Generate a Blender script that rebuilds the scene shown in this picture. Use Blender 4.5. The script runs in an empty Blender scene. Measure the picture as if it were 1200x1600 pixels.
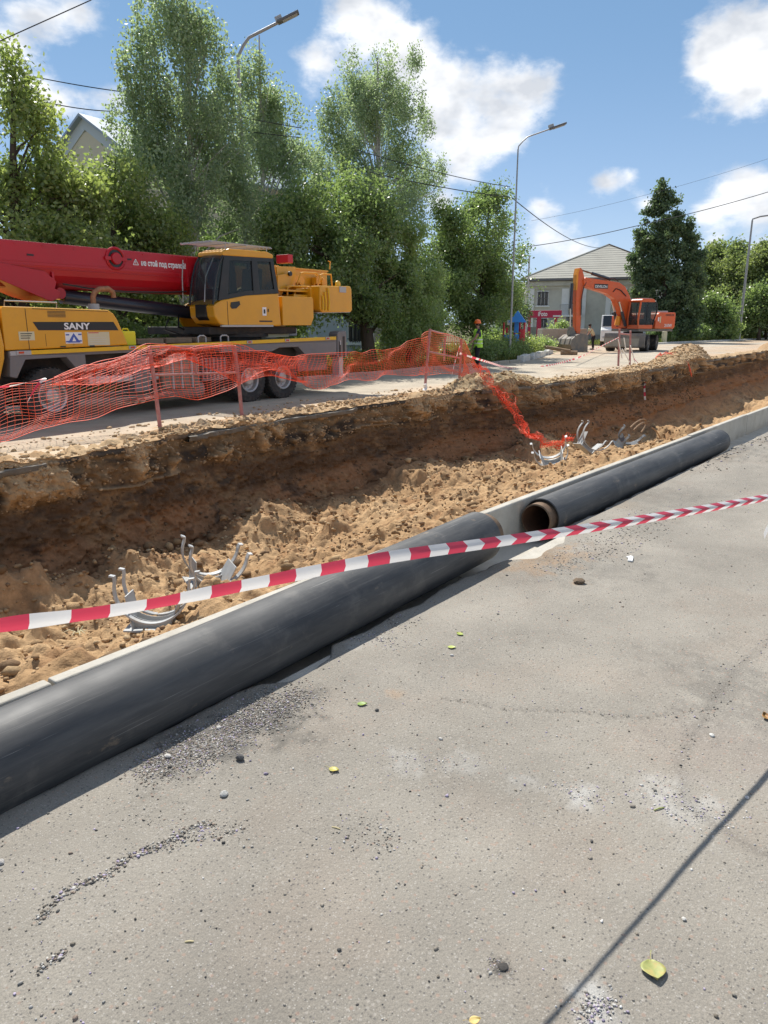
import bpy, math, random
import numpy as np
from mathutils import Vector, Matrix

R_ = math.radians
rnd = random.Random(7)
NP = np.random.RandomState(11)
scene = bpy.context.scene
COL = scene.collection

# ------------------------------------------------------------------ camera
H = 1.65
FPX = 1155.0
PITCH = math.atan(293 / FPX)
AZ = R_(38.6)                       # camera heading, counter-clockwise from +X (the trench runs along +X)
FW = Vector((math.cos(AZ) * math.cos(PITCH), math.sin(AZ) * math.cos(PITCH), -math.sin(PITCH)))
RT = Vector((math.sin(AZ), -math.cos(AZ), 0))
UP = RT.cross(FW)
cam_d = bpy.data.cameras.new('camera')
cam = bpy.data.objects.new('camera', cam_d)
COL.objects.link(cam)
cam.matrix_world = Matrix(((RT.x, UP.x, -FW.x, 0), (RT.y, UP.y, -FW.y, 0), (RT.z, UP.z, -FW.z, H), (0, 0, 0, 1)))
cam_d.sensor_fit = 'VERTICAL'
cam_d.sensor_height = 36.0
cam_d.lens = 36.0 * FPX / 1600.0
cam_d.clip_start = 0.05
cam_d.clip_end = 5000
scene.camera = cam
scene.render.resolution_x = 768
scene.render.resolution_y = 1024

# ------------------------------------------------------------------ sun, sky, exposure
SUN_EL, SUN_AZ = R_(52), R_(60)      # azimuth counter-clockwise from +X
SUN_STRENGTH = 3.7
SKY_STRENGTH = 0.15
EXPOSURE = 0.80
sd = bpy.data.lights.new('sun', 'SUN')
sd.energy = SUN_STRENGTH
sd.angle = R_(0.53)
sd.color = (1.0, 0.955, 0.88)
sun = bpy.data.objects.new('sun', sd)
COL.objects.link(sun)
SDIR = Vector((math.cos(SUN_AZ) * math.cos(SUN_EL), math.sin(SUN_AZ) * math.cos(SUN_EL), math.sin(SUN_EL)))
sun.rotation_euler = SDIR.to_track_quat('Z', 'Y').to_euler()
scene.view_settings.view_transform = 'Standard'
scene.view_settings.look = 'None'
scene.view_settings.exposure = EXPOSURE
scene.view_settings.gamma = 1.0
scene.view_settings.use_curve_mapping = False


def ray(x, y):
    return FW + RT * ((x - 600) / FPX) + UP * ((800 - y) / FPX)


def onY(x, y, Y):
    d = ray(x, y)
    t = Y / d.y
    return Vector((d.x * t, Y, H + d.z * t))


def onZ(x, y, z=0.0):
    d = ray(x, y)
    t = (z - H) / d.z
    return Vector((d.x * t, d.y * t, z))


def atD(x, y, depth):
    return Vector((0, 0, H)) + ray(x, y) * depth


def build_world():
    w = bpy.data.worlds.new('World')
    scene.world = w
    w.use_nodes = True
    nt = w.node_tree
    N, L = nt.nodes, nt.links
    for n in list(N):
        N.remove(n)
    out = N.new('ShaderNodeOutputWorld')
    bg = N.new('ShaderNodeBackground')
    bg.inputs['Strength'].default_value = SKY_STRENGTH
    L.new(bg.outputs[0], out.inputs[0])
    sky = N.new('ShaderNodeTexSky')
    sky.sky_type = 'NISHITA'
    sky.sun_disc = False
    sky.sun_elevation = SUN_EL
    sky.sun_rotation = math.pi / 2 - SUN_AZ
    sky.air_density = 1.0
    sky.dust_density = 0.25
    sky.ozone_density = 3.0
    sky.altitude = 200
    tc = N.new('ShaderNodeTexCoord')
    nrm = N.new('ShaderNodeVectorMath'); nrm.operation = 'NORMALIZE'
    L.new(tc.outputs['Generated'], nrm.inputs[0])

    def math_(op, a, b=None, clamp=False):
        m = N.new('ShaderNodeMath'); m.operation = op; m.use_clamp = clamp
        for i, v in enumerate((a, b)):
            if v is None:
                continue
            if isinstance(v, (int, float)):
                m.inputs[i].default_value = v
            else:
                L.new(v, m.inputs[i])
        return m.outputs[0]

    def noise(scale, detail, rough, dist=0.0, off=(0, 0, 0)):
        mp = N.new('ShaderNodeMapping')
        mp.inputs['Scale'].default_value = (1, 1, 1.7)
        mp.inputs['Location'].default_value = off
        L.new(nrm.outputs[0], mp.inputs[0])
        n = N.new('ShaderNodeTexNoise')
        n.inputs['Scale'].default_value = scale
        n.inputs['Detail'].default_value = detail
        n.inputs['Roughness'].default_value = rough
        n.inputs['Distortion'].default_value = dist
        L.new(mp.outputs[0], n.inputs['Vector'])
        return n.outputs['Fac']
    # cumulus heaps: (x, y, radius) along lines of sight, plus scattered ones over the rest of the sky
    heaps = [(690, 150, 95), (785, 145, 92), (640, 95, 75), (715, 262, 78), (720, 200, 85), (790, 205, 60), (840, 135, 50), (590, 35, 80), (500, 95, 70),
             (540, 10, 70), (1140, 50, 85), (1200, 70, 110), (1170, 140, 70), (1110, 95, 55), (945, 284, 42), (985, 276, 36),
             (1140, 290, 52), (1200, 285, 60), (1190, 335, 60), (1105, 335, 40), (1010, 318, 30), (845, 322, 36), (850, 372, 55),
             (690, 318, 34), (55, 25, 80), (125, 15, 60), (15, 75, 62), (90, 165, 58), (185, 160, 60), (35, 150, 50), (1115, 378, 30),
             (1185, 395, 40), (900, 395, 40), (-120, 120, 140), (1400, 200, 160), (1380, 20, 90), (300, -150, 120), (900, -250, 150)]
    acc = None
    for (x, y, r) in heaps:
        d = ray(x, y).normalized()
        k = 1.0 / (r / FPX / ray(x, y).length)
        sub = N.new('ShaderNodeVectorMath'); sub.operation = 'SUBTRACT'
        L.new(nrm.outputs[0], sub.inputs[0]); sub.inputs[1].default_value = d
        sc = N.new('ShaderNodeVectorMath'); sc.operation = 'MULTIPLY'
        L.new(sub.outputs[0], sc.inputs[0]); sc.inputs[1].default_value = (k, k, k * 1.3)
        ln = N.new('ShaderNodeVectorMath'); ln.operation = 'LENGTH'
        L.new(sc.outputs[0], ln.inputs[0])
        v = math_('MAXIMUM', math_('SUBTRACT', 1.0, math_('MULTIPLY', ln.outputs['Value'], 0.62)), 0.0)
        v = math_('MULTIPLY', v, v)
        acc = v if acc is None else math_('ADD', acc, v)
    acc = math_('SUBTRACT', math_('MINIMUM', acc, 1.15), 0.35)
    # wider sky: slow noise decides where other heaps stand
    slow = noise(2.3, 2, 0.5, off=(4.1, 2.2, 0))
    other = math_('MULTIPLY', math_('SUBTRACT', slow, 0.50), 6.0)  # unseen cover set thicker than in view, to whiten the ambient light
    dotf = N.new('ShaderNodeVectorMath'); dotf.operation = 'DOT_PRODUCT'
    L.new(nrm.outputs[0], dotf.inputs[0]); dotf.inputs[1].default_value = ray(600, 600).normalized()
    away = math_('MULTIPLY', math_('SUBTRACT', 0.80, dotf.outputs['Value']), 8.0, True)
    other = math_('ADD', math_('MULTIPLY', other, away), math_('MULTIPLY', math_('SUBTRACT', away, 1.0), 1.2))
    acc = math_('MAXIMUM', acc, other)
    fine = noise(8.5, 10, 0.60, 0.25)
    edge = noise(34, 6, 0.6, 0.2, (1, 7, 3))
    f = math_('ADD', math_('MULTIPLY', acc, 3.2), math_('MULTIPLY', math_('SUBTRACT', fine, 0.5), 4.2))
    f = math_('ADD', f, math_('MULTIPLY', math_('SUBTRACT', edge, 0.5), 3.0))
    mask = N.new('ShaderNodeMapRange'); mask.interpolation_type = 'SMOOTHSTEP'
    mask.inputs['From Min'].default_value = -0.10
    mask.inputs['From Max'].default_value = 2.4
    L.new(f, mask.inputs['Value'])
    # thick bases are greyer, tops white
    sepn = noise(10, 4, 0.55, 0.2, (0, 0, -0.035))
    sepn2 = noise(10, 4, 0.55, 0.2, (0, 0, 0.02))
    grad = math_('MULTIPLY', math_('SUBTRACT', sepn, sepn2), 3.0)
    bright = math_('ADD', math_('ADD', 0.92, grad), math_('MULTIPLY', f, -0.20), True)
    cr = N.new('ShaderNodeMix'); cr.data_type = 'RGBA'
    L.new(bright, cr.inputs['Factor'])
    s = 0.15 / SKY_STRENGTH
    cr.inputs[6].default_value = (2.7 * s, 2.85 * s, 3.1 * s, 1)
    cr.inputs[7].default_value = (4.7 * s, 4.7 * s, 4.7 * s, 1)
    mx = N.new('ShaderNodeMix'); mx.data_type = 'RGBA'
    L.new(mask.outputs[0], mx.inputs['Factor'])
    # soft shoulder on the sky's brightness, as the phone's exposure gives it; paler towards the horizon
    sepd = N.new('ShaderNodeSeparateXYZ'); L.new(nrm.outputs[0], sepd.inputs[0])
    hf = N.new('ShaderNodeMapRange'); hf.interpolation_type = 'SMOOTHSTEP'
    hf.inputs['From Min'].default_value = -0.02; hf.inputs['From Max'].default_value = 0.36
    L.new(sepd.outputs[2], hf.inputs['Value'])
    lim = N.new('ShaderNodeMix'); lim.data_type = 'RGBA'; L.new(hf.outputs[0], lim.inputs['Factor'])
    lim.inputs[6].default_value = (3.2, 4.4, 6.6, 1); lim.inputs[7].default_value = (1.45, 2.75, 4.5, 1)
    dv = N.new('ShaderNodeVectorMath'); dv.operation = 'DIVIDE'; L.new(sky.outputs[0], dv.inputs[0]); L.new(lim.outputs[2], dv.inputs[1])
    ad = N.new('ShaderNodeVectorMath'); ad.operation = 'ADD'; L.new(dv.outputs[0], ad.inputs[0]); ad.inputs[1].default_value = (1, 1, 1)
    tint = N.new('ShaderNodeVectorMath'); tint.operation = 'DIVIDE'; L.new(sky.outputs[0], tint.inputs[0]); L.new(ad.outputs[0], tint.inputs[1])
    hz = N.new('ShaderNodeMapRange'); hz.interpolation_type = 'SMOOTHSTEP'
    hz.inputs['From Min'].default_value = -0.02; hz.inputs['From Max'].default_value = 0.17; hz.inputs['To Min'].default_value = 0.85; hz.inputs['To Max'].default_value = 0.0
    L.new(sepd.outputs[2], hz.inputs['Value'])
    hm = N.new('ShaderNodeMix'); hm.data_type = 'RGBA'; L.new(hz.outputs[0], hm.inputs['Factor'])
    L.new(tint.outputs[0], hm.inputs[6]); hm.inputs[7].default_value = (2.3 * s, 2.95 * s, 3.7 * s, 1)
    L.new(hm.outputs[2], mx.inputs[6])
    L.new(cr.outputs[2], mx.inputs[7])
    L.new(mx.outputs[2], bg.inputs['Color'])


SKY_TINT = (1.0, 1.0, 1.0, 1)
build_world()

# ------------------------------------------------------------------ helpers


def tag(o, label=None, cat=None, group=None, kind=None):
    if label: o['label'] = label
    if cat: o['category'] = cat
    if group: o['group'] = group
    if kind: o['kind'] = kind
    return o


def empty(name, label, cat, loc=(0, 0, 0), rz=0.0, group=None):
    o = bpy.data.objects.new(name, None)
    COL.objects.link(o)
    o.location = loc
    o.rotation_euler = (0, 0, rz)
    o.empty_display_size = 0.2
    return tag(o, label, cat, group)


def link_mesh(name, me, m=None, parent=None, smooth=False, bevel=0.0, seg=2):
    o = bpy.data.objects.new(name, me)
    COL.objects.link(o)
    if m is not None and not me.materials:
        for q in (m if isinstance(m, (list, tuple)) else [m]):
            me.materials.append(q)
    if parent is not None:
        o.parent = parent
    if smooth and len(me.polygons):
        me.polygons.foreach_set('use_smooth', [True] * len(me.polygons))
    if bevel > 0:
        b = o.modifiers.new('bevel', 'BEVEL')
        b.width = bevel; b.segments = seg; b.limit_method = 'ANGLE'; b.angle_limit = R_(35)
    return o


def np_mesh(name, V, F, cols=None):
    """V (n,3), F (m,k) with k 3 or 4, fast."""
    me = bpy.data.meshes.new(name)
    V = np.asarray(V, dtype=np.float32); F = np.asarray(F, dtype=np.int32)
    me.vertices.add(len(V)); me.vertices.foreach_set('co', V.ravel())
    k = F.shape[1]
    me.loops.add(F.size); me.loops.foreach_set('vertex_index', F.ravel())
    me.polygons.add(len(F))
    me.polygons.foreach_set('loop_start', np.arange(0, F.size, k, dtype=np.int32))
    me.update(calc_edges=True)
    if cols is not None:
        a = me.color_attributes.new('tone', 'FLOAT_COLOR', 'POINT')
        c = np.ones((len(V), 4), dtype=np.float32); c[:, :3] = cols
        a.data.foreach_set('color', c.ravel())
    return me


class MB:
    def __init__(self):
        self.v = []; self.f = []; self.mi = []; self.m = 0

    def add(self, vs, fs):
        b = len(self.v)
        self.v += [tuple(p) for p in vs]
        self.f += [tuple(i + b for i in q) for q in fs]
        self.mi += [self.m] * len(fs)
        return self

    def box(self, c, s, rot=None):
        x, y, z = s[0] / 2, s[1] / 2, s[2] / 2
        vs = [Vector((a, b, d)) for a in (-x, x) for b in (-y, y) for d in (-z, z)]
        if rot is not None:
            M = rot if isinstance(rot, Matrix) else Matrix.Rotation(rot, 3, 'Z')
            vs = [M @ q for q in vs]
        vs = [q + Vector(c) for q in vs]
        return self.add(vs, [(0, 1, 3, 2), (4, 6, 7, 5), (0, 4, 5, 1), (2, 3, 7, 6), (0, 2, 6, 4), (1, 5, 7, 3)])

    def bx(self, x0, x1, y0, y1, z0, z1):
        return self.box(((x0 + x1) / 2, (y0 + y1) / 2, (z0 + z1) / 2), (abs(x1 - x0), abs(y1 - y0), abs(z1 - z0)))

    def prism(self, prof, y0, y1):
        """profile in (x, z), extruded along y"""
        n = len(prof)
        a = sum(prof[i][0] * prof[(i + 1) % n][1] - prof[(i + 1) % n][0] * prof[i][1] for i in range(n))
        if a < 0: prof = prof[::-1]
        vs = [(p[0], y0, p[1]) for p in prof] + [(p[0], y1, p[1]) for p in prof]
        fs = [tuple(range(n)), tuple(range(2 * n - 1, n - 1, -1))]
        for i in range(n):
            j = (i + 1) % n
            fs.append((i, i + n, j + n, j))
        return self.add(vs, fs)

    def prismz(self, prof, z0, z1):
        n = len(prof)
        a = sum(prof[i][0] * prof[(i + 1) % n][1] - prof[(i + 1) % n][0] * prof[i][1] for i in range(n))
        if a < 0: prof = prof[::-1]
        vs = [(p[0], p[1], z0) for p in prof] + [(p[0], p[1], z1) for p in prof]
        fs = [tuple(range(n - 1, -1, -1)), tuple(range(n, 2 * n))]
        for i in range(n):
            j = (i + 1) % n
            fs.append((i, j, j + n, i + n))
        return self.add(vs, fs)

    def tube(self, pts, r, n=8, caps=True):
        pts = [Vector(p) for p in pts]
        rs = r if isinstance(r, (list, tuple)) else [r] * len(pts)
        b = len(self.v)
        prev = None
        for i, p in enumerate(pts):
            t = (pts[min(i + 1, len(pts) - 1)] - pts[max(i - 1, 0)])
            if t.length < 1e-9: t = Vector((0, 0, 1))
            t.normalize()
            if prev is None:
                u = t.orthogonal().normalized()
            else:
                u = (prev - t * prev.dot(t))
                u = u.normalized() if u.length > 1e-6 else t.orthogonal().normalized()
            prev = u
            w = t.cross(u)
            for k in range(n):
                a = 2 * math.pi * k / n
                self.v.append(tuple(p + (u * math.cos(a) + w * math.sin(a)) * rs[i]))
        for i in range(len(pts) - 1):
            for k in range(n):
                q = (k + 1) % n
                self.f.append((b + i * n + k, b + i * n + q, b + (i + 1) * n + q, b + (i + 1) * n + k)); self.mi.append(self.m)
        if caps:
            self.f.append(tuple(b + k for k in range(n - 1, -1, -1))); self.mi.append(self.m)
            e = b + (len(pts) - 1) * n
            self.f.append(tuple(e + k for k in range(n))); self.mi.append(self.m)
        return self

    def lathe(self, prof, c, axis='z', n=24, caps=True):
        """prof: list of (r, h) about an axis through c"""
        b = len(self.v)
        for (r, h) in prof:
            for k in range(n):
                a = 2 * math.pi * k / n
                p, q = r * math.cos(a), r * math.sin(a)
                if axis == 'z': o = (c[0] + p, c[1] + q, c[2] + h)
                elif axis == 'y': o = (c[0] + q, c[1] + h, c[2] + p)
                else: o = (c[0] + h, c[1] + p, c[2] + q)
                self.v.append(o)
        for i in range(len(prof) - 1):
            for k in range(n):
                q = (k + 1) % n
                self.f.append((b + i * n + k, b + i * n + q, b + (i + 1) * n + q, b + (i + 1) * n + k)); self.mi.append(self.m)
        if caps:
            self.f.append(tuple(b + k for k in range(n - 1, -1, -1))); self.mi.append(self.m)
            e = b + (len(prof) - 1) * n
            self.f.append(tuple(e + k for k in range(n))); self.mi.append(self.m)
        return self

    def build(self, name, m=None, parent=None, smooth=False, bevel=0.0, seg=2):
        me = bpy.data.meshes.new(name)
        me.from_pydata(self.v, [], self.f)
        me.update()
        o = link_mesh(name, me, m, parent, smooth, bevel, seg)
        if isinstance(m, (list, tuple)):
            me.polygons.foreach_set('material_index', self.mi)
        if smooth:
            try:
                me.set_sharp_from_angle(angle=R_(40))
            except Exception:
                pass
        return o


_hc = {}


def _hash(ix, iy, iz, seed):
    h = (ix.astype(np.int64) * 374761393 + iy.astype(np.int64) * 668265263 + iz.astype(np.int64) * 2147483647 + seed * 1274126177) & 0xffffffff
    h = ((h ^ (h >> 13)) * 1274126177) & 0xffffffff
    h = h ^ (h >> 16)
    return (h & 0xffff) / 65535.0


def vnoise(x, y, z=None, seed=0):
    x = np.asarray(x, float); y = np.asarray(y, float) + 0 * x
    z = np.zeros_like(x) if z is None else np.asarray(z, float) + 0 * x
    x0, y0, z0 = np.floor(x), np.floor(y), np.floor(z)
    fx, fy, fz = x - x0, y - y0, z - z0
    fx = fx * fx * (3 - 2 * fx); fy = fy * fy * (3 - 2 * fy); fz = fz * fz * (3 - 2 * fz)
    r = 0
    for a in (0, 1):
        for b in (0, 1):
            for c in (0, 1):
                w = (fx if a else 1 - fx) * (fy if b else 1 - fy) * (fz if c else 1 - fz)
                r = r + w * _hash(x0 + a, y0 + b, z0 + c, seed)
    return r


def fbm(x, y, z=None, o=4, seed=0, gain=0.5):
    s, a, t = 0, 1.0, 0
    for i in range(o):
        f = 2.03 ** i
        s = s + a * vnoise(np.asarray(x) * f + 17.3 * i, np.asarray(y) * f + 5.1 * i, None if z is None else np.asarray(z) * f, seed + i)
        t += a; a *= gain
    return s / t


def sstep(a, b, x):
    t = np.clip((np.asarray(x, float) - a) / (b - a), 0, 1)
    return t * t * (3 - 2 * t)


# ------------------------------------------------------------------ materials
def mat(name, col, rough=0.6, metal=0.0, var=0.0, vscale=3.0, bump=0.0, bscale=40.0, dirt=None, dirt_amt=0.0, dscale=2.0,
        spec=0.5, attr=False, trans=0.0, emis=None, coat=0.0, stretch=(1, 1, 1)):
    m = bpy.data.materials.new(name)
    m.use_nodes = True
    nt = m.node_tree; N, L = nt.nodes, nt.links
    b = N['Principled BSDF']
    b.inputs['Roughness'].default_value = rough
    b.inputs['Metallic'].default_value = metal
    b.inputs['Specular IOR Level'].default_value = spec
    if coat: b.inputs['Coat Weight'].default_value = coat; b.inputs['Coat Roughness'].default_value = 0.15
    if trans: b.inputs['Transmission Weight'].default_value = trans
    tc = N.new('ShaderNodeTexCoord')
    mp = N.new('ShaderNodeMapping'); mp.inputs['Scale'].default_value = stretch
    L.new(tc.outputs['Object'], mp.inputs[0])
    src = None
    if attr:
        a = N.new('ShaderNodeAttribute'); a.attribute_name = 'tone'
        src = a.outputs['Color']
    else:
        rgb = N.new('ShaderNodeRGB'); rgb.outputs[0].default_value = (*col, 1)
        src = rgb.outputs[0]
    if var > 0:
        n = N.new('ShaderNodeTexNoise'); n.inputs['Scale'].default_value = vscale; n.inputs['Detail'].default_value = 5; n.inputs['Roughness'].default_value = 0.65
        L.new(mp.outputs[0], n.inputs['Vector'])
        r = N.new('ShaderNodeMapRange'); r.inputs['From Min'].default_value = 0.3; r.inputs['From Max'].default_value = 0.7
        r.inputs['To Min'].default_value = 1 - var; r.inputs['To Max'].default_value = 1 + var
        L.new(n.outputs['Fac'], r.inputs['Value'])
        mm = N.new('ShaderNodeVectorMath'); mm.operation = 'SCALE'
        L.new(src, mm.inputs[0]); L.new(r.outputs[0], mm.inputs['Scale'])
        src = mm.outputs[0]
    if dirt is not None:
        n = N.new('ShaderNodeTexNoise'); n.inputs['Scale'].default_value = dscale; n.inputs['Detail'].default_value = 8; n.inputs['Roughness'].default_value = 0.7
        L.new(mp.outputs[0], n.inputs['Vector'])
        r = N.new('ShaderNodeMapRange'); r.inputs['From Min'].default_value = 0.48; r.inputs['From Max'].default_value = 0.72
        r.inputs['To Max'].default_value = dirt_amt
        L.new(n.outputs['Fac'], r.inputs['Value'])
        mx = N.new('ShaderNodeMix'); mx.data_type = 'RGBA'
        L.new(r.outputs[0], mx.inputs['Factor']); L.new(src, mx.inputs[6]); mx.inputs[7].default_value = (*dirt, 1)
        src = mx.outputs[2]
        rr = N.new('ShaderNodeMapRange'); rr.inputs['To Min'].default_value = rough; rr.inputs['To Max'].default_value = min(1, rough + 0.35)
        L.new(r.outputs[0], rr.inputs['Value']); L.new(rr.outputs[0], b.inputs['Roughness'])
    L.new(src, b.inputs['Base Color'])
    if bump > 0:
        n = N.new('ShaderNodeTexNoise'); n.inputs['Scale'].default_value = bscale; n.inputs['Detail'].default_value = 6; n.inputs['Roughness'].default_value = 0.65
        L.new(mp.outputs[0], n.inputs['Vector'])
        bp = N.new('ShaderNodeBump'); bp.inputs['Strength'].default_value = bump; bp.inputs['Distance'].default_value = 0.02
        L.new(n.outputs['Fac'], bp.inputs['Height']); L.new(bp.outputs[0], b.inputs['Normal'])
    if emis: b.inputs['Emission Color'].default_value = (*emis, 1); b.inputs['Emission Strength'].default_value = 1
    return m


def glass_mat(name, tint=(0.05, 0.06, 0.065), clear=0.0):
    m = bpy.data.materials.new(name); m.use_nodes = True
    nt = m.node_tree; N, L = nt.nodes, nt.links
    b = N['Principled BSDF']
    b.inputs['Base Color'].default_value = (*tint, 1)
    b.inputs['Roughness'].default_value = 0.06
    b.inputs['Specular IOR Level'].default_value = 0.6
    if clear > 0:
        t = N.new('ShaderNodeBsdfTransparent'); t.inputs[0].default_value = (0.85, 0.92, 0.9, 1)
        mx = N.new('ShaderNodeMixShader'); mx.inputs[0].default_value = clear
        L.new(b.outputs[0], mx.inputs[1]); L.new(t.outputs[0], mx.inputs[2]); L.new(mx.outputs[0], N['Material Output'].inputs[0])
    return m


def leaf_mat(name, c1, c2, rough=0.45, trans=0.35, spec=0.4):
    m = bpy.data.materials.new(name); m.use_nodes = True
    nt = m.node_tree; N, L = nt.nodes, nt.links
    b = N['Principled BSDF']; b.inputs['Roughness'].default_value = rough; b.inputs['Specular IOR Level'].default_value = spec
    a = N.new('ShaderNodeAttribute'); a.attribute_name = 'tone'
    mx = N.new('ShaderNodeMix'); mx.data_type = 'RGBA'
    sp = N.new('ShaderNodeSeparateColor'); L.new(a.outputs['Color'], sp.inputs[0])
    L.new(sp.outputs[0], mx.inputs['Factor'])
    mx.inputs[6].default_value = (*c1, 1); mx.inputs[7].default_value = (*c2, 1)
    L.new(mx.outputs[2], b.inputs['Base Color'])
    t = N.new('ShaderNodeBsdfTranslucent')
    tv = N.new('ShaderNodeVectorMath'); tv.operation = 'MULTIPLY'; tv.inputs[1].default_value = (1.95, 2.15, 1.35)
    L.new(mx.outputs[2], tv.inputs[0]); L.new(tv.outputs[0], t.inputs['Color'])
    ms = N.new('ShaderNodeMixShader'); ms.inputs[0].default_value = trans
    L.new(b.outputs[0], ms.inputs[1]); L.new(t.outputs[0], ms.inputs[2]); L.new(ms.outputs[0], N['Material Output'].inputs[0])
    return m


def asphalt_mat(name, base, fleck=1.0, attr=True):
    """sun-bleached dusty asphalt: colour attribute times fine aggregate flecks"""
    m = bpy.data.materials.new(name); m.use_nodes = True
    nt = m.node_tree; N, L = nt.nodes, nt.links
    b = N['Principled BSDF']; b.inputs['Roughness'].default_value = 0.92; b.inputs['Specular IOR Level'].default_value = 0.25
    tc = N.new('ShaderNodeTexCoord')

    def vor(scale, lo, hi, off):
        mp = N.new('ShaderNodeMapping'); mp.inputs['Location'].default_value = (off, off * 1.7, 0); L.new(tc.outputs['Object'], mp.inputs[0])
        v = N.new('ShaderNodeTexVoronoi'); v.inputs['Scale'].default_value = scale; v.feature = 'F1'
        L.new(mp.outputs[0], v.inputs['Vector'])
        r = N.new('ShaderNodeMapRange'); r.inputs['From Min'].default_value = lo; r.inputs['From Max'].default_value = hi
        r.inputs['To Min'].default_value = 1; r.inputs['To Max'].default_value = 0
        L.new(v.outputs['Distance'], r.inputs['Value'])
        sc = N.new('ShaderNodeSeparateColor'); L.new(v.outputs['Color'], sc.inputs[0])
        return r.outputs[0], sc, v

    def mul(a, bb):
        q = N.new('ShaderNodeMath'); q.operation = 'MULTIPLY'
        for i, s in enumerate((a, bb)):
            if isinstance(s, (int, float)): q.inputs[i].default_value = s
            else: L.new(s, q.inputs[i])
        return q.outputs[0]

    def gt(a, t):
        q = N.new('ShaderNodeMath'); q.operation = 'GREATER_THAN'; L.new(a, q.inputs[0]); q.inputs[1].default_value = t; return q.outputs[0]
    if attr:
        a = N.new('ShaderNodeAttribute'); a.attribute_name = 'tone'; src = a.outputs['Color']
    else:
        r0 = N.new('ShaderNodeRGB'); r0.outputs[0].default_value = (*base, 1); src = r0.outputs[0]
    n1 = N.new('ShaderNodeTexNoise'); n1.inputs['Scale'].default_value = 1.3; n1.inputs['Detail'].default_value = 7; n1.inputs['Roughness'].default_value = 0.6
    L.new(tc.outputs['Object'], n1.inputs['Vector'])
    n2 = N.new('ShaderNodeTexNoise'); n2.inputs['Scale'].default_value = 260; n2.inputs['Detail'].default_value = 3; n2.inputs['Roughness'].default_value = 0.7
    L.new(tc.outputs['Object'], n2.inputs['Vector'])
    for n, lo, hi in ((n1, 0.80, 1.14), (n2, 0.76, 1.24)):
        r = N.new('ShaderNodeMapRange'); r.inputs['From Min'].default_value = 0.3; r.inputs['From Max'].default_value = 0.7
        r.inputs['To Min'].default_value = lo; r.inputs['To Max'].default_value = hi; L.new(n.outputs['Fac'], r.inputs['Value'])
        mm = N.new('ShaderNodeVectorMath'); mm.operation = 'SCALE'; L.new(src, mm.inputs[0]); L.new(r.outputs[0], mm.inputs['Scale']); src = mm.outputs[0]
    for scale, lo, hi, chan, thr, colr, amt, off in ((60, 0.22, 0.34, 0, 0.72, (0.38, 0.35, 0.31), 0.45, 0.0), (95, 0.25, 0.4, 1, 0.80, (0.075, 0.072, 0.07), 0.6, 3.3),
                                                    (48, 0.2, 0.32, 2, 0.88, (0.36, 0.22, 0.16), 0.35, 7.7), (150, 0.25, 0.4, 0, 0.80, (0.52, 0.50, 0.46), 0.35, 1.9)):
        d, sc, v = vor(scale, lo, hi, off)
        f = mul(mul(d, gt(sc.outputs[chan], thr)), amt * fleck)
        mx = N.new('ShaderNodeMix'); mx.data_type = 'RGBA'; L.new(f, mx.inputs['Factor']); L.new(src, mx.inputs[6]); mx.inputs[7].default_value = (*colr, 1)
        src = mx.outputs[2]
    L.new(src, b.inputs['Base Color'])
    bp = N.new('ShaderNodeBump'); bp.inputs['Strength'].default_value = 0.55; bp.inputs['Distance'].default_value = 0.004
    L.new(n2.outputs['Fac'], bp.inputs['Height'])
    v3 = N.new('ShaderNodeTexVoronoi'); v3.inputs['Scale'].default_value = 90; L.new(tc.outputs['Object'], v3.inputs['Vector'])
    bp2 = N.new('ShaderNodeBump'); bp2.inputs['Strength'].default_value = 0.4; bp2.inputs['Distance'].default_value = 0.004; bp2.invert = True
    L.new(v3.outputs['Distance'], bp2.inputs['Height']); L.new(bp.outputs[0], bp2.inputs['Normal'])
    L.new(bp2.outputs[0], b.inputs['Normal'])
    return m


M = {}
M['asphalt'] = asphalt_mat('dusty_asphalt', (0.25, 0.235, 0.21))
M['far_asphalt'] = asphalt_mat('far_asphalt', (0.33, 0.295, 0.25), 0.3, True)
M['soil'] = mat('trench_soil', (0, 0, 0), 0.95, attr=True, var=0.22, vscale=14, bump=0.9, bscale=38, spec=0.15)
M['clod'] = mat('soil_clod', (0, 0, 0), 0.95, attr=True, var=0.15, vscale=25, bump=0.6, bscale=70, spec=0.15)
M['ground'] = mat('dry_ground', (0.14, 0.12, 0.07), 0.95, var=0.35, vscale=0.8, bump=0.6, bscale=8, dirt=(0.06, 0.09, 0.03), dirt_amt=0.9, dscale=0.35, spec=0.1)
M['concrete'] = mat('pale_concrete', (0.47, 0.44, 0.38), 0.85, var=0.1, vscale=2.5, bump=0.25, bscale=60, dirt=(0.30, 0.26, 0.20), dirt_amt=0.5, dscale=3, spec=0.2)
M['concrete_old'] = mat('weathered_concrete', (0.38, 0.35, 0.29), 0.9, var=0.16, vscale=1.5, bump=0.3, bscale=30, dirt=(0.2, 0.17, 0.12), dirt_amt=0.5, dscale=1.4, spec=0.2)
M['whitewash'] = mat('whitewashed_stone', (0.62, 0.60, 0.55), 0.9, var=0.1, vscale=5, bump=0.3, bscale=30, dirt=(0.32, 0.28, 0.22), dirt_amt=0.6, dscale=4)
M['steel_rust'] = mat('rusty_steel', (0.16, 0.10, 0.06), 0.7, 0.3, var=0.3, vscale=12, bump=0.3, bscale=60, dirt=(0.22, 0.17, 0.11), dirt_amt=0.8, dscale=9)
M['steel_bore'] = mat('rusty_pipe_bore', (0.10, 0.045, 0.022), 0.85, 0.1, var=0.3, vscale=10, bump=0.3, bscale=50)
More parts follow.
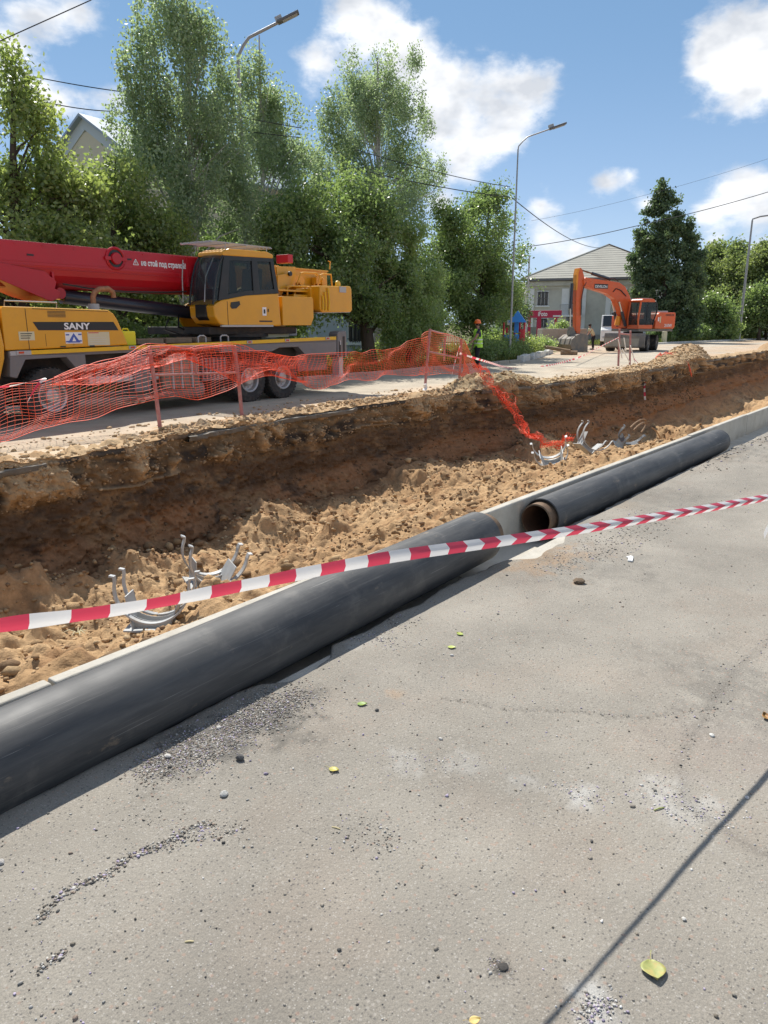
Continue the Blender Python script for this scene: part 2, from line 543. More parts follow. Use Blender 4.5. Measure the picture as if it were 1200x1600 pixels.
M['foam'] = mat('dirty_insulation_foam', (0.055, 0.045, 0.035), 0.95, var=0.3, vscale=30, bump=0.5, bscale=90)
M['galv'] = mat('zinc_primer_steel', (0.40, 0.415, 0.42), 0.55, 0.1, var=0.12, vscale=9, bump=0.1, bscale=50, dirt=(0.40, 0.31, 0.21), dirt_amt=0.5, dscale=7)
M['dark_strap'] = mat('dark_grey_steel', (0.16, 0.18, 0.20), 0.5, 0.3, var=0.15, dirt=(0.3, 0.22, 0.14), dirt_amt=0.7, dscale=7)
M['post_pink'] = mat('faded_red_paint', (0.42, 0.17, 0.16), 0.6, 0.0, var=0.15, vscale=8, dirt=(0.48, 0.36, 0.32), dirt_amt=0.8, dscale=11, bump=0.15, bscale=80)
M['net'] = mat('orange_safety_net', (0.88, 0.10, 0.035), 0.55, var=0.12, vscale=2, spec=0.3)
M['net2'] = mat('faded_orange_net', (0.76, 0.16, 0.08), 0.6, var=0.15, vscale=2, spec=0.3)
M['yellow'] = mat('crane_yellow_paint', (0.71, 0.335, 0.010), 0.32, 0.0, var=0.05, vscale=2, dirt=(0.40, 0.22, 0.06), dirt_amt=0.22, dscale=2.4, coat=0.15, bump=0.02, bscale=4)
M['yellow_bright'] = mat('yellow_deck_stripe', (0.78, 0.46, 0.01), 0.4, var=0.05, dirt=(0.34, 0.24, 0.12), dirt_amt=0.3)
M['red'] = mat('crane_red_paint', (0.47, 0.004, 0.014), 0.36, 0.0, var=0.06, vscale=1.2, dirt=(0.30, 0.05, 0.05), dirt_amt=0.2, dscale=2.2, coat=0.1)
M['grey'] = mat('crane_grey_paint', (0.17, 0.165, 0.17), 0.5, var=0.08, dirt=(0.26, 0.22, 0.17), dirt_amt=0.5, dscale=2)
M['lgrey'] = mat('light_grey_paint', (0.42, 0.42, 0.42), 0.45, var=0.08, dirt=(0.3, 0.26, 0.2), dirt_amt=0.4, dscale=3)
M['black'] = mat('black_trim', (0.015, 0.015, 0.016), 0.35, var=0.1, dirt=(0.12, 0.1, 0.08), dirt_amt=0.15)
M['dark'] = mat('dark_chassis', (0.03, 0.028, 0.027), 0.7, var=0.2, dirt=(0.14, 0.11, 0.08), dirt_amt=0.6, dscale=4)
M['tyre'] = mat('tyre_rubber', (0.035, 0.033, 0.031), 0.85, var=0.15, dirt=(0.17, 0.14, 0.11), dirt_amt=0.75, dscale=4, bump=0.2, bscale=30)
M['rim'] = mat('silver_wheel_rim', (0.46, 0.44, 0.42), 0.4, 0.5, var=0.12, dirt=(0.28, 0.22, 0.16), dirt_amt=0.7, dscale=6)
M['cyl'] = mat('dark_blue_cylinder', (0.03, 0.034, 0.05), 0.35, 0.1, var=0.1, coat=0.3)
M['chrome'] = mat('chromed_rod', (0.62, 0.62, 0.62), 0.2, 0.9)
M['orange'] = mat('excavator_orange_paint', (0.70, 0.11, 0.018), 0.4, var=0.08, dirt=(0.42, 0.24, 0.12), dirt_amt=0.35, dscale=1.8, coat=0.2)
M['orange2'] = mat('excavator_yellow_orange', (0.86, 0.30, 0.015), 0.4, var=0.08)
M['bucket'] = mat('worn_bucket_steel', (0.21, 0.19, 0.165), 0.7, 0.1, var=0.2, vscale=3, dirt=(0.36, 0.26, 0.16), dirt_amt=0.8, dscale=3)
M['mudgrey'] = mat('mud_covered_grey', (0.20, 0.18, 0.16), 0.8, var=0.15, dirt=(0.34, 0.27, 0.19), dirt_amt=0.8, dscale=2)
M['white'] = mat('white_paint', (0.78, 0.77, 0.74), 0.6, var=0.05, vscale=2, dirt=(0.5, 0.46, 0.38), dirt_amt=0.3, dscale=1.5)
M['text_white'] = mat('white_lettering', (0.8, 0.8, 0.8), 0.5)
M['text_grey'] = mat('light_grey_lettering', (0.62, 0.62, 0.62), 0.5)
M['text_red'] = mat('red_lettering', (0.6, 0.03, 0.02), 0.5)
M['text_black'] = mat('black_lettering', (0.02, 0.02, 0.02), 0.5)
M['sticker'] = mat('cream_sticker', (0.62, 0.56, 0.36), 0.5, var=0.06)
M['blue'] = mat('blue_print', (0.06, 0.11, 0.42), 0.5)
M['lamp_red'] = mat('red_reflector', (0.6, 0.06, 0.01), 0.3)
M['glass'] = glass_mat('dark_window_glass', (0.03, 0.035, 0.038))
M['glass_clear'] = glass_mat('clear_cab_glass', (0.06, 0.07, 0.075), 0.62)
M['glass_side'] = glass_mat('tinted_cab_glass', (0.025, 0.028, 0.03), 0.62)
M['pole'] = mat('galvanised_pole', (0.36, 0.36, 0.36), 0.5, 0.4, var=0.12, vscale=2, dirt=(0.3, 0.26, 0.22), dirt_amt=0.4)
M['lamp'] = mat('lamp_housing', (0.13, 0.13, 0.14), 0.5)
M['wire'] = mat('black_cable', (0.02, 0.02, 0.022), 0.6)
M['bark'] = mat('dark_bark', (0.085, 0.065, 0.05), 0.95, var=0.3, vscale=5, bump=0.9, bscale=16, spec=0.1, stretch=(1, 1, 0.25))
M['birchbark'] = mat('birch_bark', (0.52, 0.50, 0.46), 0.8, var=0.1, vscale=4, dirt=(0.04, 0.035, 0.03), dirt_amt=0.95, dscale=7, stretch=(1, 1, 1.8), spec=0.1)
M['leaf_birch'] = leaf_mat('birch_leaf', (0.135, 0.18, 0.12), (0.31, 0.35, 0.25), 0.46, 0.50, 0.45)
M['leaf_maple'] = leaf_mat('maple_leaf', (0.115, 0.16, 0.06), (0.31, 0.335, 0.13), 0.40, 0.48, 0.6)
M['leaf_dark'] = leaf_mat('dark_leaf', (0.095, 0.14, 0.06), (0.23, 0.28, 0.12), 0.36, 0.48, 0.6)
M['leaf_shrub'] = leaf_mat('shrub_leaf', (0.13, 0.18, 0.07), (0.32, 0.37, 0.18), 0.40, 0.50, 0.6)
M['needle'] = leaf_mat('spruce_needle', (0.06, 0.10, 0.062), (0.16, 0.20, 0.10), 0.6, 0.35)
M['leaf_far'] = leaf_mat('far_leaf', (0.11, 0.15, 0.065), (0.27, 0.29, 0.125), 0.6, 0.42)
M['grass'] = leaf_mat('grass_blade', (0.06, 0.10, 0.02), (0.22, 0.21, 0.07), 0.6, 0.3)
M['slate'] = mat('grey_slate_roof', (0.38, 0.365, 0.31), 0.9, var=0.1, vscale=1.2, bump=0.25, bscale=12, dirt=(0.22, 0.2, 0.17), dirt_amt=0.5, dscale=0.6)
M['plaster'] = mat('grey_green_plaster', (0.60, 0.58, 0.49), 0.9, var=0.07, vscale=0.8, dirt=(0.24, 0.22, 0.18), dirt_amt=0.4, dscale=0.5)
M['plaster_white'] = mat('white_plaster', (0.86, 0.85, 0.80), 0.9, var=0.05, vscale=0.7, dirt=(0.48, 0.45, 0.4), dirt_amt=0.3, dscale=0.6)
M['plaster_beige'] = mat('beige_plaster', (0.66, 0.59, 0.44), 0.9, var=0.06, vscale=0.7, dirt=(0.34, 0.30, 0.23), dirt_amt=0.4, dscale=0.7)
M['plaster_blue'] = mat('pale_blue_plaster', (0.55, 0.60, 0.62), 0.9, var=0.05, vscale=0.7, dirt=(0.4, 0.4, 0.38), dirt_amt=0.35, dscale=0.7)
M['roof_metal'] = mat('blue_grey_roof_edge', (0.30, 0.36, 0.42), 0.5, var=0.06)
M['crimson'] = mat('crimson_sign', (0.42, 0.012, 0.055), 0.5, var=0.04)
M['skin'] = mat('skin', (0.36, 0.19, 0.13), 0.6)
M['vest'] = mat('lime_safety_vest', (0.46, 0.80, 0.06), 0.7, var=0.08, vscale=8, bump=0.3, bscale=14)
M['reflective'] = mat('reflective_band', (0.62, 0.68, 0.52), 0.4)
M['shirt'] = mat('dark_blue_shirt', (0.035, 0.038, 0.06), 0.9, var=0.15, vscale=9, bump=0.3, bscale=14)
M['trousers'] = mat('black_trousers', (0.016, 0.016, 0.02), 0.9, var=0.2, vscale=9, bump=0.4, bscale=12)
M['helmet'] = mat('orange_helmet', (0.90, 0.16, 0.012), 0.35, coat=0.3)
M['boot'] = mat('boot_leather', (0.03, 0.022, 0.018), 0.7)
M['wood'] = mat('weathered_wood', (0.27, 0.18, 0.11), 0.9, var=0.25, vscale=4, bump=0.4, bscale=20)
M['hair'] = mat('dark_hair', (0.02, 0.015, 0.012), 0.8)
M['play_blue'] = mat('blue_plastic', (0.03, 0.26, 0.75), 0.4, var=0.05)
M['play_red'] = mat('red_plastic', (0.60, 0.03, 0.04), 0.4, var=0.05)
M['can'] = mat('yellow_plastic_can', (0.85, 0.72, 0.01), 0.35, var=0.03)
M['seat'] = mat('dark_seat_fabric', (0.05, 0.055, 0.06), 0.8)


def jacket_mat():
    m = mat('black_polyethylene', (0.040, 0.042, 0.045), 0.55, var=0.12, vscale=1.2, spec=0.4)
    nt = m.node_tree; N, L = nt.nodes, nt.links
    b = N['Principled BSDF']
    tc = N.new('ShaderNodeTexCoord')
    old = b.inputs['Base Color'].links[0].from_socket
    # dust film and scuffs drawn out along the pipe
    for scl, det, lo, hi, amt, c, st in ((3.0, 8, 0.38, 0.72, 0.55, (0.17, 0.162, 0.150), (0.35, 2.6, 2.6)),
                                         (9.0, 5, 0.58, 0.70, 0.32, (0.26, 0.245, 0.22), (0.10, 6, 6)),
                                         (2.0, 9, 0.55, 0.8, 0.5, (0.24, 0.22, 0.19), (1.6, 1.6, 1.6)),
                                         (6.0, 10, 0.63, 0.72, 0.75, (0.27, 0.205, 0.14), (0.7, 1.2, 1.2)),
                                         (26.0, 3, 0.66, 0.70, 0.5, (0.30, 0.29, 0.27), (0.05, 3, 3))):
        mp = N.new('ShaderNodeMapping'); mp.inputs['Scale'].default_value = st; mp.inputs['Location'].default_value = (scl, 0, scl)
        L.new(tc.outputs['Object'], mp.inputs[0])
        n = N.new('ShaderNodeTexNoise'); n.inputs['Scale'].default_value = scl; n.inputs['Detail'].default_value = det; n.inputs['Roughness'].default_value = 0.68
        L.new(mp.outputs[0], n.inputs['Vector'])
        r = N.new('ShaderNodeMapRange'); r.inputs['From Min'].default_value = lo; r.inputs['From Max'].default_value = hi; r.inputs['To Max'].default_value = amt
        L.new(n.outputs['Fac'], r.inputs['Value'])
        mx = N.new('ShaderNodeMix'); mx.data_type = 'RGBA'; L.new(r.outputs[0], mx.inputs['Factor']); L.new(old, mx.inputs[6]); mx.inputs[7].default_value = (*c, 1)
        old = mx.outputs[2]
    L.new(old, b.inputs['Base Color'])
    n = N.new('ShaderNodeTexNoise'); n.inputs['Scale'].default_value = 5; n.inputs['Detail'].default_value = 7
    L.new(tc.outputs['Object'], n.inputs['Vector'])
    r = N.new('ShaderNodeMapRange'); r.inputs['To Min'].default_value = 0.50; r.inputs['To Max'].default_value = 0.72
    L.new(n.outputs['Fac'], r.inputs['Value']); L.new(r.outputs[0], b.inputs['Roughness'])
    bp = N.new('ShaderNodeBump'); bp.inputs['Strength'].default_value = 0.12; bp.inputs['Distance'].default_value = 0.01
    L.new(n.outputs['Fac'], bp.inputs['Height']); L.new(bp.outputs[0], b.inputs['Normal'])
    return m


M['jacket'] = jacket_mat()

# ------------------------------------------------------------------ ground, roads, trench
EX = [-60, 0, 3.8, 5.7, 8, 10.4, 16.6, 20, 24, 30, 38.5, 54, 75, 110]
EY = [8.5, 8.6, 8.8, 9.05, 9.55, 9.85, 9.95, 9.6, 9.5, 9.75, 10.3, 11.0, 11.6, 12.6]
TX0, TX1 = -9.0, 90.0
KY = 2.94                      # face of the channel's far wall


def edgeY(X):
    X = np.asarray(X, float)
    return np.interp(X, EX, EY) + (fbm(X * 1.1, 0 * X, o=4, seed=5) - 0.5) * 0.34 + (vnoise(X * 7, 0 * X, seed=9) - 0.5) * 0.05


# heaps of spoil lying on the far edge: (X, distance behind the edge, radius X, radius Y, height)
HEAPS = [(17.6, 0.55, 1.5, 0.75, 0.40), (18.9, 0.75, 1.1, 0.6, 0.30), (16.3, 0.5, 0.8, 0.5, 0.10), (34.5, 0.7, 3.4, 0.9, 0.42), (37.4, 1.0, 2.2, 0.9, 0.75),
         (29.0, 0.5, 2.0, 0.6, 0.18), (12.0, 0.5, 2.2, 0.4, 0.07), (7.3, 0.6, 0.9, 0.4, 0.06), (58, 0.5, 3, 0.8, 0.5), (68, 0.6, 5, 0.8, 0.4)]


def heap_h(X, w):
    h = 0 * X
    for (cx, cw, rx, rw, hh) in HEAPS:
        d = ((X - cx) / rx) ** 2 + ((w - cw) / rw) ** 2
        h = np.maximum(h, hh * np.clip(1.15 - d, 0, 1) ** 0.8)
    n = fbm(X * 2.1, w * 2.6, o=5, seed=31)
    strip = sstep(1.35, 0.15, w + (fbm(X * 0.6, 0 * X, o=3, seed=41) - 0.5) * 1.3) * (0.022 + 0.10 * np.clip(n - 0.42, 0, 1) * 2)
    return np.maximum(h * (0.75 + 0.6 * (n - 0.3)), strip)


MOUNDS = []
for (mx_, mr, mh) in ((5.2, 0.9, 0.18), (7.8, 1.3, 0.26), (12.6, 1.5, 0.30), (18.0, 1.6, 0.32)):
    MOUNDS.append((mx_, float(np.interp(mx_, EX, EY)) - 0.75, mr, 0.95, mh))
for (px, py, z, rx, ry, hh) in ((10, 900, -1.2, 1.1, 0.8, 0.36), (-60, 930, -1.2, 0.9, 0.9, 0.3), (410, 868, -1.45, 0.35, 0.3, 0.20), (522, 832, -1.45, 0.34, 0.30, 0.24), (600, 800, -1.4, 0.5, 0.4, 0.18),
                                (690, 765, -1.3, 0.8, 0.5, 0.25), (1045, 652, -1.4, 1.3, 1.1, 0.60), (300, 930, -1.2, 0.5, 0.4, 0.1), (800, 735, -1.3, 1.2, 0.5, 0.25)):
    q = onZ(px, py, z)
    MOUNDS.append((q.x, q.y, rx, ry, hh))


def floor_z(X, Y):
    Ye = edgeY(X)
    q = (Y - 3.0) / (Ye - 3.0)
    z = np.interp(q, [-0.1, 0, 0.12, 0.3, 0.5, 0.75, 1, 1.2], [-0.28, -0.30, -0.48, -0.84, -1.18, -1.66, -1.55, -1.55])
    z = z + (fbm(X * 0.55, Y * 0.7, o=4, seed=51) - 0.5) * 0.52 * sstep(0.02, 0.3, q)
    for (cx, cy, rx, ry, hh) in MOUNDS:
        d = np.sqrt(((X - cx) / rx) ** 2 + ((Y - cy) / ry) ** 2) + (fbm(X * 1.8, Y * 1.8, o=4, seed=57, gain=0.55) - 0.5) * 0.8
        z = z + hh * sstep(1.15, 0.1, d) * (0.65 + 0.8 * fbm(X * 3 + cx, Y * 3, o=3, seed=58, gain=0.6))
    z = z - 0.62 * sstep(15, 26, X) * sstep(0.0, 0.25, q) * sstep(1.0, 0.8, q)
    b = np.abs(fbm(X * 3.2, Y * 3.2, o=4, seed=61) - 0.5)
    z = z + b * 0.42 + (fbm(X * 9, Y * 9, o=5, seed=71, gain=0.68) - 0.5) * 0.10 + np.clip(vnoise(X * 17, Y * 17, seed=77) - 0.6, 0, 1) * 0.07
    return z


def trench_grid():
    xs = list(np.arange(-2.0, 9.0, 0.032))
    step = 0.034
    while xs[-1] < TX1:
        xs.append(xs[-1] + step); step *= 1.008
    xs = [TX0, -8, -6, -5, -4, -3, -2.5, -2.2] + xs
    xs = np.array(xs); xs[-1] = TX1
    nw, nf = 84, 230
    t = np.linspace(0, 1, nw)
    zw = -1.56 * t ** 1.02                          # wall from top to bottom
    X, ZW = np.meshgrid(xs, zw, indexing='ij')
    Ye = edgeY(X)
    top = heap_h(X, 0 * X)
    # spilled sand on the upper wall
    sp = sstep(0.50, 0.60, fbm(X * 1.9 + 3.7, ZW * 1.5, o=5, seed=81, gain=0.7))
    lip = sstep(0, -0.07, ZW)
    hang = 0.34 + 0.22 * (fbm(X * 3.0, 0 * X, o=3, seed=83) - 0.5)
    prof = np.clip(-ZW / hang, 0, 1)
    bul = sp * np.where(-ZW < hang, prof * 0.15, 0.15 * sstep(hang * 1.5, hang, -ZW)) * (0.4 + 1.2 * fbm(X * 6, ZW * 7, o=4, seed=82, gain=0.7))
    out = 0.05 * lip * 0 - 0.06 * sstep(-0.06, -0.10, ZW) * (1 - sp) + bul + 0.10 * (-ZW / 1.6)
    out = out + (fbm(X * 1.0, ZW * 1.8, o=5, seed=91, gain=0.6) - 0.5) * 0.15 * sstep(0.0, -0.35, ZW)
    out = out + (fbm(X * 8, ZW * 9, o=5, seed=93, gain=0.75) - 0.5) * 0.20 * sstep(-0.02, -0.12, ZW)
    ledge = sstep(0.03, 0.0, np.abs(ZW + 0.47 + (fbm(X * 0.5, 0 * X, o=3, seed=95) - 0.5) * 0.2)) * 0.07 * sstep(0.4, 0.5, fbm(X * 0.9, 0 * X, o=2, seed=96))
    out = out + ledge
    out = out + sstep(-1.0, -1.56, ZW) * 0.25
    YW = Ye - out
    ZZ = ZW + np.where(ZW > -0.05, top, top * sstep(-0.6, -0.05, ZW))
    # floor, from foot of the wall to the back of the channel
    yfoot = YW[:, -1:]
    s = np.linspace(0, 1, nf)
    XF = np.repeat(xs[:, None], nf, 1)
    YF = yfoot + (3.02 - yfoot) * s[None, :]
    ZF = floor_z(XF, YF)
    w0 = sstep(0, 0.06, s)[None, :]
    ZF = ZF * w0 + (np.minimum(ZZ[:, -1:], ZF)) * (1 - w0)
    # wall must not stick out below mounds: clamp
    Xa = np.concatenate([X, XF[:, 1:]], 1); Ya = np.concatenate([YW, YF[:, 1:]], 1); Za = np.concatenate([ZZ, ZF[:, 1:]], 1)
    # colours
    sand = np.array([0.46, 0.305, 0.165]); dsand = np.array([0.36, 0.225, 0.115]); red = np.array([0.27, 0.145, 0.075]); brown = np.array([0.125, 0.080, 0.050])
    blk = np.array([0.055, 0.045, 0.038]); asp = np.array([0.075, 0.070, 0.066])
    wob = (fbm(X * 0.7, ZW * 1.2, o=4, seed=101) - 0.5) * 0.34
    zz = ZW + wob

    def mixc(a, b, t): return a * (1 - t[..., None]) + b * t[..., None]
    C = np.ones(X.shape + (3,)) * brown
    C = mixc(C, np.array([0.19, 0.125, 0.07]), sstep(-0.60, -0.5, zz) * 0.85)
    C = mixc(C, blk, sstep(-0.52, -0.42, zz) * sstep(0.40, 0.55, fbm(X * 1.7, ZW * 3, o=4, seed=103)))
    C = mixc(C, np.array([0.24, 0.17, 0.10]), sstep(-0.30, -0.2, zz) * 0.8)
    C = mixc(C, red, sstep(-0.92, -1.18, zz))
    C = mixc(C, np.array([0.30, 0.19, 0.10]), sstep(0.56, 0.72, fbm(X * 2.5, ZW * 5, o=5, seed=107, gain=0.65)) * 0.6)
    C = mixc(C, blk, sstep(0.6, 0.72, fbm(X * 2.2, ZW * 6, o=5, seed=109, gain=0.65)) * 0.7)
    C = mixc(C, np.array([0.36, 0.27, 0.17]), ledge / 0.07 * 0.8)
    C = mixc(C, asp, sstep(-0.10, -0.07, ZW) * (1 - sp) * sstep(0.35, 0.5, 1 - top * 6))
    C = mixc(C, sand, sp * sstep(-0.55, -0.38, ZW + (fbm(X * 9, ZW * 9, o=3, seed=117) - 0.5) * 0.2) * 0.95)
    C = mixc(C, sand, sstep(0.03, 0.10, top) * sstep(-0.12, -0.02, ZW))
    CF = np.ones(XF.shape + (3,)) * sand
    CF = mixc(CF, dsand, sstep(0.35, 0.65, fbm(XF * 0.9, YF * 0.9, o=4, seed=111)) * 0.8)
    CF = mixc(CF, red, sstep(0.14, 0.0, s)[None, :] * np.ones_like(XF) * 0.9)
    CF = mixc(CF, np.array([0.30, 0.165, 0.08]), sstep(0.55, 0.75, fbm(XF * 3.3, YF * 3.3, o=4, seed=113)) * 0.7)
    CF = mixc(CF, np.array([0.15, 0.10, 0.06]), sstep(0.62, 0.74, fbm(XF * 5.3, YF * 5.3, o=4, seed=115)) * 0.5)
    Ca = np.concatenate([C, CF[:, 1:]], 1)
    n0, n1 = Xa.shape
    V = np.stack([Xa, Ya, Za], -1).reshape(-1, 3)
    idx = np.arange(n0 * n1).reshape(n0, n1)
    F = np.stack([idx[:-1, :-1], idx[:-1, 1:], idx[1:, 1:], idx[1:, :-1]], -1).reshape(-1, 4)
    me = np_mesh('trench_soil', V, F, Ca.reshape(-1, 3))
    return link_mesh('trench', me, M['soil'], smooth=True), xs


trench, TXS = trench_grid()
tag(trench, kind='structure')
# cut ends of the trench, out of view
mb = MB()
mb.bx(TX0 - 0.3, TX0, 3.0, 9.2, -2.2, -0.01)
mb.bx(TX1, TX1 + 0.3, 3.0, 13.0, -2.2, -0.01)
tag(mb.build('trench_end', mat('end_soil', (0.2, 0.13, 0.07), 0.95)), kind='structure')

# far road, its near edge follows the trench
def far_road():
    xs = np.concatenate([[-150, -60, -30, -15], TXS, [TX1 + 20, 150, 260, 420]])
    ws = np.concatenate([[0, 0.05, 0.12, 0.2, 0.3, 0.45, 0.65, 0.9, 1.2, 1.6, 2.1], np.linspace(2.6, 12.0, 18)])
    X, W = np.meshgrid(xs, ws, indexing='ij')
    Ye = edgeY(X)
    yfar = np.interp(X, [-150, 0, 25, 30.4, 41.2, 47, 47.2, 58, 58.2, 65.5, 75, 90, 110, 420], [15.7, 15.7, 16.0, 16.3, 20.0, 26, 46, 46, 23.4, 22.1, 21.2, 20.0, 20.6, 40])
    u = W / 12.0
    Y = Ye + np.where(W < 2.6, W, 2.6 + (yfar - Ye - 2.6) * ((W - 2.6) / 9.4))
    Z = 0 * X
    base = np.array([0.43, 0.375, 0.295])
    C = np.ones(X.shape + (3,)) * base
    n = fbm(X * 0.25, Y * 1.1, o=4, seed=121)[..., None]
    C = C * (0.85 + 0.3 * n)
    d = sstep(2.4, 0.6, W + (fbm(X * 0.5, Y * 0.8, o=3, seed=123) - 0.5) * 2.0)[..., None]
    C = C * (1 - d) + np.array([0.50, 0.39, 0.27]) * d
    # orange-brown soil tracked onto the road further on
    d2 = (sstep(20, 32, X) * sstep(0.40, 0.62, fbm(X * 0.12, Y * 0.5, o=4, seed=127)))[..., None] * 0.55
    C = C * (1 - d2) + np.array([0.46, 0.31, 0.19]) * d2
    n0, n1 = X.shape
    V = np.stack([X, Y, Z], -1).reshape(-1, 3)
    idx = np.arange(n0 * n1).reshape(n0, n1)
    F = np.stack([idx[:-1, :-1], idx[1:, :-1], idx[1:, 1:], idx[:-1, 1:]], -1).reshape(-1, 4)
    return link_mesh('far_road', np_mesh('far_road', V, F, C.reshape(-1, 3)), M['far_asphalt'])


tag(far_road(), kind='structure')
mb = MB()
for (x0, x1, y0, y1) in ((-3000, 4000, 15.5, 4000), (-3000, 4000, -3000, -30), (-3000, -150, -30, 15.5), (420, 4000, -30, 15.5)):
    mb.add([(x0, y0, -0.035), (x1, y0, -0.035), (x1, y1, -0.035), (x0, y1, -0.035)], [(0, 1, 2, 3)])
tag(mb.build('ground', M['ground']), kind='structure')

# spoil lying along the far edge
def spoil():
    xs = TXS[TXS > 1.0]
    xs = np.unique(np.concatenate([np.arange(1.5, 22, 0.045), xs[xs > 22]]))
    ws = np.linspace(0, 2.4, 62)
    X, W = np.meshgrid(xs, ws, indexing='ij')
    hh = heap_h(X, W)
    Z = hh + (fbm(X * 9, W * 9, o=4, seed=131, gain=0.65) - 0.5) * np.minimum(hh * 1.0, 0.11) + np.clip(fbm(X * 5, W * 5, o=3, seed=133) - 0.56, 0, 1) * 0.35 * sstep(1.5, 0.3, W)
    Z = Z - 0.012 - 0.05 * sstep(2.0, 2.4, W)
    Z[:, 0] = heap_h(xs, 0 * xs) + 0.004
    Y = edgeY(X) + W - 0.02 * (W < 0.01)
    C = np.ones(X.shape + (3,)) * np.array([0.47, 0.33, 0.19])
    n = sstep(0.4, 0.7, fbm(X * 1.7, W * 1.7, o=4, seed=137))[..., None]
    C = C * (1 - n) + np.array([0.38, 0.235, 0.12]) * n
    g = sstep(15.3, 16.5, X)[..., None] * sstep(22, 20, X)[..., None] * 0.6
    C = C * (1 - g) + np.array([0.40, 0.32, 0.19]) * g
    g = sstep(27, 33, X)[..., None] * 0.5
    C = C * (1 - g) + np.array([0.36, 0.26, 0.16]) * g
    n0, n1 = X.shape
    V = np.stack([X, Y, Z], -1).reshape(-1, 3)
    idx = np.arange(n0 * n1).reshape(n0, n1)
    F = np.stack([idx[:-1, :-1], idx[1:, :-1], idx[1:, 1:], idx[:-1, 1:]], -1).reshape(-1, 4)
    return link_mesh('spoil', np_mesh('spoil', V, F, C.reshape(-1, 3)), M['clod'], smooth=True)


tag(spoil(), kind='structure')

# near road
DUST = []       # (x, y, rx, ry, colour, amount)


def gp(px, py): return onZ(px, py, 0)


for (px, py, r, c, a) in ((640, 1195, 0.08, 'w', 0.3), (720, 1190, 0.10, 'w', 0.25), (905, 1240, 0.10, 'w', 0.55), (820, 1215, 0.08, 'w', 0.35), (1080, 1265, 0.14, 'w', 0.4), (1020, 1230, 0.10, 'w', 0.3),
                          (620, 1180, 0.06, 'w', 0.25), (560, 1000, 0.12, 'w', 0.35), (930, 1590, 0.09, 'w', 0.8), (430, 1130, 0.20, 'd', 0.9), (340, 1150, 0.20, 'd', 1.0), (260, 1195, 0.14, 'd', 0.8), (480, 1085, 0.14, 'd', 0.5),
                          (900, 880, 0.5, 'd2', 0.45), (850, 865, 0.3, 'b', 0.6), (830, 885, 0.2, 'b', 0.4), (1130, 700, 0.9, 'd', 0.55), (1000, 770, 0.7, 'd2', 0.35), (785, 1512, 0.035, 'k', 1.0), (905, 912, 0.05, 'b', 0.7), (620, 1087, 0.05, 'b', 0.4),
                          (1150, 1170, 0.3, 'p', 0.5), (1180, 1090, 0.4, 'd2', 0.5)):
    q = gp(px, py); DUST.append((q.x, q.y, r, c, a))


def dseg(X, Y, pts):
    d = np.full(X.shape, 9.0)
    for i in range(len(pts) - 1):
        a, b = pts[i], pts[i + 1]
        ex, ey = b[0] - a[0], b[1] - a[1]
        t = np.clip(((X - a[0]) * ex + (Y - a[1]) * ey) / (ex * ex + ey * ey), 0, 1)
        d = np.minimum(d, np.hypot(X - a[0] - ex * t, Y - a[1] - ey * t))
    return d


CRACK = [gp(*p) for p in ((690, 1092), (740, 1100), (790, 1109), (850, 1111), (900, 1112), (950, 1120), (1010, 1121), (1060, 1111), (1085, 1107), (1110, 1108))]
SEAM = [gp(*p) for p in ((1260, 930), (1190, 1010), (1150, 1048), (1130, 1070), (1112, 1100), (1085, 1150), (1060, 1190), (1075, 1260), (1180, 1330), (1300, 1370))]


def near_edge(X):
    X = np.asarray(X, float)
    return np.interp(X, [-100, -3, 0.5, 2.0, 2.12, 2.22, 2.40, 2.55, 2.66, 4.3, 4.55, 4.7, 5.2, 5.6, 9, 12, 40, 500], [2.35, 2.35, 2.41, 2.46, 2.44, 2.36, 2.35, 2.37, 2.47, 2.50, 2.48, 2.36, 2.37, 2.52, 2.55, 2.52, 2.55, 2.55]) + (fbm(X * 4, 0 * X, o=4, seed=141) - 0.5) * 0.09


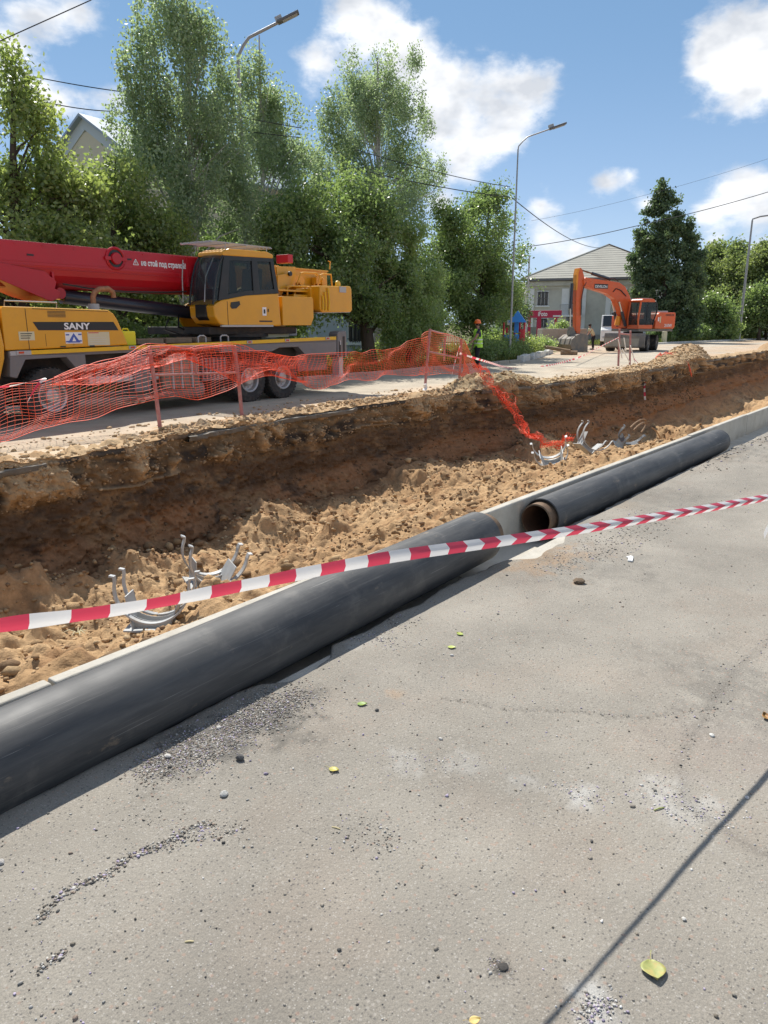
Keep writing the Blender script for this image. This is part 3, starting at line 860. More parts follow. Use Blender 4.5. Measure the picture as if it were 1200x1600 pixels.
def near_road():
    xs = np.concatenate([[-150, -60, -20, -8, -4, -2, -1, -0.4], np.arange(0.0, 7.0, 0.022), 7.0 + np.cumsum(0.024 * 1.028 ** np.arange(170))])
    xs = np.concatenate([xs, [xs[-1] * 1.5, 420]])
    ys = np.concatenate([[-30, -12, -6, -4, -3, -2.4], np.arange(-2.0, 2.30, 0.024)])
    nE = 10
    X, Y = np.meshgrid(xs, ys, indexing='ij')
    yn = near_edge(xs)
    XE = np.repeat(xs[:, None], nE, 1); YE = ys[-1] + 0.0 + (yn[:, None] - ys[-1]) * (np.arange(1, nE + 1) / nE)[None, :]
    # rounded drop into the channel
    X = np.concatenate([X, XE, xs[:, None], xs[:, None]], 1)
    Y = np.concatenate([Y, YE, yn[:, None] + 0.012, yn[:, None] + 0.016], 1)
    Z = (fbm(X * 1.2, Y * 1.2, o=3, seed=151) - 0.5) * 0.012 + (fbm(X * 14, Y * 14, o=4, seed=153, gain=0.6) - 0.5) * 0.004
    Z = Z * sstep(-25, -5, Y) * sstep(60, 20, X)
    sd_ = dseg(X, Y, [(p.x, p.y) for p in SEAM])
    sideR = ((gp(1110, 1105).x - X) < 0) & (Y < np.interp(X, [p.x for p in sorted(SEAM, key=lambda q: q.x)], [p.y for p in sorted(SEAM, key=lambda q: q.x)]))
    cd = dseg(X, Y, [(p.x, p.y) for p in CRACK])
    Z = Z - 0.004 * sstep(0.03, 0.0, cd)
    Z[:, -2] -= 0.02; Z[:, -1] -= 0.14
    C = np.ones(X.shape + (3,)) * np.array([0.268, 0.244, 0.206])
    n = fbm(X * 0.9, Y * 1.3, o=5, seed=157)
    C = C * (0.86 + 0.28 * n)[..., None]
    n = sstep(0.5, 0.75, fbm(X * 2.5 + 9, Y * 2.5, o=4, seed=159))[..., None] * 0.5
    C = C * (1 - n) + np.array([0.27, 0.232, 0.19]) * n
    cols = {'w': (0.46, 0.45, 0.42), 'd': (0.135, 0.125, 0.108), 'd2': (0.16, 0.148, 0.128), 'b': (0.36, 0.24, 0.145), 'k': (0.06, 0.055, 0.05), 'p': (0.28, 0.24, 0.205)}
    br = fbm(X * 11, Y * 11, o=5, seed=161, gain=0.7)
    for (cx, cy, r, c, a) in DUST:
        d = np.hypot(X - cx, Y - cy) / r
        m = np.clip(sstep(1.3, 0.2, d + (br - 0.5) * 3.2) * a, 0, 1)[..., None]
        if c in ('w', 'd', 'k'): m = m * (0.5 + 0.7 * sstep(0.35, 0.6, fbm(X * 30, Y * 30, o=2, seed=163)))[..., None]
        m = np.clip(m, 0, 1)
        C = C * (1 - m) + np.array(cols[c]) * m
    # soil and grime along the channel
    m = (sstep(0.35, 0.0, near_edge(X) - Y) * sstep(0.45, 0.65, fbm(X * 1.6, Y * 3, o=4, seed=167)) * 0.6 * sstep(3.5, 5, X))[..., None]
    C = C * (1 - m) + np.array([0.22, 0.17, 0.12]) * m
    m = (np.exp(-(cd / 0.006) ** 2) * 0.40 * (0.5 + br))[..., None]
    C = C * (1 - np.clip(m, 0, 1)) + np.array([0.09, 0.08, 0.07]) * np.clip(m, 0, 1)
    m = np.clip(np.exp(-(sd_ / 0.02) ** 2) * 0.30 * (0.5 + br), 0, 1)[..., None]
    C = C * (1 - m) + np.array([0.11, 0.10, 0.088]) * m
    n0, n1 = X.shape
    V = np.stack([X, Y, Z], -1).reshape(-1, 3)
    idx = np.arange(n0 * n1).reshape(n0, n1)
    F = np.stack([idx[:-1, :-1], idx[1:, :-1], idx[1:, 1:], idx[:-1, 1:]], -1).reshape(-1, 4)
    return link_mesh('near_road', np_mesh('near_road', V, F, C.reshape(-1, 3)), M['asphalt'], smooth=True)


tag(near_road(), kind='structure')

# ------------------------------------------------------------------ concrete channel and pipes
chan = empty('concrete_channel', 'pale concrete duct channel with an upright wall running beside the black pipes', 'channel', (0, KY, 0))
KX, KYY = [-10, 1.1, 5, 15, 70], [2.60, 2.83, 2.925, 2.95, 2.95]
first = None
JT = 13.35
k = 0
x = JT - 3.0 * 7
while x < 62:
    mb = MB()
    L_ = 2.985
    # L-shaped unit: upright with a rounded top edge, floor slab, low near wall
    pr = [(2.53 - KY, -0.14), (2.53 - KY, -0.03), (2.50 - KY, -0.012), (2.36 - KY, -0.012), (2.34 - KY, -0.22), (0.085, -0.22), (0.075, 0.185), (0.065, 0.2), (0.008, 0.2), (-0.0, 0.19), (-0.012, -0.14)]
    n = len(pr)
    mb.v = [(0, p[0], p[1]) for p in pr] + [(L_, p[0], p[1]) for p in pr]
    mb.f = [tuple(range(n)), tuple(range(2 * n - 1, n - 1, -1))] + [(i, i + n, (i + 1) % n + n, (i + 1) % n) for i in range(n)]
    mb.mi = [0] * len(mb.f)
    if first is None:
        first = mb.build('section', M['concrete'], chan, bevel=0.006)
        o = first
    else:
        o = first.copy(); COL.objects.link(o); o.parent = chan
    ya, yb_ = float(np.interp(x, KX, KYY)), float(np.interp(x + 3, KX, KYY))
    o.location = (x, ya - KY + rnd.uniform(-0.004, 0.004), rnd.uniform(-0.006, 0.006))
    o.rotation_euler = (0, 0, math.atan2(yb_ - ya, 3.0))
    x += 3.0; k += 1
me0 = first.data
bm_ = None


def pipe(name, label, P0, P1, r, group, stub=True):
    P0, P1 = Vector(P0), Vector(P1)
    d = (P1 - P0); L_ = d.length
    t = empty(name, label, 'pipe', P0, 0, group)
    t.rotation_euler = Vector((1, 0, 0)).rotation_difference(d).to_euler()
    n = 96
    ri = r * 0.82
    mb = MB().lathe([(r * 0.955, 0.0), (r, 0.004)] + [(r, L_ * i / 24 + 0.004) for i in range(1, 24)] + [(r, L_ - 0.004), (r * 0.955, L_)], (0, 0, 0), 'x', n, False)
    mb.lathe([(r * 0.955, L_), (r * 0.955, 0.0)], (0, 0, 0), 'x', n, False)
    mb.build('casing', M['jacket'], t, smooth=True)
    mb = MB().lathe([(r * 0.945, 0.03), (ri, 0.02)], (0, 0, 0), 'x', 48, False)
    mb.build('insulation', M['foam'], t)
    MB().lathe([(ri, L_ - 0.02), (r * 0.945, L_ - 0.03)], (0, 0, 0), 'x', 48, False).build('insulation', M['foam'], t)
    e = 0.10 if stub else -0.03
    mb = MB(); mb.m = 0
    mb.lathe([(ri, -e + 0.004), (ri, L_ + 0.10)], (0, 0, 0), 'x', 64, False)
    mb.lathe([(ri - 0.012, -e - 0.0), (ri, -e + 0.004)], (0, 0, 0), 'x', 64, False)
    mb.lathe([(ri, L_ + 0.10), (ri - 0.012, L_ + 0.104)], (0, 0, 0), 'x', 64, False)
    mb.m = 1
    mb.lathe([(ri - 0.012, L_ + 0.104), (ri - 0.012, -e)], (0, 0, 0), 'x', 64, False)
    mb.build('steel_pipe', [M['steel_rust'], M['steel_bore']], t, smooth=True)
    return t


pipe('insulated_pipe', 'black insulated pipe lying nearest the camera, running out of the left side of the picture', (-2.4, 2.47, 0.060), (4.53, 2.722, 0.135), 0.186, 'black pipes lying in the concrete channel', False)
pipe('insulated_pipe', 'farther black pipe with its open rusty end showing a bare steel rim', (5.58, 2.745, 0.058), (10.95, 2.76, 0.062), 0.168, 'black pipes lying in the concrete channel', True)
tag(MB().box((5.85, 2.60, -0.09), (0.5, 0.1, 0.1), 0.3).build('timber_chock', M['wood'], bevel=0.006), 'short brown timber chock wedged under the open end of the farther pipe', 'timber')

# ------------------------------------------------------------------ pipe supports in the trench


def support(label, loc, rot, m, r=0.25):
    t = empty('pipe_support', label, 'pipe support', loc, 0, 'steel pipe supports lying in the trench')
    t.rotation_euler = rot
    w = 0.17
    for s in (-1, 1):
        pts = []
        for i in range(25):
            a = R_(-188 + 196 * i / 24)
            pts.append((math.cos(a) * r, math.sin(a) * r))
        a0 = pts[0]; a1 = pts[-1]
        pts = [(a0[0] - 0.045, a0[1] + 0.05), (a0[0] - 0.005, a0[1] + 0.045)] + pts + [(a1[0] + 0.005, a1[1] + 0.045), (a1[0] + 0.045, a1[1] + 0.05)]
        mb = MB(); n = len(pts)
        vs = []
        for i, (px, pz) in enumerate(pts):
            q0 = pts[max(i - 1, 0)]; q1 = pts[min(i + 1, n - 1)]
            tx, tz = q1[0] - q0[0], q1[1] - q0[1]; l = math.hypot(tx, tz); nx, nz = -tz / l, tx / l
            for (dy, dn) in ((-0.034, 0.008), (0.034, 0.008), (0.034, -0.008), (-0.034, -0.008)):
                vs.append((px + nx * dn, s * w + dy, pz + nz * dn))
        fs = []
        for i in range(n - 1):
            for k in range(4):
                q = (k + 1) % 4
                fs.append((i * 4 + k, (i + 1) * 4 + k, (i + 1) * 4 + q, i * 4 + q))
        fs += [(0, 1, 2, 3), (n * 4 - 1, n * 4 - 2, n * 4 - 3, n * 4 - 4)]
        mb.add(vs, fs).build('strap', m, t)
    base = -r - 0.07
    MB().box((0, 0, base), (0.46, 0.40, 0.016)).build('base_plate', m, t, bevel=0.002)
    for s in (-1, 1):     # side plates standing along the pipe, leaning out
        mb = MB()
        mb.add([(s * 0.16, -0.17, base + 0.006), (s * 0.16, 0.17, base + 0.006), (s * 0.235, 0.15, -0.09), (s * 0.235, -0.15, -0.09),
                (s * 0.150, -0.17, base + 0.006), (s * 0.150, 0.17, base + 0.006), (s * 0.225, 0.15, -0.09), (s * 0.225, -0.15, -0.09)],
               [(0, 1, 2, 3), (7, 6, 5, 4), (0, 4, 5, 1), (1, 5, 6, 2), (2, 6, 7, 3), (3, 7, 4, 0)])
        mb.build('side_plate', m, t)
    for s in (-1, 1):     # saddle plates cut to the arc
        pr = [(-0.15, base + 0.005), (0.15, base + 0.005)]
        arc = [(math.cos(R_(a)) * r * 1.0, math.sin(R_(a)) * r * 1.0) for a in range(-50, -131, -8)]
        MB().prism(pr + arc, s * 0.08 - 0.004, s * 0.08 + 0.004).build('gusset', m, t)
    return t


def sup_at(px, py, zg, rot, label, m, r=0.25, lift=0.30):
    q = onZ(px, py, zg)
    z = float(floor_z(np.array([q.x]), np.array([q.y]))[0])
    q = onZ(px, py, z + 0.0)
    z = float(floor_z(np.array([q.x]), np.array([q.y]))[0])
    return support(label, (q.x, q.y, z + lift), rot, m, r)


sup_at(248, 972, -1.0, (R_(-8), R_(4), R_(-46)), 'light grey steel pipe support nearest the camera, its straps crossing behind the striped tape', M['galv'], 0.32, 0.38)
sup_at(338, 905, -1.1, (R_(4), R_(16), R_(-22)), 'light grey steel pipe support standing upright, second from the left', M['galv'], 0.32, 0.37)
sup_at(858, 728, -1.1, (R_(24), R_(-14), R_(-62)), 'grey pipe support tipped on edge beside the orange net in the trench', M['galv'], 0.34, 0.44)
sup_at(928, 707, -1.1, (R_(-10), R_(38), R_(-50)), 'bright pipe support fallen on its side below the net', M['galv'], 0.36, 0.46)
sup_at(990, 698, -1.0, (R_(35), R_(24), R_(-30)), 'dark pipe support half buried, farthest along the trench', M['dark_strap'], 0.30, 0.16)

# bent wire ends and roots sticking out of the soil
mb = MB()
for (a, b, c, d) in (((985, 668), (1000, 652), (1012, 652), (1008, 662)), ((990, 672), (1004, 656), (1018, 655), (1002, 675)), ((998, 690), (1005, 700), (1018, 705), (1022, 700)), ((1018, 668), (1026, 672), (1030, 680), (1034, 690))):
    pts = [onY(p[0], p[1], 6.6) for p in (a, b, c, d)]
    sm = []
    for i in range(17):
        u = i / 16
        sm.append(pts[0] * (1 - u) ** 3 + pts[1] * 3 * u * (1 - u) ** 2 + pts[2] * 3 * u * u * (1 - u) + pts[3] * u ** 3)
    mb.tube(sm, 0.018, 6)
tag(mb.build('old_cable', M['wood'], smooth=True), 'loops of old brown cable poking out of the soil past the last supports', 'cable')

# ------------------------------------------------------------------ loose clods, gravel, stones, leaves


def rock_batch(name, P, S, base_cols, m, seed=1, flat=0.7, detail=0):
    """P (n,3), S (n,) sizes; each rock a distorted octahedron or icosphere"""
    r = np.random.RandomState(seed)
    if detail == 0:
        bv = np.array([(1, 0, 0), (-1, 0, 0), (0, 1, 0), (0, -1, 0), (0, 0, 1), (0, 0, -1)], float)
        bf = np.array([(0, 2, 4), (2, 1, 4), (1, 3, 4), (3, 0, 4), (2, 0, 5), (1, 2, 5), (3, 1, 5), (0, 3, 5)])
    else:
        g = (1 + 5 ** 0.5) / 2
        bv = np.array([(-1, g, 0), (1, g, 0), (-1, -g, 0), (1, -g, 0), (0, -1, g), (0, 1, g), (0, -1, -g), (0, 1, -g), (g, 0, -1), (g, 0, 1), (-g, 0, -1), (-g, 0, 1)], float) / 1.9
        bf = np.array([(0, 11, 5), (0, 5, 1), (0, 1, 7), (0, 7, 10), (0, 10, 11), (1, 5, 9), (5, 11, 4), (11, 10, 2), (10, 7, 6), (7, 1, 8), (3, 9, 4), (3, 4, 2), (3, 2, 6), (3, 6, 8), (3, 8, 9), (4, 9, 5), (2, 4, 11), (6, 2, 10), (8, 6, 7), (9, 8, 1)])
    n, k = len(P), len(bv)
    j = bv[None] * (1 + (r.rand(n, k, 1) - 0.5) * 0.7)
    a = r.rand(n) * 6.283; b = r.rand(n) * 6.283
    ca, sa, cb, sb = np.cos(a)[:, None], np.sin(a)[:, None], np.cos(b)[:, None], np.sin(b)[:, None]
    x, y, z = j[..., 0], j[..., 1], j[..., 2]
    y, z = y * cb - z * sb, y * sb + z * cb
    st = 1 + r.rand(n)[:, None] * 0.5
    x = x * st
    x, y = x * ca - y * sa, x * sa + y * ca
    V = np.stack([x, y, z * flat], -1) * (S[:, None, None] / 2) + P[:, None, :]
    F = (bf[None] + (np.arange(n) * k)[:, None, None]).reshape(-1, 3)
    bc = np.array(base_cols)
    C = bc[r.randint(0, len(bc), n)] * (0.75 + 0.5 * r.rand(n, 1))
    C = np.repeat(C[:, None, :], k, 1)
    return link_mesh(name, np_mesh(name, V.reshape(-1, 3), F, C.reshape(-1, 3)), m)


# larger lumps of earth fallen from the bank
n = 900
ux = 1.0 + 26 * NP.rand(n) ** 1.5
uy = edgeY(ux) - 0.4 - 4.6 * NP.rand(n) ** 1.5
s = 0.05 + 0.12 * NP.rand(n) ** 3
P = np.stack([ux, uy, floor_z(ux, uy) + s * 0.12], -1)
o_ = rock_batch('earth_lumps', P, s, [(0.36, 0.24, 0.13), (0.27, 0.17, 0.09), (0.42, 0.29, 0.16), (0.20, 0.13, 0.075)], M['clod'], 8, 0.75, 1)
tag(o_, kind='stuff')
# clods over the trench floor
n = 15000
ux = 1.0 + 24 * NP.rand(n) ** 1.6
uy = 3.15 + NP.rand(n) * 6.0
ok = (uy < edgeY(ux) - 0.5) & (fbm(ux * 1.3, uy * 1.3, o=3, seed=201) > 0.40)
ux, uy = ux[ok], uy[ok]
s = 0.012 + 0.05 * NP.rand(len(ux)) ** 5 + 0.02 * NP.rand(len(ux)) ** 2 + 0.0012 * ux
P = np.stack([ux, uy, floor_z(ux, uy) + s * 0.15], -1)
tag(rock_batch('soil_clods', P, s, [(0.46, 0.31, 0.17), (0.40, 0.26, 0.14), (0.50, 0.36, 0.21), (0.30, 0.19, 0.11)], M['clod'], 3, 0.8, 1), kind='stuff')
# crumbs sticking to the cut face
n = 16000
ux = 1.5 + 34 * NP.rand(n) ** 1.5
uz = -0.05 - 1.45 * NP.rand(n) ** 1.5
k = (fbm(ux * 1.9 + 3.7, uz * 1.5, o=5, seed=81, gain=0.7) > 0.5) & (uz > -0.55) | (NP.rand(n) < 0.22)
ux, uz = ux[k], uz[k]
co = np.empty(len(trench.data.vertices) * 3, dtype=np.float32); trench.data.vertices.foreach_get('co', co)
co = co.reshape(len(TXS), -1, 3)
ii = np.clip(np.searchsorted(TXS, ux), 0, len(TXS) - 1)
jj = np.clip(((-uz / 1.56) ** (1 / 1.02) * 83).astype(int), 0, 83)
P = co[ii, jj].astype(float)
s = 0.014 + 0.05 * NP.rand(len(ux)) ** 4 + 0.0012 * ux
P[:, 0] += (NP.rand(len(ux)) - 0.5) * 0.03
wc = np.where(uz[:, None] > -0.5, np.array([[0.43, 0.30, 0.18]]), np.array([[0.17, 0.11, 0.065]]))
o = rock_batch('wall_crumbs', P, s, [(1, 1, 1)], M['clod'], 6, 0.8, 1)
cc = np.ones((len(P) * 12, 4), dtype=np.float32); cc[:, :3] = np.repeat(wc * (0.7 + 0.5 * NP.rand(len(P), 1)), 12, 0)
o.data.color_attributes['tone'].data.foreach_set('color', cc.ravel())
tag(o, kind='stuff')
# broken asphalt layer at the lip
def lip():
    xs = np.concatenate([np.arange(0.5, 24, 0.05), np.arange(24, 85, 0.3)])
    e = edgeY(xs) - 0.045 - 0.07 * (vnoise(xs * 2.3, 0 * xs, seed=401) - 0.4) - 0.05 * (vnoise(xs * 9, 0 * xs, seed=403) - 0.5)
    prof = [(0.5, 0.004), (0.02, 0.004), (0.0, -0.006), (0.012, -0.035), (0.004, -0.062), (0.03, -0.078), (0.3, -0.08)]
    V = []
    for j, (dy, z) in enumerate(prof):
        jit = (fbm(xs * 14, 0 * xs + j, o=3, seed=405) - 0.5) * (0.075 if 1 <= j <= 5 else 0)
        V.append(np.stack([xs, e + dy + jit, 0 * xs + z + (0.008 * (vnoise(xs * 6, 0 * xs, seed=407) - 0.5) if 0 < j < 3 else 0)], -1))
    V = np.stack(V, 1); n0, n1 = V.shape[:2]
    idx = np.arange(n0 * n1).reshape(n0, n1)
    F = np.stack([idx[:-1, :-1], idx[:-1, 1:], idx[1:, 1:], idx[1:, :-1]], -1).reshape(-1, 4)
    F = F[(np.repeat(vnoise(xs[:-1] * 0.5, 0 * xs[:-1], seed=409), n1 - 1) > 0.40)]
    C = np.ones((n0, n1, 3)) * np.array([0.30, 0.26, 0.21]); C[:, 2:] = np.array([0.17, 0.145, 0.115])
    return tag(link_mesh('asphalt_edge', np_mesh('asphalt_edge', V.reshape(-1, 3), F, C.reshape(-1, 3)), M['far_asphalt']), kind='structure')


lip()
# clods on the spoil along the far edge
n = 7000
ux = 2.5 + 40 * NP.rand(n) ** 1.5
w = NP.rand(n) ** 1.3 * 1.9
ok = (heap_h(ux, w) + 0.06 * NP.rand(n)) > 0.05
ux, w = ux[ok], w[ok]
s = 0.02 + 0.07 * NP.rand(len(ux)) ** 4 + 0.001 * ux
P = np.stack([ux, edgeY(ux) + w, heap_h(ux, w) + s * 0.1], -1)
tag(rock_batch('spoil_clods', P, s, [(0.47, 0.33, 0.19), (0.42, 0.29, 0.16), (0.50, 0.37, 0.23)], M['clod'], 4, 0.8, 1), kind='stuff')

# gravel on the near road: scattered grains plus drifts
gx, gy, gs = [], [], []


def near_pts(n, size, pw=3.0):
    # denser near the camera in plan is not needed: sample in plan with fall-off
    X = 0.6 + 9 * NP.rand(n) ** 1.7
    Y = -1.6 + 4.05 * NP.rand(n)
    gx.extend(X); gy.extend(Y); gs.extend(size[0] + (size[1] - size[0]) * NP.rand(n) ** pw)


near_pts(9000, (0.0022, 0.009), 4)
near_pts(420, (0.006, 0.016), 3)


def drift(pts, n, width, size, pw=2.5):
    P = [gp(*p) for p in pts]
    L = [(P[i + 1] - P[i]).length for i in range(len(P) - 1)]
    T = sum(L)
    for _ in range(n):
        t = NP.rand() * T; i = 0
        while t > L[i] and i < len(L) - 1: t -= L[i]; i += 1
        q = P[i].lerp(P[i + 1], t / L[i])
        gx.append(q.x + NP.randn() * width); gy.append(q.y + NP.randn() * width); gs.append(size[0] + (size[1] - size[0]) * NP.rand() ** pw)


drift([(60, 1440), (80, 1415), (120, 1385), (165, 1370), (200, 1340), (245, 1325), (290, 1300), (330, 1285)], 900, 0.011, (0.002, 0.011))
drift([(60, 1520), (90, 1495), (105, 1483)], 120, 0.007, (0.002, 0.010))
drift([(255, 1325), (310, 1305), (380, 1295)], 260, 0.022, (0.002, 0.009))
drift([(200, 1280), (260, 1285), (330, 1300)], 120, 0.02, (0.002, 0.007))
drift([(240, 1195), (320, 1160), (400, 1120), (470, 1085)], 7500, 0.075, (0.0025, 0.009), 3)
drift([(230, 1205), (300, 1185), (380, 1140)], 2600, 0.05, (0.0025, 0.008), 3)
drift([(690, 1092), (790, 1109), (900, 1112), (1010, 1121), (1110, 1108)], 170, 0.006, (0.002, 0.006))
drift([(1250, 950), (1150, 1048), (1112, 1100), (1060, 1190), (1120, 1290)], 300, 0.03, (0.002, 0.010))
drift([(1080, 735), (1130, 705), (1190, 680)], 500, 0.16, (0.006, 0.03))
drift([(850, 890), (960, 850), (1040, 800)], 900, 0.12, (0.004, 0.014))
drift([(765, 1500), (800, 1520)], 260, 0.010, (0.0015, 0.004))
drift([(560, 1000), (640, 960)], 260, 0.06, (0.003, 0.010))
drift([(550, 1280), (620, 1330)], 160, 0.05, (0.003, 0.009))
gx, gy, gs = np.array(gx), np.array(gy), np.array(gs)
ok = gy < near_edge(gx) - 0.01
gx, gy, gs = gx[ok], gy[ok], gs[ok]
P = np.stack([gx, gy, gs * 0.18 + 0.0], -1)
P[:, 2] += (fbm(gx * 1.2, gy * 1.2, o=3, seed=151) - 0.5) * 0.012
tag(rock_batch('gravel', P, gs, [(0.33, 0.30, 0.25), (0.24, 0.21, 0.17), (0.42, 0.36, 0.46), (0.20, 0.19, 0.17), (0.095, 0.09, 0.085), (0.52, 0.50, 0.46), (0.46, 0.44, 0.40), (0.40, 0.38, 0.34), (0.27, 0.24, 0.20), (0.30, 0.27, 0.235), (0.32, 0.25, 0.2)], M['clod'], 5, 0.75, 1), kind='stuff')


gx, gy, gs = [], [], []
drift([(1000, 1230), (1080, 1265), (1150, 1290)], 420, 0.06, (0.002, 0.009))
drift([(900, 1590), (960, 1560)], 260, 0.02, (0.002, 0.009))
drift([(860, 1225), (940, 1250)], 160, 0.04, (0.002, 0.008))
drift([(600, 1185), (740, 1195)], 200, 0.06, (0.002, 0.007))
drift([(560, 990), (640, 1010)], 120, 0.05, (0.003, 0.010))
near_pts(900, (0.003, 0.010), 3)
gx, gy, gs = np.array(gx), np.array(gy), np.array(gs)
ok = gy < near_edge(gx) - 0.01
gx, gy, gs = gx[ok], gy[ok], gs[ok]
P = np.stack([gx, gy, gs * 0.18 + (fbm(gx * 1.2, gy * 1.2, o=3, seed=151) - 0.5) * 0.012], -1)
tag(rock_batch('white_grit', P, gs, [(0.50, 0.48, 0.45), (0.56, 0.54, 0.51), (0.42, 0.36, 0.46), (0.36, 0.33, 0.29)], M['clod'], 9, 0.75, 1), kind='stuff')


def stone(px, py, size, col, label, name='stone', cat='stone', flat=0.65, grp=None):
    p = gp(px, py)
    r = np.random.RandomState(int(px * 7 + py))
    mb = MB()
    import bmesh
    bm = bmesh.new(); bmesh.ops.create_icosphere(bm, subdivisions=2, radius=0.5)
    st = r.rand(3) * 0.5 + 0.8
    for v in bm.verts:
        f = 1 + 0.4 * (float(fbm(np.array([v.co.x * 2 + px]), np.array([v.co.y * 2]), np.array([v.co.z * 2]), o=2, seed=3)[0]) - 0.5) * 2
        v.co = Vector((v.co.x * st[0] * f, v.co.y * st[1] * f, v.co.z * flat * f)) * size
    me = bpy.data.meshes.new(name); bm.to_mesh(me); bm.free()
    o = link_mesh(name, me, mat('stone_' + str(px), col, 0.9, var=0.2, vscale=60, bump=0.3, bscale=150))
    o.location = (p.x, p.y, size * flat * 0.33)
    o.rotation_euler = (0, 0, r.rand() * 6)
    tag(o, label, cat, grp)


stone(375, 1187, 0.040, (0.10, 0.095, 0.09), 'dark grey flat stone at the foot of the gravel drift beside the near pipe')
stone(350, 1243, 0.030, (0.42, 0.41, 0.38), 'pale crumbly stone on the asphalt below the gravel drift')
stone(589, 1111, 0.020, (0.07, 0.07, 0.068), 'small dark stone touching the green leaf in the middle of the asphalt')
stone(2, 1350, 0.028, (0.40, 0.38, 0.35), 'pale stone at the left edge of the asphalt')
stone(906, 911, 0.075, (0.13, 0.09, 0.055), 'brown lump of earth on the asphalt below the striped tape', 'earth_clod', 'clod', 0.5)
stone(115, 1389, 0.013, (0.50, 0.48, 0.45), 'white stone set in the long crumb drift on the left')
stone(1069, 1437, 0.012, (0.52, 0.50, 0.46), 'white pebble just right of the cable shadow above the big leaf')
stone(93, 1497, 0.011, (0.46, 0.43, 0.40), 'pale pinkish pebble in the short crumb trail at lower left')
stone(530, 1485, 0.010, (0.05, 0.05, 0.05), 'small black pebble in the lower middle of the asphalt')
stone(1112, 1150, 0.020, (0.55, 0.54, 0.50), 'white pebble near the seam at the right of the asphalt')
stone(1167, 1247, 0.016, (0.50, 0.48, 0.46), 'pale pebble lying in the shadow of the cable on the right')
stone(706, 1075 - 50, 0.018, (0.5, 0.48, 0.45), 'small pale stone near the two little leaves')
stone(342, 1138, 0.020, (0.45, 0.43, 0.40), 'light rounded stone on top of the gravel drift')
stone(262, 1183, 0.024, (0.46, 0.44, 0.41), 'white angular stone at the left end of the gravel drift')
stone(787, 1512, 0.022, (0.05, 0.045, 0.04), 'crumbly black lump of bitumen beside the cable shadow', 'bitumen_crumb', 'bitumen', 0.35)


def leaf(px, py, L, rz, col, label, curl=0.15, name='fallen_leaf', tip=1.0, wide=0.72):
    p = gp(px, py)
    t = empty(name, label, 'leaf', (p.x, p.y, 0.006), rz)
    n, k = 12, 8
    vs, fs = [], []
    for i in range(n + 1):
        u = i / n
        w = wide * L * 0.5 * (math.sin(math.pi * min(1, u * 0.98 + 0.02)) ** 0.75) * (1.25 - 0.55 * u) * 1.05
        for j in range(k + 1):
            v = j / k * 2 - 1
            z = abs(v) ** 1.6 * curl * L * 0.55 * (0.4 + u) + curl * L * 0.9 * (u - 0.45) ** 2 + 0.008 * L * math.sin(u * 26 + abs(v) * 9)
            vs.append((u * L - L / 2, v * w, z))
    for i in range(n):
        for j in range(k):
            a = i * (k + 1) + j
            fs.append((a, a + 1, a + k + 2, a + k + 1))
    m = mat('fallen_leaf_' + str(px), col, 0.5, var=0.16, vscale=60, dirt=(col[0] * 1.5 + 0.08, col[1] * 0.85, col[2]), dirt_amt=0.6, dscale=45)
    me = bpy.data.meshes.new('blade'); me.from_pydata(vs, [], fs); me.update()
    o = link_mesh('blade', me, m, t, smooth=True)
    sm = o.modifiers.new('solid', 'SOLIDIFY'); sm.thickness = 0.0008
    MB().tube([(-L / 2 + 0.002, 0, curl * L * 0.25), (-L * 0.65, L * 0.05, 0.006), (-L * 0.98, L * 0.17, 0.002)], [L * 0.010, L * 0.012, L * 0.018], 6).build('stalk', m, t, smooth=True)


leaf(1021, 1520, 0.066, R_(215), (0.30, 0.32, 0.10), 'large yellow-green leaf with a curled stalk at lower right', 0.16, wide=0.95)
leaf(566, 1102, 0.045, R_(-50), (0.16, 0.27, 0.03), 'green leaf lying next to the small dark stone', 0.12)
leaf(522, 1205, 0.042, R_(-75), (0.36, 0.34, 0.05), 'yellow leaf with a long stalk in the middle of the asphalt', 0.15)
leaf(718, 992, 0.044, R_(80), (0.26, 0.34, 0.04), 'upper of two small green leaves near the pipe', 0.12)
leaf(706, 1013, 0.044, R_(-60), (0.34, 0.42, 0.08), 'lower, paler of two small green leaves near the pipe', 0.10)
leaf(1197, 1123, 0.05, R_(40), (0.26, 0.15, 0.04), 'brown dry leaf at the right edge', 0.3)
leaf(742, 1598, 0.03, R_(-40), (0.55, 0.42, 0.14), 'tan leaf at the bottom edge', 0.2)


def stick(px, py, L, rz, label, col=(0.56, 0.47, 0.26)):
    p = gp(px, py)
    o = MB().tube([(-L / 2, 0, 0), (0, L * 0.02, 0.001), (L / 2, 0, 0)], [0.0022, 0.0026, 0.002], 6).build('straw', mat('straw_' + str(px), col, 0.8), smooth=True)
    o.location = (p.x, p.y, 0.0035); o.rotation_euler = (0, 0, rz)
    tag(o, label, 'straw')


stick(296, 1473, 0.024, R_(-48), 'short pale straw on the asphalt at lower left')
stick(525, 1295, 0.030, R_(-72), 'pale straw below the yellow leaf')
stick(1030, 1265, 0.045, R_(-30), 'thin green stalk on the white dust', (0.3, 0.33, 0.1))
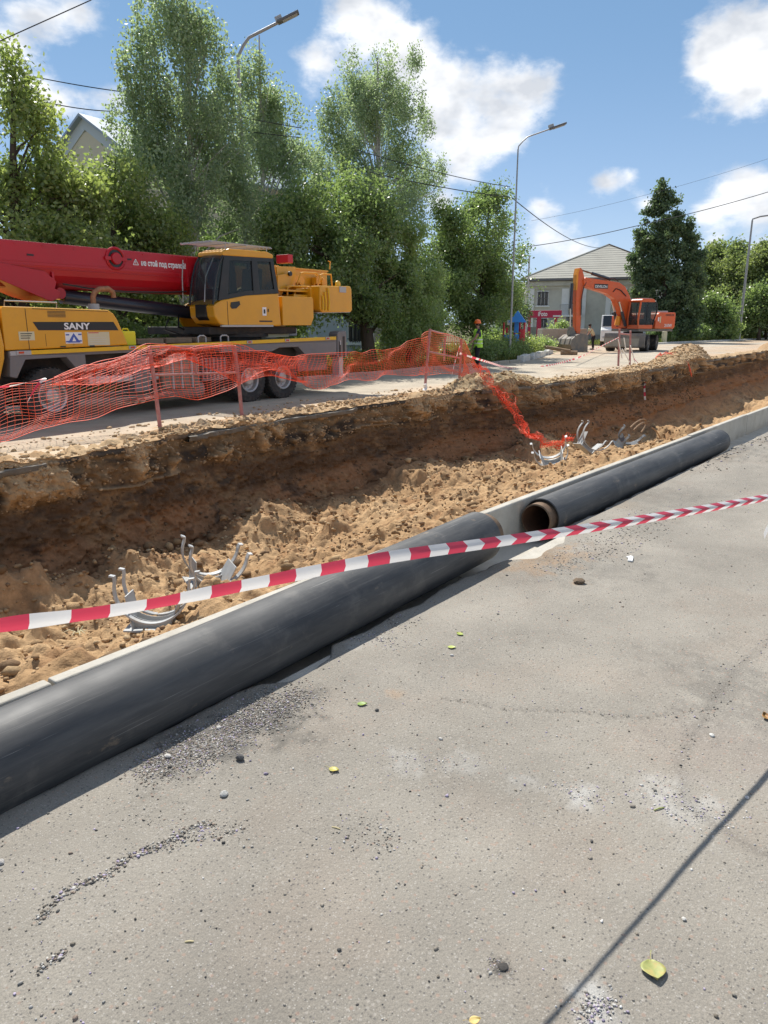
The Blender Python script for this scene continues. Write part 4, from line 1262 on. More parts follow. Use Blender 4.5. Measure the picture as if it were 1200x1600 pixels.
# dry weed tuft and papery scrap on the sand
mb = MB()
q = onZ(122, 990, -0.85)
for i in range(9):
    a = rnd.uniform(0, 6.28); l = rnd.uniform(0.05, 0.16)
    mb.tube([(0, 0, 0), (math.cos(a) * l * 0.5, math.sin(a) * l * 0.5, l * 0.35), (math.cos(a) * l, math.sin(a) * l, l * 0.2)], [0.007, 0.006, 0.002], 5)
o = mb.build('dry_weed', mat('dry_weed', (0.6, 0.52, 0.32), 0.9), smooth=True)
zz = float(floor_z(np.array([q.x]), np.array([q.y]))[0]); q = onZ(122, 990, zz + 0.02); o.location = q
tag(o, 'bleached dry weed lying on the sunlit sand under the tape', 'weed')
o = MB().box((0, 0, 0), (0.09, 0.035, 0.012), 0.3).box((0.04, 0.02, 0.004), (0.05, 0.03, 0.01), -0.4).build('paper_scrap', M['white'], bevel=0.004)
p = gp(985, 876); o.location = (p.x, p.y, 0.01)
tag(o, 'crumpled white scrap on the asphalt below the tape on the right', 'litter')

# ------------------------------------------------------------------ barrier frames, nets, tapes
NY = 10.58


def bar(mb, a, b, r=0.028, n=6):
    mb.tube([a, b], r, n)


def post(parent, pt, pb, name='post', r=0.034, jig=0.012):
    d = pb - pt
    mid = pt + d * 0.45 + Vector((rnd.uniform(-jig, jig), 0, 0))
    MB().tube([pt - Vector((0, 0, 0)), mid, pb + d.normalized() * 0.1], r, 8).build(name, M['post_pink'], parent, smooth=True)


def pl(px, py, Y): return onY(px, py, Y)


b1 = empty('road_barrier', 'leaning faded red pipe barrier carrying the net in front of the crane', 'barrier', (0, 0, 0))
P1t, P1b = pl(233, 540, NY), pl(250, 668, NY - 0.02)
P2t, P2b = pl(366, 540, NY + 0.05), pl(378, 650, NY + 0.1)
post(b1, P1t, P1b); post(b1, P2t, P2b)
mb = MB(); bar(mb, pl(241, 586, NY), pl(371, 582, NY + 0.05), 0.022); mb.build('crossbar', M['post_pink'], b1)
mb = MB(); bar(mb, pl(233, 542, NY), pl(366, 541, NY + 0.05), 0.022); mb.build('crossbar', M['post_pink'], b1)
mb = MB(); bar(mb, pl(303, 541, NY), pl(307, 584, NY), 0.018); mb.build('upright', M['post_pink'], b1)
NY2 = 11.0
b2 = empty('road_barrier', 'bent faded red pipe barrier standing beside the heap of sand', 'barrier', (0, 0, 0))
post(b2, pl(672, 514, NY2), pl(664, 606, NY2), jig=0.03); post(b2, pl(721, 530, NY2 + 0.2), pl(718, 586, NY2 + 0.2))
post(b2, pl(696, 526, NY2 + 0.9), pl(694, 558, NY2 + 0.9), 'upright', 0.026)
mb = MB(); bar(mb, pl(672, 516, NY2), pl(702, 524, NY2 + 0.9), 0.022); mb.build('crossbar', M['post_pink'], b2)
mb = MB(); bar(mb, pl(668, 549, NY2), pl(719, 560, NY2 + 0.2), 0.022); mb.build('crossbar', M['post_pink'], b2)
mb = MB().tube([pl(664, 600, NY2 - 0.05), pl(665, 607, NY2 - 0.06), pl(661, 613, NY2 - 0.07)], [0.05, 0.045, 0.06], 7); mb.build('plastic_wrap', M['white'], b2, smooth=True)
b3 = empty('road_barrier', 'thin red pipe frame wound with tape in front of the excavator', 'barrier', (0, 0, 0))
NY3 = 11.75
post(b3, pl(968, 514, NY3), pl(966, 573, NY3), r=0.045); post(b3, pl(985, 517, NY3), pl(984, 569, NY3), r=0.045)
mb = MB(); bar(mb, pl(968, 521, NY3), pl(985, 523, NY3), 0.035); mb.build('crossbar', M['post_pink'], b3)
for (a, b) in (((966, 530), (972, 560)), ((972, 545), (984, 566)), ((985, 540), (992, 566)), ((975, 528), (978, 548))):
    mb = MB(); bar(mb, pl(*a, NY3 - 0.06), pl(*b, NY3 - 0.06), 0.022, 4); mb.build('tape_streamer', M['white'], b3)

NETV = []


def netting(name, label, top, bot, Y, colm, cell=0.058, vcell=0.10, r=0.0031, ywave=0.10, seed=1, fold=None):
    """top/bot: lists of points along the two hems. Real strands as thin 3-sided tubes, one mesh."""
    def at(poly, x):
        for i in range(len(poly) - 1):
            if poly[i][0] <= x <= poly[i + 1][0]:
                t = (x - poly[i][0]) / max(1e-6, poly[i + 1][0] - poly[i][0])
                return poly[i][1] + (poly[i + 1][1] - poly[i][1]) * t
        return poly[-1][1]
    x0, x1 = top[0][0], top[-1][0]
    rr = random.Random(seed)
    # arc length in X of the hanging line
    pts = []
    n = int(abs(pl(x1, 560, Y(x1)).x - pl(x0, 560, Y(x0)).x) / vcell)
    cols = []
    # spread columns evenly in world X
    Xa, Xb = pl(x0, 560, Y(x0)).x, pl(x1, 560, Y(x1)).x
    tab = [(pl(x0 + (x1 - x0) * i / 400, 560, Y(x0 + (x1 - x0) * i / 400)).x, x0 + (x1 - x0) * i / 400) for i in range(401)]
    tx = np.array([a for a, b in tab]); tp = np.array([b for a, b in tab])
    rows = 20
    G = []
    for c in range(n + 1):
        X = Xa + (Xb - Xa) * c / n
        px = float(np.interp(X, tx, tp))
        T = pl(px, at(top, px), Y(px)); B = pl(px, at(bot, px), Y(px))
        col = []
        for q in range(rows + 1):
            v = q / rows
            yy = ywave * (float(vnoise(np.array([X * 1.4]), np.array([v * 2.0]), seed=seed)[0]) - 0.5) * 2 * (0.3 + v)
            xx = 0.10 * (float(vnoise(np.array([X * 0.9 + 40]), np.array([v * 2.5]), seed=seed + 2)[0]) - 0.5) * 2
            zz = 0.06 * (float(vnoise(np.array([X * 2.4 + 10]), np.array([v * 4.0]), seed=seed + 3)[0]) - 0.5) * 2
            sag = 0.03 * math.sin(v * math.pi)
            p = T.lerp(B, v) + Vector((xx, yy, zz - sag))
            if fold: p = fold(px, v, p, T, B)
            col.append(p)
        G.append(col)
    mb = MB()
    for c in range(n + 1):
        mb.tube([G[c][q] for q in range(0, rows + 1)], r * 1.15, 3, False)
    for q in range(rows + 1):
        mb.tube([G[c][q] for c in range(n + 1)], r * (1.7 if q in (0, rows) else 0.8), 3, False)
    o = mb.build(name, colm)
    tag(o, label, 'safety net')
    return o


top1 = [(-60, 612), (0, 606), (22, 600), (75, 592), (110, 580), (150, 565), (190, 552), (233, 541), (262, 539), (300, 540), (366, 539), (400, 547), (432, 553), (455, 557), (480, 555), (545, 553), (600, 546), (640, 534), (668, 524)]
bot1 = [(-60, 700), (0, 694), (60, 682), (105, 668), (150, 652), (180, 644), (237, 624), (262, 620), (300, 622), (330, 616), (366, 604), (400, 590), (432, 578), (452, 583), (478, 604), (500, 604), (545, 594), (600, 588), (640, 586), (668, 580)]
netting('safety_net', 'long orange plastic safety net sagging between the barrier frames in front of the crane', top1, bot1, lambda x: NY + 0.02 + max(0, (x - 380)) * 0.0014, M['net'], ywave=0.17, seed=3)
# the folded upper hem of the same kind of net, doubled over near the first frame
top2 = [(75, 593), (150, 566), (233, 542), (300, 541), (366, 540), (420, 552), (480, 556)]
bot2 = [(75, 606), (150, 596), (233, 578), (300, 560), (366, 600), (420, 590), (480, 602)]
netting('safety_net', 'crumpled second layer of orange net doubled over the barrier in front of the crane wheels', top2, bot2, lambda x: NY - 0.08, M['net'], ywave=0.10, seed=9, vcell=0.22)
top3 = [(664, 524), (680, 519), (700, 522), (720, 532), (735, 556), (750, 580)]
bot3 = [(664, 582), (680, 584), (700, 586), (720, 588), (735, 588), (750, 592)]
netting('safety_net', 'dense bundle of orange net wrapped around the bent barrier by the sand heap', top3, bot3, lambda x: NY2 + 0.12, M['net2'], ywave=0.35, seed=15, vcell=0.055, r=0.0045)


# net fallen over the edge into the trench: a crumpled sheet draped along a path
def fallen_net(name, label, path, widths, m, seed, rows=16, ncol=70, r=0.0065, amp=0.10):
    P = [Vector(p) for p in path]
    L = [0]
    for i in range(len(P) - 1): L.append(L[-1] + (P[i + 1] - P[i]).length)
    G = []
    for c in range(ncol + 1):
        s = L[-1] * c / ncol
        i = max(j for j in range(len(P) - 1) if L[j] <= s + 1e-9)
        t = (s - L[i]) / (L[i + 1] - L[i])
        q = P[i].lerp(P[i + 1], t)
        d = (P[i + 1] - P[i]).normalized()
        w = widths[i] + (widths[i + 1] - widths[i]) * t
        side = Vector((0.92, 0.30, 0.1)); side = (side - d * side.dot(d)).normalized()
        up = side.cross(d); up = up if up.z > 0 or up.y < 0 else -up
        col = []
        for k in range(rows + 1):
            v = k / rows * 2 - 1
            a1 = float(fbm(np.array([c * 0.13 + seed]), np.array([k * 0.45]), o=3, seed=seed)[0]) - 0.5
            a2 = float(fbm(np.array([c * 0.16 + 50]), np.array([k * 0.5 + seed]), o=3, seed=seed + 1)[0]) - 0.5
            col.append(q + side * (v * w / 2 + a1 * w * 0.7) + up * (abs(a2) * amp * 3.4 + 0.02) + d * (a2 * 0.22))
        G.append(col)
    mb = MB()
    for k in range(rows + 1):
        mb.tube([G[c][k] for c in range(ncol + 1)], r, 3, False)
    for c in range(ncol + 1):
        mb.tube(G[c], r, 3, False)
    return tag(mb.build(name, m), label, 'safety net')


fallen_net('safety_net', 'torn orange net spilling over the trench edge and down to the floor',
           [pl(742, 572, 10.5), pl(762, 598, 10.0), pl(785, 622, 9.55), pl(800, 645, 9.2), pl(812, 668, 8.9), pl(824, 684, 8.5), pl(848, 690, 8.0), pl(880, 688, 7.6), pl(895, 690, 7.4)],
           [0.5, 0.8, 1.0, 0.7, 0.35, 0.3, 0.4, 0.5, 0.3], M['net'], 21, amp=0.14, rows=15, ncol=80, r=0.0034)
fallen_net('safety_net', 'scrap of orange net on the far heap of spoil', [pl(1030, 562, 11.0), pl(1045, 557, 11.1), pl(1062, 558, 11.1)], [0.3, 0.6, 0.3], M['net2'], 33, 8, 24, 0.02, 0.1)
fallen_net('safety_net', 'strip of orange net hanging down the trench wall under the far heap', [pl(1072, 566, 9.9), pl(1076, 576, 9.8), pl(1079, 588, 9.7)], [0.2, 0.35, 0.2], M['net2'], 37, 8, 20, 0.012, 0.05)


def striped(name):
    m = bpy.data.materials.new(name); m.use_nodes = True
    nt = m.node_tree; N, L = nt.nodes, nt.links
    b = N['Principled BSDF']; b.inputs['Roughness'].default_value = 0.35
    a = N.new('ShaderNodeUVMap'); s = N.new('ShaderNodeSeparateXYZ'); L.new(a.outputs[0], s.inputs[0])
    w = N.new('ShaderNodeMath'); w.operation = 'PINGPONG'; w.inputs[1].default_value = 1.0
    L.new(s.outputs[0], w.inputs[0])
    g = N.new('ShaderNodeMath'); g.operation = 'GREATER_THAN'; L.new(w.outputs[0], g.inputs[0]); g.inputs[1].default_value = 0.5
    mx = N.new('ShaderNodeMix'); mx.data_type = 'RGBA'; L.new(g.outputs[0], mx.inputs['Factor'])
    mx.inputs[6].default_value = (0.80, 0.78, 0.76, 1); mx.inputs[7].default_value = (0.66, 0.055, 0.105, 1)
    L.new(mx.outputs[2], b.inputs['Base Color'])
    t = N.new('ShaderNodeBsdfTranslucent'); L.new(mx.outputs[2], t.inputs['Color'])
    ms = N.new('ShaderNodeMixShader'); ms.inputs[0].default_value = 0.35
    L.new(b.outputs[0], ms.inputs[1]); L.new(t.outputs[0], ms.inputs[2]); L.new(ms.outputs[0], N['Material Output'].inputs[0])
    return m


M['tape'] = striped('striped_barrier_tape')


def tape(name, label, pts, width=0.05, period=0.2, n=160, twist=None, foldf=None, chev=None, lean=None):
    P = [Vector(p) for p in pts]
    # Catmull-Rom through pts
    Q = []
    for i in range(len(P) - 1):
        p0 = P[max(i - 1, 0)]; p1 = P[i]; p2 = P[i + 1]; p3 = P[min(i + 2, len(P) - 1)]
        m_ = max(2, n // (len(P) - 1))
        for k in range(m_):
            t = k / m_
            Q.append(0.5 * ((2 * p1) + (p2 - p0) * t + (2 * p0 - 5 * p1 + 4 * p2 - p3) * t * t + (3 * p1 - p0 - 3 * p2 + p3) * t ** 3))
    Q.append(P[-1])
    vs, uv, s = [], [], 0
    K = 5
    for i, q in enumerate(Q):
        if i: s += (q - Q[i - 1]).length
        d = (Q[min(i + 1, len(Q) - 1)] - Q[max(i - 1, 0)]).normalized()
        u0 = (Vector((0, 0, 1)) - d * d.z).normalized(); w0 = d.cross(u0)
        u = i / (len(Q) - 1)
        a = twist(u) if twist else 0
        up = u0 * math.cos(a) + w0 * math.sin(a)
        if lean:
            sp_ = (SDIR - d * d.dot(SDIR)).normalized(); up = up.lerp(sp_, lean(u)).normalized()
        nr = d.cross(up)
        fo = foldf(u) if foldf else 0.0
        for k in range(K):
            v = k / (K - 1) * 2 - 1
            vs.append(q + up * (v * width / 2) + nr * (fo * (1 - abs(v)) * width * 0.5))
            c = chev(u) if chev else 0
            uv.append((s / (period / 2) + 50 + c * abs(v), 0))
    fs = []
    for i in range(len(Q) - 1):
        for k in range(K - 1):
            a = i * K + k
            fs.append((a, a + 1, a + K + 1, a + K))
    me = bpy.data.meshes.new(name); me.from_pydata(vs, [], fs); me.update()
    ul = me.uv_layers.new(name='UVMap')
    for l in me.loops: ul.data[l.index].uv = uv[l.vertex_index]
    o = link_mesh(name, me, M['tape'], smooth=True)
    return tag(o, label, 'tape')


tp = [atD(-60, 989, 1.43), atD(0, 977, 1.48), atD(200, 950, 1.65), atD(400, 911, 1.87), atD(600, 872, 2.15), atD(780, 846, 2.48), atD(950, 820, 2.91), atD(1100, 795, 3.43), atD(1200, 777, 3.91), atD(1330, 755, 4.75)]
tape('barrier_tape', 'red and white striped tape stretched across the whole foreground over the near pipe', tp, 0.036, 0.165, 240,
     lean=lambda u: 0.50 * float(sstep(0.3, 0.5, u)), twist=lambda u: 0.35 - 0.35 * float(sstep(0.3, 0.5, u)) + 0.10 * math.sin(u * 34) + 0.06 * math.sin(u * 81), foldf=lambda u: 0.35 + 0.5 * float(sstep(0.55, 0.75, u)), chev=lambda u: 0.75 * float(sstep(0.45, 0.7, u)))
tape('barrier_tape', 'short loose end of striped tape at the right edge', [atD(1194, 838, 2.6), atD(1200, 826, 2.62), atD(1215, 815, 2.7), atD(1240, 800, 2.8)], 0.035, 0.2, 20)
tape('barrier_tape', 'slack pale tape running over the far road from the bent barrier', [pl(718, 552, NY2 + .15), pl(760, 565, 11.0), onZ(800, 575, 0.02), onZ(850, 572, 0.02), pl(900, 560, 11.4), pl(935, 543, 11.6), pl(967, 527, NY3)], 0.06, 0.3, 90, twist=lambda u: 0.6)
tape('barrier_tape', 'pale tape tied down the bent barrier to the sand heap', [pl(719, 540, NY2 + .1), pl(712, 562, NY2), pl(706, 586, NY2 - 0.3)], 0.06, 0.3, 20)
tape('barrier_tape', 'striped tape hanging down the trench wall below the thin frame', [pl(990, 560, 11.5), pl(1003, 575, 10.6), pl(1008, 590, 9.8), pl(1007, 605, 9.5), pl(1008, 625, 9.4)], 0.07, 0.3, 40, twist=lambda u: 3 * u)
tape('barrier_tape', 'white tape scrap on the sand heap beside the fallen net', [pl(744, 592, 10.6), pl(752, 605, 10.4), pl(762, 615, 10.2)], 0.05, 0.8, 20)
tape('barrier_tape', 'knotted tape ends fluttering from the net at the left', [pl(72, 592, NY - .05), pl(62, 598, NY - .08), pl(52, 612, NY - .08), pl(42, 630, NY - .08)], 0.035, 0.5, 24, twist=lambda u: 2 * u)
tape('barrier_tape', 'pale tape tied along the top hem of the net at far left', [pl(-30, 606, NY - .04), pl(10, 604, NY - .06), pl(40, 598, NY - .06), pl(72, 591, NY - .05)], 0.03, 0.5, 24, twist=lambda u: 2 * u)

# ------------------------------------------------------------------ lettering


def text(body, name, m, size, loc, rot, parent=None, depth=0.002, bold=0.0, align='LEFT', sx=1.0, shear=0.0):
    cu = bpy.data.curves.new(name, 'FONT')
    cu.body = body; cu.size = size; cu.extrude = depth; cu.offset = bold; cu.align_x = align; cu.shear = shear; cu.resolution_u = 3
    o = bpy.data.objects.new(name, cu)
    COL.objects.link(o)
    bpy.context.view_layer.update()
    me = bpy.data.meshes.new_from_object(o.evaluated_get(bpy.context.evaluated_depsgraph_get()))
    bpy.data.objects.remove(o)
    me.materials.clear()
    o = link_mesh(name, me, m, parent)
    o.location = loc; o.rotation_euler = rot; o.scale = (sx, 1, 1)
    return o


SIDE = (math.pi / 2, 0, 0)          # faces -y, reads along +x

# ------------------------------------------------------------------ wheel


def wheel(parent, c, r, w, label=None, side=-1, rimr=0.56, lugs=36, hub=True, m_rim=None):
    """axis along local y; side -1: outer face towards -y"""
    m_rim = m_rim or M['rim']
    o = empty('wheel', None, None, c)
    for k_ in ('label', 'category'):
        if k_ in o: del o[k_]
    o.parent = parent
    mb = MB()
    rr = r * rimr
    h = w / 2
    mb.lathe([(rr, -h * 0.92), (rr + (r - rr) * 0.5, -h), (r * 0.95, -h * 0.94), (r * 0.985, -h * 0.8), (r * 0.985, h * 0.8), (r * 0.95, h * 0.94), (rr + (r - rr) * 0.5, h), (rr, h * 0.92)], (0, 0, 0), 'y', 40, False)
    for i in range(lugs):
        a = 2 * math.pi * i / lugs
        for s in (-1, 1):
            a2 = a + (math.pi / lugs if s > 0 else 0)
            ca, sa = math.cos(a2), math.sin(a2)
            Mx = Matrix(((ca, 0, -sa), (0, 1, 0), (sa, 0, ca)))
            mb.box(Mx @ Vector((r * 0.985, s * h * 0.5, 0)), (r * 0.05, h * 0.82, 2 * math.pi * r / lugs * 0.5), Mx)
    t = mb.build('tyre', M['tyre'], o)
    s = side
    mb = MB().lathe([(rr + 0.002, s * h * 0.9), (rr * 0.96, s * h * 0.98), (rr * 0.86, s * h * 0.86), (rr * 0.80, s * h * 0.35), (rr * 0.45, s * h * 0.2), (rr * 0.45, s * h * 0.75), (rr * 0.34, s * h * 0.85), (0.001, s * h * 0.88)], (0, 0, 0), 'y', 36, False)
    for i in range(10):
        a = 2 * math.pi * i / 10
        mb.box((math.cos(a) * rr * 0.6, s * h * 0.32, math.sin(a) * rr * 0.6), (rr * 0.07, h * 0.2, rr * 0.07))
    mb.build('rim', m_rim, o)
    return o


# ------------------------------------------------------------------ the truck crane
CO = (12.03, 12.54)
crane = empty('truck_crane', 'yellow truck crane with a red telescopic boom parked across the trench behind the orange net', 'crane', (CO[0], CO[1], 0), R_(3))
CR = crane


def CP(x, y, t=0.0):
    """local crane coordinates of what is seen at a point, on the plane t metres in from the near side"""
    a = R_(3); D = (math.cos(a), math.sin(a)); Nn = (-math.sin(a), math.cos(a))
    d = ray(x, y); k = (t + CO[0] * Nn[0] + CO[1] * Nn[1]) / (d.x * Nn[0] + d.y * Nn[1])
    px, py = d.x * k - CO[0], d.y * k - CO[1]
    return (px * D[0] + py * D[1], H + d.z * k)


def cprof(pts, t=0.0): return [CP(x, y, t) for (x, y) in pts]


# chassis
MB().bx(-8.6, 1.9, 0.95, 1.8, 0.55, 1.12).build('chassis_beam', M['dark'], CR, bevel=0.02)
mb = MB(); mb.prism([(-6.34, 1.12), (1.95, 1.22), (1.95, 1.30), (-6.34, 1.235)], 0.02, 2.72)
mb.build('deck', M['grey'], CR, bevel=0.01)
mb = MB(); mb.prism([(-5.98, 1.172), (1.90, 1.285), (1.90, 1.362), (-5.98, 1.238)], -0.012, 0.05)
mb.build('deck_stripe', M['yellow_bright'], CR, bevel=0.004)
MB().prism([(-6.33, 1.165), (-5.98, 1.17), (-5.98, 1.24), (-6.33, 1.235)], -0.012, 0.05).build('deck_stripe_end', M['lgrey'], CR)
for px in (32, 36 + 170, 389, 448, 511):
    s, z = CP(px, 550 - (px - 30) * 0.042, 0)
    MB().box((s, -0.02, 1.205 + (s + 6.3) * 0.0145 + 0.003), (0.15, 0.012, 0.06)).build('reflector_plate', M['lgrey'], CR)
    MB().box((s, -0.03, 1.205 + (s + 6.3) * 0.0145 + 0.003), (0.085, 0.012, 0.03), None).build('side_marker', M['lamp_red'], CR, bevel=0.003)
# front wheel arch
MB().prism(cprof([(16, 555), (16, 589), (27, 591), (40, 562), (104, 558), (120, 576), (136, 578), (133, 553)]), 0.0, 0.25).build('front_fender', M['grey'], CR, bevel=0.01)
MB().prism(cprof([(346, 539), (346, 551), (425, 549), (437, 543), (466, 542), (478, 555), (526, 554), (526, 534)]), 0.0, 0.2).build('rear_fender', M['grey'], CR, bevel=0.01)
MB().bx(-4.9, 0.8, 0.35, 0.45, 0.55, 1.2).build('inner_panel', M['dark'], CR)
MB().bx(0.8, 1.9, 0.3, 2.4, 0.55, 1.2).build('rear_box', M['grey'], CR, bevel=0.02)
MB().bx(-6.3, -4.9, 0.55, 2.2, 0.6, 1.15).build('front_axle_housing', M['dark'], CR, bevel=0.03)
# rear outrigger housing with its upright
mb = MB(); mb.prism([(1.96, 0.86), (1.96, 1.42), (2.0, 1.48), (2.26, 1.50), (2.32, 1.46), (2.33, 0.86)], 0.0, 0.28)
o = mb.build('outrigger_housing', M['grey'], CR, bevel=0.015)
MB().bx(2.02, 2.08, -0.012, 0.02, 0.86, 1.24).build('slot', M['black'], o)
MB().bx(2.17, 2.24, -0.012, 0.02, 0.86, 1.36).build('slot', M['black'], o)
MB().bx(2.035, 2.07, -0.02, 0.0, 1.16, 1.26).build('hinge', M['lgrey'], o)
MB().bx(2.0, 2.3, 0.3, 2.7, 0.9, 1.25).build('rear_beam', M['grey'], CR, bevel=0.02)
MB().bx(1.96, 2.33, 2.44, 2.72, 0.86, 1.48).build('outrigger_housing', M['grey'], CR, bevel=0.02)
for (y0, y1) in ((0.04, 0.26), (2.46, 2.70)):
    mb = MB(); mb.bx(2.06, 2.22, y0, y1, 0.42, 0.9); mb.lathe([(0.17, 0), (0.17, 0.05)], (2.14, (y0 + y1) / 2, 0.37), 'z', 16); mb.build('outrigger_jack', M['lgrey'], CR)
# front outrigger and boxes between the axles
MB().bx(-4.0, -3.62, 0.06, 0.5, 0.42, 1.1).build('outrigger_box', M['grey'], CR, bevel=0.02)
MB().bx(-4.9, -3.4, 0.1, 0.3, 0.62, 0.74).build('side_rail', M['lgrey'], CR, bevel=0.02)
mb = MB(); mb.bx(-3.35, -2.42, 0.05, 0.62, 0.42, 1.02)
o = mb.build('tool_box', mat('brown_toolbox', (0.22, 0.17, 0.13), 0.6, var=0.12, dirt=(0.36, 0.28, 0.2), dirt_amt=0.6, dscale=4), CR, bevel=0.03)
for xx in (-3.12, -2.9, -2.64): MB().bx(xx - 0.015, xx + 0.015, 0.02, 0.06, 0.42, 1.02).build('strap', M['lgrey'], o)
MB().lathe([(0.17, -1.05), (0.19, -1.03), (0.19, 0.03), (0.17, 0.05)], (-2.3, 0.3, 0.36), 'x', 20).build('air_tank', M['mudgrey'], CR, smooth=True)
MB().lathe([(0.15, -0.5), (0.17, -0.48), (0.17, 0.48), (0.15, 0.5)], (-1.95, 0.5, 0.85), 'x', 20).build('air_tank', M['mudgrey'], CR, smooth=True)
mb = MB()
for i in range(7): mb.bx(-2.3 + i * 0.1, -2.25 + i * 0.1, 0.12, 0.2, 0.55, 0.98)
mb.bx(-2.32, -1.6, 0.13, 0.24, 0.52, 0.56); mb.build('guard_grille', M['grey'], CR)
for s in (0.0, -1.06, -5.66, -6.95):
    wheel(CR, (s, 0.18, 0.47), 0.475, 0.34, side=-1)
    wheel(CR, (s, 2.55, 0.47), 0.475, 0.34, side=1)
for s in (0.0, -1.06, -5.66, -6.95): MB().tube([(s, 0.2, 0.47), (s, 2.5, 0.47)], 0.09, 10).build('axle', M['dark'], CR)
# engine hood
o = MB().prism([(-6.39, 1.245), (-6.39, 1.90), (-6.34, 1.93), (-5.9, 1.925), (-4.46, 1.90), (-4.36, 1.84), (-4.28, 1.72), (-4.10, 1.285)], 0.0, 2.6).build('engine_hood', M['yellow'], CR, bevel=0.025, seg=3)
MB().prism(cprof([(51, 503), (177, 503), (185, 516), (60, 516)]), -0.006, 0.0).build('black_stripe', M['text_black'], o)
MB().prism([(-5.88, 1.895), (-4.47, 1.872), (-4.47, 1.878), (-5.88, 1.902)], -0.008, 0.0).build('hood_seam', M['dark'], o)
MB().bx(-6.0, -5.994, -0.006, 0.0, 1.26, 1.9).build('hood_seam', M['dark'], o)
c = CP(100, 515.0)
text('SANY', 'lettering', M['text_white'], 0.150, (c[0] + 0.0, -0.010, c[1] + 0.005), SIDE, o, 0.002, 0.004, sx=1.28)
mb = MB(); x0, z0 = CP(30, 532); x1, z1 = CP(53, 518); sk = mb.bx(x0, x1, -0.006, 0.0, z0, z1).build('sticker', M['sticker'], o)
for q in range(3): MB().bx(x0 + 0.03, x1 - 0.08 + 0.02 * q, -0.010, -0.006, z0 + 0.03 + q * 0.035, z0 + 0.042 + q * 0.035).build('print', M['text_black'], sk)
x0, z0 = CP(103, 537); x1, z1 = CP(127, 519); sk = MB().bx(x0, x1, -0.006, 0.0, z0, z1).build('sticker', M['text_white'], o)
w_ = x1 - x0; h_ = z1 - z0
MB().add([(x0 + w_ * 0.12, -0.009, z0 + h_ * 0.08), (x1 - w_ * 0.12, -0.009, z0 + h_ * 0.08), (x0 + w_ * 0.5, -0.009, z0 + h_ * 0.92)], [(0, 1, 2)]).build('print', M['blue'], sk)
for (a, b) in ((0.03, 0.1), (0.78, 0.14), (0.05, 0.7), (0.8, 0.72)): MB().box((x0 + w_ * (a + 0.08), -0.009, z0 + h_ * (b + 0.08)), (w_ * 0.2, 0.002, h_ * 0.12)).build('print', M['blue'], sk)
MB().add([(x0 + w_ * 0.38, -0.011, z0 + h_ * 0.2), (x1 - w_ * 0.38, -0.011, z0 + h_ * 0.2), (x0 + w_ * 0.5, -0.011, z0 + h_ * 0.6)], [(0, 1, 2)]).build('print', M['text_white'], sk)
x0, z0 = CP(138, 540); x1, z1 = CP(170, 518.5); sk = MB().bx(x0, x1, -0.006, 0.0, z0, z1).build('sticker', M['sticker'], o)
MB().bx(x0 + 0.02, x0 + 0.22, -0.010, -0.006, z1 - 0.02, z1 - 0.008).build('print', M['text_red'], sk)
for q in range(4): MB().bx(x0 + 0.03, x1 - 0.05 - 0.03 * (q % 2), -0.010, -0.006, z0 + 0.03 + q * 0.035, z0 + 0.035 + q * 0.035).build('print', M['text_grey'], sk)
for xx in (-5.7, -5.2, -4.75):
    MB().prism([(xx, 1.30), (xx + 0.004, 1.30), (xx + 0.004, 1.50), (xx, 1.50)], -0.004, 0.0).build('hood_seam', M['dark'], o)
mb = MB()
for q in range(5): mb.bx(-5.62, -5.30, -0.008, 0.0, 1.77 + q * 0.022, 1.778 + q * 0.022)
mb.build('louvre', M['dark'], o)
for xx in (-5.45, -4.9): MB().bx(xx, xx + 0.09, -0.018, 0.0, 1.275, 1.295).build('latch', M['black'], o)
MB().tube([(-6.2, 0.25, 1.92), (-6.2, 0.22, 2.02), (-5.3, 0.22, 2.01), (-5.3, 0.25, 1.91)], 0.012, 6).build('grab_rail', M['lgrey'], o)
# driver's cab at the left, mostly out of view
o = MB().prism([(-6.46, 1.93), (-6.40, 1.32), (-6.42, 1.12), (-6.56, 0.72), (-8.7, 0.70), (-8.85, 1.4), (-8.6, 2.25), (-6.55, 2.25)], 0.0, 1.5).build('driver_cab', M['yellow'], CR, bevel=0.03)
MB().bx(-8.5, -6.62, -0.008, 0.0, 1.45, 2.12).build('window', M['glass'], o)
MB().bx(-8.6, -6.05, 0.7, 2.3, 1.94, 2.22).build('boom_rest', M['dark'], CR, bevel=0.02)
# exhaust, jerry can, timbers on the deck
mb = MB().lathe([(0.10, 0), (0.10, 0.12)], (-4.28, 0.7, 1.9), 'z', 18); mb.build('exhaust_collar', M['lgrey'], CR)
MB().tube([(-4.28, 0.7, 2.0), (-4.28, 0.7, 2.14), (-4.24, 0.7, 2.22), (-4.14, 0.7, 2.28), (-3.95, 0.7, 2.30), (-3.85, 0.7, 2.24), (-3.84, 0.7, 2.14)], 0.05, 12).build('exhaust_pipe', mat('rusty_exhaust', (0.36, 0.17, 0.08), 0.6, 0.3, var=0.3, vscale=12), CR, smooth=True)
c = CP(205, 527, 0.2)
cn = empty('jerry_can', 'bright yellow plastic can standing on the crane deck behind the engine hood', 'can', crane.matrix_world @ Vector((0, 0, 0)))
bpy.context.view_layer.update()
CMW = Matrix.Translation((CO[0], CO[1], 0)) @ Matrix.Rotation(R_(3), 4, 'Z')
cn.location = CMW @ Vector((c[0], 0.35, 1.262)); cn.rotation_euler = (0, 0, R_(3))
MB().bx(-0.15, 0.15, -0.1, 0.1, 0, 0.27).build('body', M['can'], cn, bevel=0.03, seg=3)
